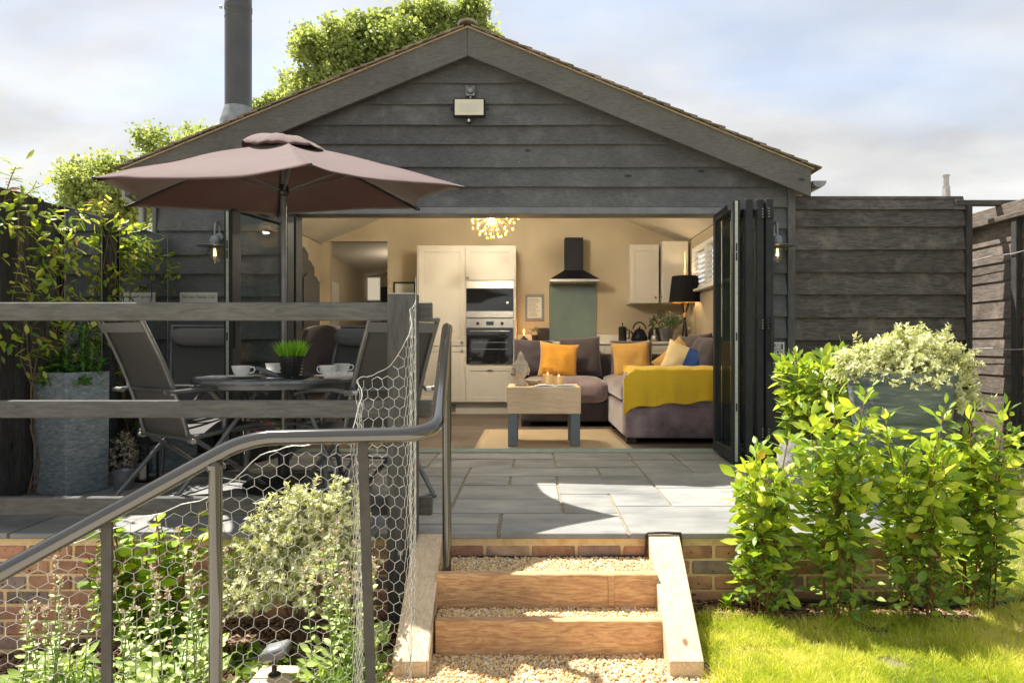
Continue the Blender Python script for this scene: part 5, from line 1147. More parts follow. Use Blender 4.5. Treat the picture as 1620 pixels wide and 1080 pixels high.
m_ = MB(); m_.box(-.198, 2.148, 9.03, 9.598, .15, .925); m_.box(-.198, 2.148, 9.09, 9.598, .0, .149); m_.build('carcass', 'cabinet', bu)
for k in range(4): shaker(-.19+.58*k, .385+.58*k, .16, .91, 9.029, bu, (.33+.58*k, .82))
m_ = MB(); m_.box(-.197, 2.149, 8.99, 9.599, .926, .962, .004); m_.box(.925, 2.149, 9.575, 9.599, .963, 1.06, .003); m_.box(-.197, .25, 9.575, 9.599, .963, 1.06, .003); m_.build('worktop', 'worktop', bu)
sp_ = MB(); sp_.box(.255, .918, 9.578, 9.598, .964, 1.770, .002); sp_.top('splashback', 'greenglass', 'green-grey glass splashback below the cooker hood', 'splashback', (.585, 9.59, .964))
hd = thing('cooker_hood', 'midnight blue chimney cooker hood on the back wall', 'cooker hood', (.59, 9.4, 1.78))
m_ = MB(); m_.box(.465, .715, 9.34, 9.597, 1.93, 2.385, .003); m_.build('chimney', 'navy', hd)
m_ = MB(); m_.hexa([(.255, 9.14, 1.80), (.925, 9.14, 1.80), (.925, 9.598, 1.80), (.255, 9.598, 1.80), (.455, 9.33, 1.935), (.725, 9.33, 1.935), (.725, 9.598, 1.935), (.455, 9.598, 1.935)]); m_.build('canopy', 'navy', hd)
m_ = MB(); m_.box(.255, .925, 9.14, 9.598, 1.765, 1.799, .002); m_.build('rim', 'steel', hd)
m_ = MB(); m_.box(.28, .58, 9.16, 9.5, 1.758, 1.7645); m_.box(.60, .90, 9.16, 9.5, 1.758, 1.7645); m_.build('grease_filter', 'zinc', hd)
for (a, b, y, zt, lb, kx) in ((1.34, 1.735, 9.27, 2.276, 'wall cupboard with a shaker door to the right of the hood', 1.70), (1.765, 2.11, 9.17, 2.31, 'deeper plain corner wall cupboard by the window wall', 1.79)):
    t = thing('wall_cupboard', lb, 'cupboard', ((a+b)/2, 9.4, 1.478), 'wall cupboards'); m_ = MB(); m_.box(a, b, y, 9.598, 1.478, zt, .003); m_.build('carcass', 'cabinet', t)
    if a < 1.5: shaker(a, b-.0, 1.48, zt-.02, y-.001, t, (kx-.02, 1.56))
    else: m_ = MB(); m_.box(a+.002, b-.002, y-.02, y-.001, 1.482, zt-.005, .002); d = m_.build('door', 'cabinet', t); m_ = MB(); m_.lathe([(.017, 0), (.015, .03)], (0, 0, 0), 12); m_.v = [(a-.015+v[0], y+.03-v[2], 1.56+v[1]) for v in m_.v]; m_.build('knob', 'zinc', d)
fr_ = thing('framed_text', 'small grey frame with a page of faint print, left of the splashback', 'picture', (.05, 9.59, 1.26))
m_ = MB(); m_.box(-.080, .180, 9.575, 9.598, 1.255, 1.292, .002); m_.box(-.080, .180, 9.575, 9.598, 1.588, 1.625, .002); m_.box(-.080, -.050, 9.575, 9.598, 1.2925, 1.5875, .002); m_.box(.150, .180, 9.575, 9.598, 1.2925, 1.5875, .002); m_.build('frame', 'leggrey', fr_)
m_ = MB(); m_.box(-.0495, .1495, 9.588, 9.596, 1.2925, 1.5875); m_.build('page', 'signwhite', fr_)
m_ = MB()
for k in range(15): z = 1.565-.0175*k; m_.box(-.035, -.035+RD.uniform(.10, .165), 9.586, 9.5875, z-.003, z+.002)
m_.build('print', 'ink', fr_)
fr_ = thing('framed_print', 'black framed drawing of two birds on the wall left of the tall unit', 'picture', (-1.78, 9.59, 1.45))
x0, x1, z0, z1 = -1.93, -1.62, 1.42, 1.80
m_ = MB(); m_.box(x0, x1, 9.575, 9.598, z1-.022, z1); m_.box(x0, x1, 9.575, 9.598, z0, z0+.022); m_.box(x0, x0+.022, 9.575, 9.598, z0+.0225, z1-.0225); m_.box(x1-.022, x1, 9.575, 9.598, z0+.0225, z1-.0225); m_.build('frame', 'black', fr_)
m_ = MB(); m_.box(x0+.0225, x1-.0225, 9.588, 9.596, z0+.0225, z1-.0225); m_.build('paper', 'signwhite', fr_)
m_ = MB()
for s in (-1, 1): m_.add([(-1.775+s*.03+a, 9.586, 1.60+b) for a, b in ((-.02, -.02), (.02, -.025), (.012*s, .02), (.006*s, .055), (-.006, .05), (-.015, .01))], [(0, 1, 2, 3, 4, 5)])
m_.build('birds', 'ink', fr_)
# worktop things
WZ = .963
t = thing('press_pot', 'black coffee press on the worktop', 'coffee pot', (1.245, 9.28, WZ)); m_ = MB(); m_.lathe([(.055, .001), (.055, .18), (.058, .185), (.045, .20), (.008, .205), (.006, .235), (.012, .24), (.012, .25), (.001, .252)], (1.245, 9.28, WZ), 22); m_.build('body', 'black', t, smooth=40)
m_ = MB(); m_.tube([(1.295, 9.28, WZ+.16), (1.335, 9.28, WZ+.16), (1.335, 9.28, WZ+.05), (1.30, 9.28, WZ+.04)], .009, 8); m_.build('handle', 'black', t)
t = thing('kettle', 'black conical kettle with a looped handle on the worktop', 'kettle', (1.47, 9.25, WZ)); c = (1.47, 9.25, WZ)
m_ = MB(); m_.lathe([(.09, .001), (.108, .015), (.112, .04), (.095, .09), (.065, .145), (.045, .165), (.012, .172), (.016, .185), (.012, .20), (.001, .202)], c, 26); m_.build('body', 'navy', t, smooth=50)
m_ = MB(); m_.tube([(c[0]+.085*math.cos(a)*1.0, c[1], c[2]+.16+.10*math.sin(a)) for a in [PI*.02+PI*.96*i/12 for i in range(13)]], .010, 8); m_.build('handle', 'black', t, smooth=50)
m_ = MB(); m_.tube([(c[0]-.08, c[1], c[2]+.09), (c[0]-.12, c[1], c[2]+.14)], [.016, .010], 8); m_.build('spout', 'black', t); m_ = MB(); m_.lathe([(.014, 0), (.014, .02)], (c[0], c[1], c[2]+.19), 12); m_.build('lid_knob', 'brass', t)
t = thing('toaster', 'rounded black and steel toaster behind the plant bucket on the worktop', 'toaster', (1.72, 9.3, WZ)); m_ = MB(); m_.lathe([(.10, .001), (.115, .05), (.11, .13), (.09, .175), (.05, .19), (.001, .19)], (1.72, 9.30, WZ), 24, sx=1.1); m_.build('shell', 'black', t, smooth=60); m_ = MB(); m_.lathe([(.04, .001), (.055, .03), (.05, .075), (.015, .10), (.012, .16), (.001, .165)], (1.66, 9.16, WZ), 18); m_.build('steel_cap', 'steel', t, smooth=50)
t = thing('tap', 'arched kitchen tap behind the plant bucket', 'tap', (1.95, 9.45, WZ)); m_ = MB(); m_.tube([(2.03, 9.45, WZ)]+[(1.94+.095*math.cos(a), 9.45-.04*(1-math.cos(a)), WZ+.26+.10*math.sin(a)) for a in [PI*i/10 for i in range(11)]]+[(1.845, 9.37, WZ+.2)], .012, 10); m_.build('spout', 'steel', t, smooth=50)
bp = round_pot('plant_bucket', 'green leafy plant in a galvanised bucket on the worktop', 1.80, 8.92+.14, WZ, [(.07, .001), (.075, .01), (.105, .17), (.11, .175), (.10, .175), (.09, .15), (.001, .15)], 'zinc', cat='pot plant')
t = thing('bottle', 'clear glass bottle on the worktop near the window wall', 'bottle', (2.0, 9.15, WZ)); m_ = MB(); m_.lathe([(.035, .001), (.035, .12), (.012, .16), (.012, .22), (.014, .225)], (2.02, 9.14, WZ), 16, caps=False); m_.build('glass', 'glassjar', t, smooth=50); m_ = MB(); m_.lathe([(.034, .002), (.034, .07), (.001, .071)], (2.02, 9.14, WZ), 14); m_.build('contents', 'amber', t)
t = thing('bottle', 'shorter clear glass bottle with a pale stopper at the end of the worktop', 'bottle', (2.10, 9.08, WZ)); m_ = MB(); m_.lathe([(.03, .001), (.03, .09), (.011, .12), (.011, .17)], (2.10, 9.08, WZ), 16, caps=False); m_.build('glass', 'glassjar', t, smooth=50); m_ = MB(); m_.lathe([(.010, .16), (.014, .18), (.001, .19)], (2.10, 9.08, WZ), 10); m_.build('stopper', 'white', t)
t = thing('amber_lamp', 'small glowing amber bulb lamp at the left end of the worktop', 'lamp', (-.10, 9.25, WZ)); c = (-.095, 9.25, WZ); m_ = MB(); m_.lathe([(.05, .001), (.05, .04), (.02, .05), (.02, .07)], c, 18); m_.build('base', 'black', t, smooth=30)
m_ = MB(); m_.lathe([(.018, .072), (.022, .09), (.042, .13), (.045, .155), (.03, .19), (.012, .215), (.001, .22)], c, 18, caps=False); m_.build('glass_bulb', 'amber', t, smooth=60); m_ = MB(); m_.lathe([(.004, .09), (.012, .12), (.012, .15), (.001, .165)], c, 10); m_.build('filament', 'orangebulb', t)
sk = round_pot('small_potted_plant', 'little dark pot with a leafy plant beside the amber lamp', .05, 9.25, WZ, [(.035, .001), (.045, .09), (.04, .09), (.001, .08)], 'black', 20, 'pot plant')
t = thing('wicker_tray', 'dark woven tray propped against the wall beside the splashback', 'tray', (.17, 9.5, WZ)); m_ = MB(); m_.box(.09, .25, 9.50, 9.52, WZ+.001, WZ+.19, .01); m_.build('panel', 'velvet_dark', t); m_ = MB()
for k in range(6): m_.box(.092, .248, 9.494, 9.4995, WZ+.02+.028*k, WZ+.032+.028*k)
m_.build('weave', 'black', t)
# ------------------------------------------------------------------ living furniture
def soft_box(x0, x1, y0, y1, z0, z1, r=.06, bulge=.02, n=10, dent=0.0):
    """rounded cushion-like block"""
    m = MB(); cx, cy, cz = (x0+x1)/2, (y0+y1)/2, (z0+z1)/2; h = Vector(((x1-x0)/2, (y1-y0)/2, (z1-z0)/2))
    def f(p):
        q = Vector((p[0]*h.x, p[1]*h.y, p[2]*h.z)); c = Vector((max(-h.x+r, min(h.x-r, q.x)), max(-h.y+r, min(h.y-r, q.y)), max(-h.z+r, min(h.z-r, q.z))))
        d = q-c
        if d.length > 1e-6: q = c+d.normalized()*r
        b = (1-p[0]**2)*(1-p[1]**2); q.z += math.copysign(bulge, p[2])*b*(abs(p[2]) > .9)
        b2 = (1-p[0]**2)*(1-p[2]**2); q.y += math.copysign(bulge*.6, p[1])*b2*(abs(p[1]) > .9)
        q.z += .006*noise.noise(Vector((q.x*7+cx*9, q.y*7, q.z*7+cy)))
        q.y += .008*noise.noise(Vector((q.x*5+cx*9, q.y*5+3, q.z*9+cy)))
        return (cx+q.x, cy+q.y, cz+q.z)
    for a in range(3):
        for s in (-1, 1):
            def g(u, v, a=a, s=s):
                p = [0, 0, 0]; p[a] = s; p[(a+1) % 3] = (u*2-1)*(s if s > 0 else -1)*1.0; p[(a+2) % 3] = v*2-1; return f(p)
            m.grid(g, n, n)
    return m
def weld(o):
    w_ = o.modifiers.new('weld', 'WELD'); w_.merge_threshold = .0008; return o
sf = thing('corner_sofa', 'mauve-grey velvet corner sofa, its right arm end facing the garden', 'sofa', (.9, 7.6, 0))
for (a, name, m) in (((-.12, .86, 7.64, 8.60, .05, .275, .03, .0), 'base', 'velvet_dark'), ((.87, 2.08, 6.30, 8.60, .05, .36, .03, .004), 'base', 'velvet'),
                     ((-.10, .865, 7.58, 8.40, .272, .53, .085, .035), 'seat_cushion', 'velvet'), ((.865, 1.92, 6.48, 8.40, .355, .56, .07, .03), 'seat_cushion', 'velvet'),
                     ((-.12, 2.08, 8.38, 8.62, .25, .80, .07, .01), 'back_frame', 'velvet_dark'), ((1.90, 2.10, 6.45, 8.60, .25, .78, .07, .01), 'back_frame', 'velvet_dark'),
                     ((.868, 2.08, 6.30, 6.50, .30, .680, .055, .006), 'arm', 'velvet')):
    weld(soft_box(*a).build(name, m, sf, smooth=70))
for (x, y) in ((.93, 6.36), (2.02, 6.36), (.93, 7.5), (-.06, 7.72)): m_ = MB(); m_.box(x-.045, x+.045, y-.045, y+.045, .0085 if y < 7.45 else .001, .055); m_.build('foot', 'black', sf)
def pillow(w, h, t, seed=0, pinch=.10):
    m = MB()
    def side(s):
        def f(u, v):
            x, z = u*2-1, v*2-1
            e = (1-x**4)*(1-z**4); th = s*t*.5*max(0, e)**.55
            k = 1-pinch*(1-abs(z)**2)*abs(x)**3; k2 = 1-pinch*(1-abs(x)**2)*abs(z)**3
            wr = (.016*noise.noise(Vector((x*2.2+seed, z*2.2, s)))+.006*noise.noise(Vector((x*6+seed, z*6, s))))*e
            return Vector((x*w/2*k, th+wr, z*h/2*k2))
        return f
    m.grid(side(-1), 16, 16); n0 = len(m.v); g = side(1)
    m.grid(lambda u, v: g(1-u, v), 16, 16); return m
def put(m, loc, rot):
    E = Matrix.Rotation(rot[2], 4, 'Z') @ Matrix.Rotation(rot[0], 4, 'X') @ Matrix.Rotation(rot[1], 4, 'Y'); L_ = Vector(loc)
    m.v = [tuple((E @ Vector(v))+L_) for v in m.v]; return m
def cushion(w, h, t, loc, rot, m, label, seed):
    o = put(pillow(w, h, t, seed), loc, rot).top('cushion', m, label, 'cushion', loc, 70); return weld(o)
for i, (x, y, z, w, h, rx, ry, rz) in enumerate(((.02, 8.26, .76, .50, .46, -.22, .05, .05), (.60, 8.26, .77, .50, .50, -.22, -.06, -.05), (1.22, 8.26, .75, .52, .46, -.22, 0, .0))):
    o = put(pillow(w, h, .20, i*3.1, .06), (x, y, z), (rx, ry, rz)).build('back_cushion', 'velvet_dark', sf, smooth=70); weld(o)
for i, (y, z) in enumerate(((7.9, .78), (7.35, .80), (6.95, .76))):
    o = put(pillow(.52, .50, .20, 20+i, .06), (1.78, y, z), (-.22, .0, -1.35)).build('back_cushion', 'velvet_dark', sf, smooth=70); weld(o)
cushion(.47, .45, .17, (.32, 7.96, .73), (-.30, .10, .06), 'mustard', 'deep mustard velvet cushion leaning on the left part of the sofa', 1)
cushion(.46, .45, .17, (1.16, 7.88, .74), (-.26, -.06, -.04), 'gold', 'ochre cushion leaning in the corner of the sofa, above the left end of the throw', 2)
cushion(.46, .44, .17, (1.62, 7.42, .73), (-.45, .75, -.25), 'gold', 'ochre cushion tilted on its corner behind the blue and cream one', 3)
t = thing('cushion', 'cushion half royal blue and half pale yellow, standing behind the throw', 'cushion', (1.62, 6.95, .7))
pm_ = put(pillow(.46, .42, .17, 4), (0, 0, 0), (0, 0, 0)); vb = pm_.v; fb_ = [f for f in pm_.f if sum(vb[i][0] for i in f)/4 > .0]; fc = [f for f in pm_.f if sum(vb[i][0] for i in f)/4 <= .0]
for (ff, nm, m) in ((fb_, 'blue_half', 'bluecloth'), (fc, 'cream_half', 'creamcloth')):
    q = MB(); q.v = list(vb); q.f = ff; put(q, (1.56, 6.98, .72), (-.35, .38, -.2)); q.build(nm, m, t, smooth=70)
# throw over the arm
m_ = MB()
def throw(u, v):
    x = .885+1.16*u; 
    hem = .345+.075*u+.012*math.sin(u*23)-.03*math.exp(-((u-.04)/.05)**2)
    topz = .715
    fold = .012*math.sin(u*26+1.3+.8*math.sin(u*7))+.006*math.sin(u*47)+.010*noise.noise(Vector((u*6, v*3, 0)))
    if v < .5:   # across the top from back to front
        t_ = v/.5; y = 6.62-.32*t_; z = topz-.012*(2*t_-1)**4+.004*math.sin(u*31)
        if t_ > .85: k = (t_-.85)/.15; z -= .02*k*k; y -= .004*k
    else:
        t_ = (v-.5)/.5; y = 6.287-.014*math.sin(PI*min(1, t_*1.2))*.6+fold*t_-.012; z = topz-.03+(hem-(topz-.03))*t_
    if u < .03: x += .012*(1-u/.03)*0
    z -= .06*math.exp(-(u/.035)**2)*(v > .12)
    x -= .035*math.exp(-(u/.08)**2)*(v > .5)
    return (x, y, z)
m_.grid(throw, 90, 44); o = m_.top('throw', 'knit', 'bright yellow knitted throw draped over the arm end of the sofa', 'throw', (1.5, 6.4, .7), 70); sd = o.modifiers.new('thick', 'SOLIDIFY'); sd.thickness = .004
# rug and coffee table
m_ = MB(); m_.grid(lambda u, v: (-.50+1.36*u+.04*(1-v)*(1 if u > .5 else 0), 5.98+1.42*v, .006+.0015*noise.noise(Vector((u*4, v*4, 0)))), 20, 20); o = m_.top('rug', 'rug', 'pale jute rug under the coffee table', 'rug', (.15, 6.7, .004), 70); sd = o.modifiers.new('thick', 'SOLIDIFY'); sd.thickness = .005; sd.offset = -1
ct = thing('coffee_table', 'chunky pale oak block coffee table on four blue-grey legs', 'table', (.11, 6.37, .008))
m_ = MB(); m_.box(-.215, .448, 6.12, 6.62, .300, .540, .004); m_.build('block', 'oak', ct)
for x in (-.207, .357):
    for y in (6.128, 6.528): m_ = MB(); m_.box(x, x+.085, y, y+.085, .0085, .2995, .003); m_.build('leg', 'leggrey', ct)
t = thing('book', 'open white book lying at the front of the coffee table', 'book', (.20, 6.19, .541)); m_ = MB(); m_.grid(lambda u, v: (.03+.37*u, 6.135+.17*v, .546+.010*abs(math.sin(PI*u*2))**.6), 16, 4); o = link('pages', m_.mesh('pages', 'white', wl(t), 60), t); sd = o.modifiers.new('t', 'SOLIDIFY'); sd.thickness = .006; m_ = MB(); m_.box(.028, .405, 6.13, 6.31, .5405, .543); m_.build('cover', 'china', t)
for (x, y, h, lb) in ((.155, 6.36, .165, 'taller pillar candle in an amber-rimmed glass on the coffee table'), (.258, 6.34, .14, 'shorter pillar candle in an amber-rimmed glass on the coffee table')):
    t = thing('candle', lb, 'candle', (x, y, .541), 'candles on the coffee table'); m_ = MB(); m_.lathe([(.047, .002), (.048, h*.62), (.03, h*.60), (.001, h*.60)], (x, y, .541), 24); m_.build('wax', 'wax', t, smooth=40)
    m_ = MB(); m_.lathe([(.050, .001), (.050, h)], (x, y, .541), 28, caps=False); m_.lathe([(.0485, h), (.0485, .002)], (x, y, .541), 28, caps=False); m_.build('glass', 'amber', t, smooth=40); m_ = MB(); m_.lathe([(.001, h*.61), (.004, h*.64), (.004, h*.68), (.001, h*.73)], (x, y, .541), 10); m_.build('flame', 'filament', t, smooth=60)
round_pot('stone_bowl', 'shallow grey-brown bowl between the stone head and the candles', .02, 6.42, .541, [(.03, .001), (.045, .004), (.085, .045), (.088, .05), (.082, .05), (.04, .012), (.001, .01)], 'stone', 26, 'bowl')
t = thing('head_sculpture', 'carved stone head ornament with rows of curls and a pointed topknot on the coffee table', 'ornament', (-.095, 6.36, .541)); c = (-.095, 6.36, .541)
m_ = MB(); m_.lathe([(.055, .001), (.058, .012), (.040, .025), (.036, .06), (.042, .08)], c, 22); m_.build('neck', 'stone', t, smooth=40)
m_ = MB(); m_.lathe([(.020, .062), (.045, .078), (.062, .11), (.068, .15), (.066, .185), (.054, .215), (.034, .232), (.026, .25), (.022, .275), (.010, .305), (.001, .318)], c, 26, sy=1.08); m_.build('head', 'stone', t, smooth=60)
m_ = MB()
for (z, r) in ((.150, .0685), (.165, .069), (.180, .067), (.195, .063), (.209, .057), (.221, .048), (.233, .036), (.246, .029), (.259, .027), (.272, .023), (.285, .018), (.297, .012)):
    k_ = max(5, int(2*PI*r/.014))
    for k in range(k_):
        a = 2*PI*(k+.5*(int(z*1000) % 2))/k_
        if z < .19 and math.sin(a) < -.55: continue
        m_.lathe([(.001, -.007), (.0065, -.002), (.0065, .003), (.001, .008)], (c[0]+r*math.cos(a), c[1]+r*1.08*math.sin(a), c[2]+z), 6)
m_.build('curls', 'stone', t, smooth=60)
m_ = MB(); m_.tube([(c[0], c[1]-.064, c[2]+.165), (c[0], c[1]-.080, c[2]+.130), (c[0], c[1]-.070, c[2]+.124)], [.005, .010, .004], 6); m_.build('nose', 'stone', t, smooth=60)
for s in (-1, 1):
    m_ = MB(); m_.tube([(c[0]+s*.068, c[1], c[2]+.17), (c[0]+s*.076, c[1], c[2]+.14), (c[0]+s*.068, c[1], c[2]+.095)], [.008, .012, .007], 7); m_.build('ear', 'stone', t, smooth=60)
    m_ = MB(); m_.tube([(c[0]+s*.014, c[1]-.068, c[2]+.152), (c[0]+s*.028, c[1]-.066, c[2]+.150), (c[0]+s*.042, c[1]-.056, c[2]+.153)], .0035, 5); m_.build('eyelid', 'stone', t, smooth=60)
m_ = MB(); m_.tube([(c[0]-.018, c[1]-.064, c[2]+.106), (c[0], c[1]-.070, c[2]+.104), (c[0]+.018, c[1]-.064, c[2]+.106)], .004, 5); m_.build('mouth', 'stone', t, smooth=60)
# standard lamp
t = thing('tripod_lamp', 'tripod standard lamp with a black drum shade lined in gold behind the sofa', 'lamp', (2.0, 8.85, 0)); x, y = 1.985, 8.80
m_ = MB(); m_.lathe([(.205, 1.46), (.165, 1.80)], (x, y, 0), 36, caps=False); m_.build('shade', 'shade', t, smooth=60)
m_ = MB(); m_.lathe([(.163, 1.798), (.203, 1.462)], (x, y, 0), 36, caps=False); m_.build('shade_lining', 'brass', t, smooth=60)
m_ = MB(); m_.lathe([(.035, 1.27), (.035, 1.33)], (x, y, 0), 18); m_.lathe([(.015, 1.331), (.015, 1.52)], (x, y, 0), 10); m_.build('brass_collar', 'brass', t, smooth=40)
for k in range(3): a = 2*PI*k/3+.5; m_ = MB(); m_.tube([(x+.05*math.cos(a+PI), y+.05*math.sin(a+PI), 1.46), (x, y, 1.30), (x+(.145)*math.cos(a), y+.145*math.sin(a), .003)], .011, 8); m_.build('leg', 'black', t, smooth=50)
m_ = MB(); m_.lathe([(.001, 1.50), (.03, 1.53), (.03, 1.57), (.012, 1.60)], (x, y, 0), 14); m_.build('bulb', 'filament', t, smooth=60)
m_ = MB(); m_.tube([(x-.01, y, 1.80), (x, y, 2.12)], .003, 5); m_.tube([(x+.012, y, 1.80), (x, y, 2.12)], .003, 5); m_.build('wire_loop', 'brass', t)
# pendant
PX, PY, PZ = -.385, 7.0, 2.265
pn = thing('pendant_light', 'globe pendant of many small warm glowing bulbs hanging in the doorway', 'pendant light', (PX, PY, PZ))
m_ = MB(); m_.tube([(PX, PY, PZ), (PX, PY, ceilz(PX)-.01)], .008, 8); m_.lathe([(.06, 0), (.06, .02)], (PX, PY, ceilz(PX)-.022), 16); m_.lathe([(.001, -.03), (.03, -.02), (.035, 0), (.03, .02), (.001, .03)], (PX, PY, PZ), 12); m_.build('stem', 'steel', pn, smooth=40)
me = None; m_ = MB(); nb = 110; bm_ = MB(); bm_.lathe([(.001, -.014), (.010, -.009), (.013, 0), (.009, .011), (.001, .016)], (0, 0, 0), 8); bmesh_ = bm_.mesh('bulb', 'bulb', smooth=60)
for k in range(nb):
    z = 1-2*(k+.5)/nb; a = k*2.39996; r = math.sqrt(1-z*z); R_ = .262+RD.uniform(-.05, .012); q = Vector((r*math.cos(a), r*math.sin(a), z))*R_
    o = link('bulb', bmesh_, pn); o.location = q
    m_.tube([(PX, PY, PZ), (PX+q.x, PY+q.y, PZ+q.z)], .0012, 3, caps=False)
m_.build('wires', 'brass', pn)
# light from the lamps, and one fill light without a lamp
def lamp(name, loc, power, col, r=.05):
    l = bpy.data.lights.new(name, 'POINT'); l.energy = power; l.color = col; l.shadow_soft_size = r; o = bpy.data.objects.new(name, l); C.objects.link(o); o.location = loc; return o
for i, (dx, dy, dz) in enumerate(((0, 0, -.10), (.10, .0, .08), (-.10, .05, .08))): lamp('pendant_glow', (PX+dx, PY+dy, PZ+dz), 14, (1.0, .89, .70), .012)
lamp('tripod_lamp_glow', (1.985, 8.80, 1.62), 2.0, (1.0, .72, .40), .02)
lamp('amber_lamp_glow', (-.095, 9.17, 1.12), 0.7, (1.0, .45, .12), .01)
lamp('passage_fill', (-2.3, 12.0, 2.1), 3, (1.0, .86, .68), .05)  # added fill light; no lamp stands in the passage
# velvet dining chair, sideboard, folding screen
t = thing('dining_chair', 'mauve-grey velvet dining chair with a curved back inside the left of the doorway', 'chair', (-2.0, 6.75, 0))
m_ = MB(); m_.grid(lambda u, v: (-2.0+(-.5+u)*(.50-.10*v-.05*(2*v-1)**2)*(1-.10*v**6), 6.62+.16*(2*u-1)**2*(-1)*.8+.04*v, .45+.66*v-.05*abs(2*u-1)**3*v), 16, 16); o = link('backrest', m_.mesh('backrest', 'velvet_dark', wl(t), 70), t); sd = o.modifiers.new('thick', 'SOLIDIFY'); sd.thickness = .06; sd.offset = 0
weld(soft_box(-2.26, -1.74, 6.66, 7.15, .38, .50, .05, .02, 8).build('seat', 'velvet', t, smooth=70))
for (a, b) in ((-2.2, 6.7), (-1.8, 6.7), (-2.2, 7.1), (-1.8, 7.1)): m_ = MB(); m_.tube([(a, b, .40), (a*1.0+(.03 if a > -2 else -.03), b, .002)], [.014, .009], 8); m_.build('leg', 'black', t)
t = thing('sideboard', 'dark sideboard with an oak top behind the velvet chair', 'sideboard', (-1.75, 7.7, 0)); m_ = MB(); m_.box(-2.10, -1.50, 7.6, 7.95, .001, 1.09, .004); m_.build('body', 'black', t); m_ = MB(); m_.box(-2.13, -1.47, 7.57, 7.97, 1.0905, 1.125, .004); m_.build('top', 'oak', t)
t = thing('folding_screen', 'black folded screen with stepped tops standing against the left wall', 'screen', (-2.5, 7.0, 0))
for k, (x, zt) in enumerate(((-2.46, 1.96), (-2.38, 1.93), (-2.30, 1.78), (-2.23, 1.62))):
    m_ = MB(); m_.box(x, x+.035, 6.75-.05*k, 7.25-.05*k, .001, zt-.05, .004); m_.prism_x([(6.76-.05*k, zt-.0495), (7.24-.05*k, zt-.0495), (7.12-.05*k, zt), (6.88-.05*k, zt)], x+.002, x+.033); m_.build('panel', 'black', t)
# ------------------------------------------------------------------ plants
UPV = Vector((0, 0, 1))
def pick(ws):
    r = RD.random()*sum(w for _, w in ws)
    for k, w in ws:
        r -= w
        if r <= 0: return k
    return ws[-1][0]
def laurel(x, y, h, w, label, nst=6, seed=0, zb=None, dens=1.0, limit=300):
    zb = gh(x, y)-.01 if zb is None else zb
    t = thing('laurel_shrub', label, 'shrub', (x, y, zb), 'young laurels planted along the wall'); items = []
    sm = MB()
    for s in range(nst):
        a = 2*PI*s/nst+RD.uniform(-.4, .4); r1 = w*.5*RD.uniform(.55, 1.0); hh = h*RD.uniform(.72, 1.0) if s else h
        bx_, by_ = x+.05*math.cos(a), y+.04*math.sin(a); ex, ey = x+r1*math.cos(a)*1.0, y+r1*.75*math.sin(a)
        pts = []
        for i in range(9):
            q = i/8; pts.append(Vector((bx_+(ex-bx_)*q**1.2+.015*math.sin(q*7+s), by_+(ey-by_)*q**1.2, zb+hh*q)))
        sm.tube(pts, [.0045*(1-.6*i/8) for i in range(9)], 6)
        nl = int(hh/.0098*dens)
        for k in range(nl):
            q = .05+.95*(k/nl); i = min(7, int(q*8)); f = q*8-i; p = pts[i].lerp(pts[min(8, i+1)], f)
            if q < .40 and RD.random() < .45: continue
            ang = k*2.4+RD.uniform(-.3, .3); el = RD.uniform(-.55, .95) if q < .93 else RD.uniform(.5, 1.3)
            d = Vector((math.cos(ang)*math.cos(el), math.sin(ang)*math.cos(el), math.sin(el)))
            side = RD.uniform(.0, .05+.035*(q < .9)); p = p + d*side
            sz = RD.uniform(.060, .096)*(.62+.38*min(1, q*2.0)) if q < .95 else RD.uniform(.04, .07)
            m = pick([('lf_old', max(0, .9-1.5*q)), ('lf_mid', .8), ('lf_new', 3.4*max(0, q-.24)), ('lf_bronze', .35 if q > .93 else .01)])
            items.append((p, d, UPV*.6+Vector((RD.uniform(-1, 1), RD.uniform(-1.3, .5), 0)), sz, RD.choice(('lance', 'lance2')), m))
        # short side shoots
        for k in range(int(5*dens)):
            q = RD.uniform(.2, .85); i = int(q*8); p = pts[i]; ang = RD.uniform(0, 2*PI); e = p+Vector((math.cos(ang)*.09, math.sin(ang)*.07, .09)); sm.tube([p, e], [.0025, .0015], 4)
            for j in range(7):
                a2 = j*2.2; d = Vector((math.cos(a2)*.8, math.sin(a2)*.8, RD.uniform(.2, .9))).normalized(); items.append((e-Vector((0, 0, .012*(6-j))), d, UPV, RD.uniform(.04, .065), RD.choice(('lance', 'lance2')), pick([('lf_new', max(.05, 1.6*q-.3)), ('lf_mid', .6), ('lf_old', .6*(1-q)), ('lf_bronze', .12*q)])))
    sm.build('stems', 'stem_red', t, smooth=60); leaves(t, items, limit, 'lf_attr', 'lance'); return t
laurel(1.09, 3.17, .84, .24, 'shortest laurel, nearest the steps, standing in front of the patio corner', 8, dens=1.25)
laurel(1.415, 3.14, 1.06, .27, 'tall laurel second from the steps with an upright leading shoot', 8, dens=1.2)
laurel(1.77, 3.12, .97, .28, 'third laurel from the steps, in front of the large slate planter', 8, dens=1.2)
laurel(2.13, 3.24, .97, .26, 'laurel farthest from the steps at the right end of the brick wall', 8, dens=1.2)
laurel(1.68, 4.10, .66, .50, 'darker green laurel growing in the stone planter by the notice', 8, zb=.22, dens=1.7, limit=260)
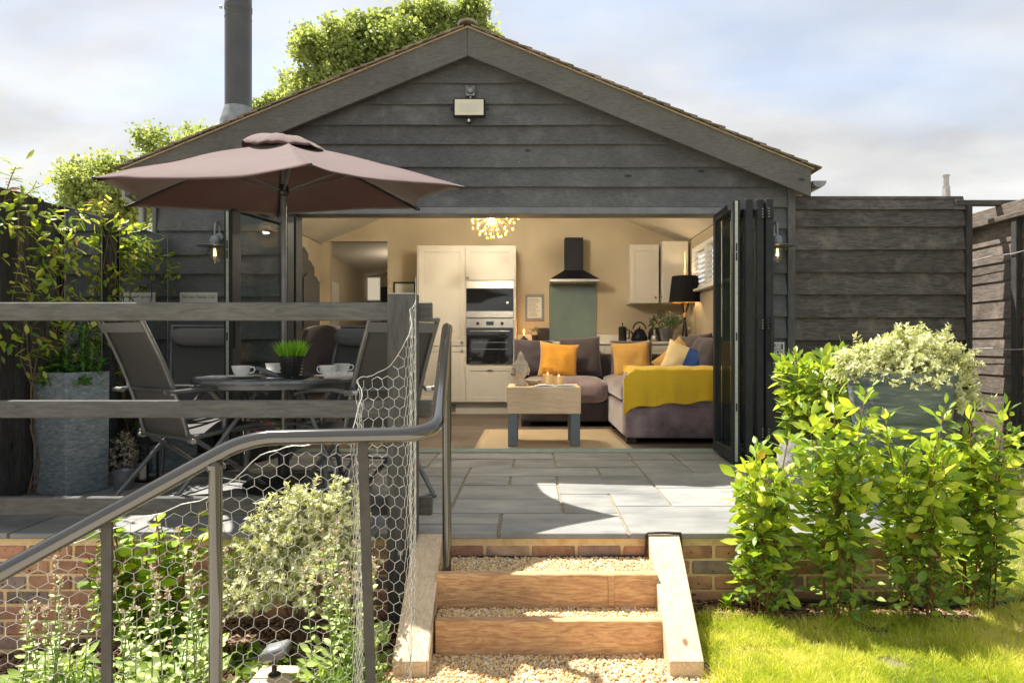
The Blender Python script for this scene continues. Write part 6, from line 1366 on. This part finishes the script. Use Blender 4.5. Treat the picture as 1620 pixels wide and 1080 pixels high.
# small weeds by the wall
t = thing('weed', 'small broad-leaved weed at the foot of the wall beside the right stringer', 'weed', (.93, 3.24, gh(.93, 3.24)))
leaves(t, [(Vector((.93, 3.24, gh(.93, 3.24)+.02*k/3)), Vector((math.cos(k*2.4), math.sin(k*2.4), .5+.1*k)), UPV, .05, 'broad', 'lf_broad') for k in range(9)])
def mound(parent, c, rad, n, size, m, shape='small', rim=None, lower=0.0, noisy=.25, shell=.5, droop=0.0, ros=7, shoots=0):
    """leaf rosettes spread through a lumpy dome, with a few stray shoots"""
    k = max(4, n//ros); d = rnd_dirs(k, -.35+lower, 1.0); r = (shell+(1-shell)*NR.rand(k)**.5)
    S = np.array(c)+d*np.array(rad)*r[:, None]
    nn_ = np.array([noise.noise(Vector(p*6)) for p in S]); S += d*np.array(rad)*(noisy*nn_)[:, None]
    A = d+rnd_dirs(k)*.35; A[:, 2] += .35-droop
    if shoots:
        j = NR.randint(0, k, shoots); base = np.array(c)+d[j]*np.array(rad)*.95; L_ = NR.uniform(.3, 1.0, shoots)*min(rad)*.6
        dd = A[j]/np.linalg.norm(A[j], axis=1, keepdims=True)
        for q in (.25, .5, .75, 1.0): S = np.concatenate([S, base+dd*(L_*q)[:, None]]); A = np.concatenate([A, dd])
        k = len(S)
    A = A/np.linalg.norm(A, axis=1, keepdims=True); idx = np.repeat(np.arange(k), ros); N_ = len(idx)
    side = rnd_dirs(N_); side -= (side*A[idx]).sum(1)[:, None]*A[idx]; side /= np.linalg.norm(side, axis=1, keepdims=True)+1e-6
    D = side+A[idx]*NR.uniform(.1, 1.3, N_)[:, None]; P = S[idx]+A[idx]*(NR.uniform(-.6, .6, N_)*size)[:, None]
    v, f, rr_ = LV[shape]
    tn = np.clip(.5+.5*np.array([noise.noise(Vector(p*9+3)) for p in S])[idx]+NR.randn(N_)*.14, 0, 1)
    return scatter('foliage', v, f, frames(P, D, A[idx]+rnd_dirs(N_)*.3, NR.uniform(.6, 1.25, N_)*size), m, tn, parent, rr_)
def twigs(parent, c, rad, n, m='vine', r0=.003):
    s = MB()
    for k in range(n):
        a = RD.uniform(0, 2*PI); q = RD.uniform(.4, .95); z = RD.uniform(.3, .95)
        s.tube([(c[0], c[1], c[2]-rad[2]*.3), (c[0]+rad[0]*q*.5*math.cos(a), c[1]+rad[1]*q*.5*math.sin(a), c[2]+rad[2]*z*.5), (c[0]+rad[0]*q*math.cos(a), c[1]+rad[1]*q*math.sin(a), c[2]+rad[2]*z)], [r0, r0*.7, r0*.35], 4)
    s.build('stems', m, parent)
# variegated mound in the slate planter
t = thing('variegated_euonymus', 'domed cream-and-green variegated shrub filling the large slate planter', 'shrub', (1.95, 3.62, .72))
for (c, r, n) in (((1.95, 3.62, .78), (.27, .25, .15), 2600), ((2.17, 3.52, .66), (.13, .13, .17), 1000), ((1.77, 3.56, .80), (.13, .14, .12), 700), ((2.02, 3.56, .88), (.16, .15, .11), 900), ((2.12, 3.52, .80), (.12, .12, .11), 600), ((1.87, 3.58, .86), (.10, .12, .10), 500)): mound(t, c, r, int(n*1.3), .027, 'lf_varieg', 'small', noisy=.6, shoots=14)
twigs(t, (1.93, 3.62, .70), (.25, .22, .28), 26)
# planter corner plants
t = thing('box_leaved_plant', 'fresh green upright plant in the tall square planter', 'plant', (-2.885, 4.29, .70))
P = []; items = []
sm = MB()
for (dx, dy, hh) in ((-.12, -.02, .16), (-.05, .04, .20), (.0, -.05, .22), (.06, .03, .36), (.085, -.02, .33), (.13, .0, .20), (-.09, .06, .14), (.03, .08, .24), (.17, .03, .14), (-.16, .0, .10)):
    b = Vector((-2.885+dx*.85, 4.29+dy*.85, .68)); sm.tube([b, b+Vector((dx*.15, dy*.15, hh))], .003, 4)
    for k in range(int(hh*520)):
        q = RD.uniform(.1, 1); a = RD.uniform(0, 2*PI); el = RD.uniform(.1, 1.0); items.append((b+Vector((dx*.15*q, dy*.15*q, hh*q)), Vector((math.cos(a)*math.cos(el), math.sin(a)*math.cos(el), math.sin(el)))))
sm.build('stems', 'stem_green', t); n = len(items); v, f, rr_ = LV['small']
D = np.array([i[1] for i in items]); Pq = np.array([i[0] for i in items])+D*.012
scatter('foliage', v, f, frames(Pq, D, np.tile([0, 0, 1.], (n, 1)), NR.uniform(.022, .04, n)), 'lf_dark', NR.rand(n), t)
mound(t, (-2.885, 4.28, .70), (.16, .16, .10), 700, .034, 'lf_dark')
# climbers on the left fence
def climber(label, blobs, seed, n=340, limit=300, wires=None):
    x0 = -3.03; ys0 = sum(b[0] for b in blobs)/len(blobs); t = thing('climbing_plant', label, 'climber', (x0, ys0, 0), 'climbers on the left fence'); sm = MB(); items = []
    for k in range(9):
        b = RD.choice(blobs); b2 = RD.choice(blobs); p = Vector((-3.04, ys0+RD.uniform(-.12, .12), .02)); pts = [p]
        for i in range(1, 9):
            q = i/8; zt = b[1]+RD.uniform(-.5, .5)*b[3]; pts.append(Vector((-3.03+.03*math.sin(i*1.3+k), ys0+(b[0]-ys0)*q+.05*math.sin(i*1.9+k*2), zt*q)))
        sm.tube(pts, .0035, 5)
    tot = sum(b[2]*b[3] for b in blobs)
    for (yc, zc, ry, rz) in blobs:
        for k in range(int(n*ry*rz/tot)):
            a = RD.uniform(0, 2*PI); r = math.sqrt(RD.random()); yy = yc+ry*r*math.cos(a); zz = zc+rz*r*math.sin(a)
            if vnoise((yy, zz, seed), 7) < -.22: continue
            p = Vector((-3.07+.12*RD.random()+.10*max(0, vnoise((yy, zz, seed+5), 4)), yy, zz)); al = RD.uniform(0, 2*PI)
            d = Vector((RD.uniform(.1, 1.0), math.cos(al), math.sin(al)*.7+.05)).normalized()
            q = (zz-zc)/rz; m = pick([('lf_climb', 1.2), ('lf_mid', .5), ('lf_new', .5+.4*q), ('lf_climb_red', .12), ('lf_old', .25-.2*q)])
            items.append((p, d, UPV+Vector((1.0*RD.random(), RD.uniform(-.5, .5), 0)), RD.uniform(.045, .078), RD.choice(('lance', 'lance2')), m))
    sm.build('stems', 'vine', t, smooth=60); leaves(t, items, limit, 'lf_attr'); return t
climber('leafy evergreen climber covering the near end of the left fence above the rail', [(4.02, 1.72, .26, .30), (4.18, 1.45, .30, .32), (4.35, 1.25, .26, .35), (4.10, 1.05, .24, .30), (4.45, 1.55, .16, .22), (4.30, .85, .2, .22)], 1, 640, 300)
climber('second evergreen climber with pale flowers between the two mirrors, spreading at the top', [(5.0, 1.30, .13, .50), (5.15, 1.66, .22, .16), (5.42, 1.60, .22, .13), (4.90, 1.74, .12, .12), (5.6, 1.46, .12, .10), (5.0, .95, .11, .3)], 2, 520, 300)
# top shoots above the fence
t = thing('climbing_plant', 'loose shoots of climber arching above the top of the left fence', 'climber', (-3.06, 4.6, 1.8), 'climbers on the left fence'); sm = MB(); items = []
for (y0, dy, h) in ((3.98, .1, .26), (4.05, .25, .20), (4.6, .2, .16), (4.85, .15, .24), (4.95, -.1, .2), (5.2, .2, .14)):
    pts = [Vector((-3.08, y0+dy*q, 1.72+(h+.1)*q-.10*q*q)) for q in (0, .25, .5, .75, 1)]; sm.tube(pts, .003, 5)
    for k in range(22):
        q = RD.random(); p = pts[0].lerp(pts[-1], q); a = RD.uniform(0, 2*PI); items.append((p+Vector((0, 0, .02)), Vector((math.cos(a)*.8, math.sin(a)*.8, RD.uniform(-.1, .8))), UPV, RD.uniform(.04, .07), 'lance', pick([('lf_climb', 1), ('lf_new', .6), ('lf_climb_red', .3)])))
sm.build('stems', 'vine', t); leaves(t, items)
# pot plants
mound(ph, (-2.60, 4.36, .20), (.075, .07, .16), 900, .022, 'lf_heather', 'needle')
mound(pw, (-2.80, 5.50, .34), (.16, .14, .22), 500, .06, 'lf_sage'); mound(pw, (-2.80, 5.46, .52), (.12, .10, .12), 260, .035, 'lf_cream')
mound(pm, (-2.20, 5.42, .20), (.22, .12, .12), 360, .05, 'lf_attr'); mound(pm, (-2.16, 5.38, .26), (.16, .10, .07), 260, .035, 'lf_magenta')
mound(pl2, (-2.72, 5.10, .36), (.18, .16, .16), 500, .05, 'lf_attr')
mound(bp, (1.80, 9.06, WZ+.24), (.20, .16, .13), 420, .05, 'lf_sage'); mound(sk, (.05, 9.25, WZ+.13), (.06, .05, .05), 110, .03, 'lf_sage')
# strappy grass behind the table
t = thing('strappy_plant', 'dark pot of strappy green leaves behind the front left chair', 'pot plant', (-2.45, 5.55, 0)); m_ = MB(); m_.lathe([(.08, .001), (.10, .2), (.09, .2), (.001, .17)], (-2.45, 5.5, 0), 20); m_.build('pot', 'black', t, smooth=40)
n = 160; a = NR.uniform(0, 2*PI, n); v, f, rr_ = leafshape(.06, droop=.5, seg=5); scatter('foliage', v, f, frames(np.tile([-2.45, 5.5, .18], (n, 1))+NR.randn(n, 3)*.02, np.stack([np.cos(a)*.6, np.sin(a)*.6, np.ones(n)], 1), np.stack([np.cos(a), np.sin(a), np.ones(n)], 1), NR.uniform(.25, .45, n)), 'lf_attr', NR.rand(n), t, rr_)
# ------------------------------------------------------------------ flower bed on the left
def broad_shrub(x, y, h, w, label, nst, nl):
    zb = gh(x, y); t = thing('broad_leaved_shrub', label, 'shrub', (x, y, zb)); sm = MB(); items = []
    for s in range(nst):
        a = RD.uniform(0, 2*PI); r1 = w*.5*math.sqrt(RD.random()); hh = h*RD.uniform(.55, 1); e = Vector((x+r1*math.cos(a), y+.14*math.sin(a)*r1/w*2, zb+hh)); b = Vector((x+.35*(e.x-x), y, zb))
        pts = [b.lerp(e, i/6)+Vector((.02*math.sin(i+s), 0, 0)) for i in range(7)]; sm.tube(pts, [.006-.0006*i for i in range(7)], 6)
        for k in range(nl):
            q = .18+.82*(k//2)/(nl/2); i = min(5, int(q*6)); p = pts[i].lerp(pts[i+1], q*6-i if q < 1 else 1); ang = (k % 2)*PI+(k//2)*PI/2+RD.uniform(-.3, .3); el = RD.uniform(-.15, .5)
            d = Vector((math.cos(ang)*math.cos(el), math.sin(ang)*math.cos(el), math.sin(el))); items.append((p+d*.012, d, UPV+Vector((RD.uniform(-.4, .4), RD.uniform(-.7, .1), 0)), RD.uniform(.065, .11)*(1.1-.4*q), RD.choice(('broad', 'broad2')), pick([('lf_broad', 1.3), ('lf_mid', 1.1-.8*q), ('lf_new', .7*q*q)])))
    sm.build('stems', 'stem_red', t, smooth=60); leaves(t, items, 300, 'lf_attr', 'broad'); return t
broad_shrub(-1.62, 3.02, .68, .78, 'bright green broad-leaved shrub with reddish stems behind the wire netting', 22, 20)
t = thing('variegated_pittosporum', 'creamy variegated small-leaved shrub in the middle of the netted flower bed', 'shrub', (-1.0, 2.98, gh(-1.0, 2.98)))
for (c, r, n) in (((-1.00, 2.98, -.08), (.25, .18, .24), 3400), ((-1.14, 2.95, -.14), (.17, .15, .20), 1600), ((-.86, 2.96, -.02), (.16, .14, .22), 1600), ((-.98, 2.98, .13), (.13, .11, .18), 1300), ((-.84, 2.99, .17), (.09, .09, .13), 600), ((-1.12, 2.98, .09), (.10, .09, .14), 700)): mound(t, c, r, int(n*1.2), .024, 'lf_varieg', 'small', noisy=.6, shoots=14)
twigs(t, (-1.0, 2.98, -.25), (.26, .2, .55), 30)
def stachys(x, y, w, h, ns, label, pink=1.0):
    zb = gh(x, y); t = thing('flowering_perennial', label, 'plant', (x, y, zb), 'tall flowering perennials in the netted bed'); sm = MB(); Lp = []; Ld = []; Ls = []; Fp = []; Fd = []
    for s in range(ns):
        bx_, by_ = x+w*.5*RD.uniform(-1, 1), y+.10*RD.uniform(-1, 1); hh = h*RD.uniform(.6, 1.0); lean = RD.uniform(-.08, .08)
        pts = [Vector((bx_+lean*q*q, by_, zb+hh*q)) for q in (0, .25, .5, .75, 1)]; sm.tube(pts, [.0030, .0028, .0025, .0022, .0016], 5)
        for k in range(20):
            q = .08+.84*(k//2)/10; p = pts[0].lerp(pts[-1], q); p.x = bx_+lean*q*q; ang = (k % 2)*PI+(k//2)*PI/2+s
            Lp.append(p); Ld.append((math.cos(ang), math.sin(ang), .35)); Ls.append(RD.uniform(.03, .055)*(1.15-.7*q))
        for q in (.80, .88, .94, 1.0):
            if RD.random() < .25: continue
            p = Vector((bx_+lean*q*q, by_, zb+hh*q)); nf = 15
            for k in range(nf): a = RD.uniform(0, 2*PI); Fp.append(p+Vector((0, 0, RD.uniform(-.008, .008)))); Fd.append((math.cos(a), math.sin(a), RD.uniform(.1, 1.1)))
    for k in range(int(w*300)):
        a = RD.uniform(0, 2*PI); r = w*.55*math.sqrt(RD.random()); Lp.append(Vector((x+r*math.cos(a), y+.16*math.sin(a)*r/w*2, zb+RD.uniform(.0, .16)))); Ld.append((math.cos(a)*.8, math.sin(a)*.8, RD.uniform(.2, 1))); Ls.append(RD.uniform(.05, .085))
    sm.build('stems', 'stem_green', t); n = len(Lp); v, f, rr_ = LV['lance2']
    scatter('foliage', v, f, frames(np.array(Lp), np.array(Ld), np.tile([0, -.3, 1.], (n, 1)), np.array(Ls)), 'lf_stachys', NR.rand(n), t, rr_)
    n = len(Fp); v, f, rr_ = LV['small']; scatter('flowers', v, f, frames(np.array(Fp), np.array(Fd), rnd_dirs(n), NR.uniform(.008, .017, n)), 'lf_pink', NR.rand(n)*pink, t, rr_, kind='stuff'); return t
stachys(-1.86, 2.62, .22, .60, 13, 'pale flowering perennial at the far left of the bed, in front of the brick wall')
stachys(-1.30, 2.52, .24, .66, 13, 'pink-flowered perennial between the flat bar and the round handrail post')
stachys(-.72, 2.66, .26, .68, 17, 'pink-tipped perennial beside the leaning flat bar near the left stringer')
stachys(-1.60, 2.68, .10, .46, 4, 'sparse pale perennial in front of the broad-leaved shrub')
def lowplant(x, y, r, n, sz, m, shape, label, name='ground_plant', zup=.10):
    t = thing(name, label, 'plant', (x, y, gh(x, y))); mound(t, (x, y, gh(x, y)+.01), (r, r*.7, zup), n, sz, m, shape, shell=.2); return t
lowplant(-1.95, 2.72, .17, 200, .07, 'lf_stachys', 'broad', 'low clump of soft broad leaves at the foot of the left brick wall')
lowplant(-1.42, 2.86, .20, 380, .05, 'lf_attr', 'broad', 'low green clump below the broad-leaved shrub')
lowplant(-1.08, 2.78, .16, 260, .045, 'lf_attr', 'broad', 'low green clump below the variegated shrub')
lowplant(-1.70, 2.55, .28, 900, .09, 'lf_attr', 'needle', 'tuft of grass in the bed at the bottom left')
lowplant(-.66, 2.50, .13, 800, .085, 'lf_attr', 'needle', 'tuft of grass at the foot of the leaning flat bar')
t = thing('ground_plant', 'single upright yellow-green seedling beside the left stringer', 'plant', (-.545, 2.50, gh(-.545, 2.5))); leaves(t, [(Vector((-.545, 2.50, gh(-.545, 2.5))), Vector((dx, 0, 1)), Vector((0, -1, .2)), .085, 'lance2', 'lf_new') for dx in (-.1, .35)])
# ------------------------------------------------------------------ trees behind
def tree(name, label, base, clumps, n, leaf, m='lf_tree', trunk_r=.16):
    t = thing(name, label, 'tree', base, 'trees beyond the house'); bx_, by_, bz_ = base; sm = MB(); cx = sum(c[0] for c in clumps)/len(clumps); zt = min(c[2] for c in clumps)
    top = Vector((cx, by_, zt)); sm.tube([Vector(base), Vector(base).lerp(top, .5)+Vector((.1, 0, 0)), top], [trunk_r, trunk_r*.8, trunk_r*.55], 10)
    for c in clumps:
        e = Vector(c[:3]); mid = top.lerp(e, .5)+Vector((RD.uniform(-.2, .2), RD.uniform(-.2, .2), -.1)); sm.tube([top, mid, e], [trunk_r*.4, trunk_r*.25, trunk_r*.10], 6)
        for k in range(7):
            d = Vector(rnd_dirs(1, -.2, 1)[0])*c[3]*.9; sm.tube([e, e+d*.5+Vector((0, 0, .05)), e+d], [trunk_r*.09, trunk_r*.06, .006], 4)
    sm.build('trunk', 'bark', t, smooth=60); vol = sum(c[3]**2 for c in clumps); P = []; D = []
    sat = []
    for c in clumps:
        for j in range(4):
            d = Vector(rnd_dirs(1, -.1, 1)[0]); sat.append((c[0]+d.x*c[3]*1.05, c[1]+d.y*c[3], c[2]+d.z*c[3]*1.05, c[3]*RD.uniform(.22, .42)))
    clumps = list(clumps)+sat; vol = sum(c[3]**2 for c in clumps)
    for c in clumps:
        k = int(n*c[3]**2/vol); 
        # sprays: little bunches of leaves round twig ends
        ns = max(20, k//14); sd_ = rnd_dirs(ns); rr = c[3]*(.35+.85*NR.rand(ns)**.7); S = np.array(c[:3])+sd_*rr[:, None]*np.array([1, 1, .85])
        nn_ = np.array([noise.noise(Vector(s*1.1)) for s in S]); S += sd_*(c[3]*.9*nn_)[:, None]; S = S[np.array([noise.noise(Vector((s[0]*2.6, s[1]*2.6, s[2]*2.6))) for s in S]) > -.02]; S = S if len(S) else np.array([c[:3]]); ns = len(S); sd_ = rnd_dirs(ns, -.2, 1)
        idx = NR.randint(0, ns, k); p = S[idx]+NR.randn(k, 3)*.085; P.append(p); D.append(sd_[idx]*.6+rnd_dirs(k)*.9)
    P = np.concatenate(P); D = np.concatenate(D); k = len(P); tn = np.clip(.5+.45*np.array([noise.noise(Vector(p*.9)) for p in P])+NR.randn(k)*.2, 0, 1)
    v, f = DIAM; scatter('crown', v*np.array([1.3, 1, 1]), f, frames(P, D, rnd_dirs(k)+np.array([[0, 0, .8]]), NR.uniform(.7, 1.25, k)*leaf), m, tn, t); return t
def at(px, py, d): return ((px-840)/1080*d, d, EYE+(545-py)/1080*d)
def cl(px, py, r, d): x, y, z = at(px, py, d); return (x, y+RD.uniform(-.5, .5), z, r/1080*d)
tree('ash_tree', 'large light green tree rising behind the left roof slope up to the ridge', (-3.6, 14.5, -.2), [cl(x, y, r, 14.5) for x, y, r in ((735, 52, 36), (690, 55, 44), (640, 75, 48), (600, 105, 50), (560, 85, 38), (525, 120, 46), (500, 95, 26), (470, 155, 44), (440, 185, 34), (560, 150, 60), (640, 140, 60), (420, 205, 26), (770, 50, 16), (480, 55, 10), (700, 20, 14))], 90000, .085)
tree('hawthorn_tree', 'smaller darker tree showing between the flue and the left end of the roof', (-7.0, 13.0, -.2), [cl(x, y, r, 13.0) for x, y, r in ((330, 215, 24), (300, 230, 26), (262, 240, 20), (285, 262, 34), (345, 235, 30), (330, 290, 50), (280, 310, 50))], 22000, .075, trunk_r=.11)
tree('young_tree', 'young loosely leaved tree beyond the left fence', (-7.1, 11.0, -.2), [cl(x, y, r, 11.0) for x, y, r in ((150, 300, 26), (170, 275, 18), (135, 268, 9), (185, 320, 34), (165, 345, 34), (200, 300, 20), (210, 262, 7), (235, 330, 34))], 11000, .07, trunk_r=.07)
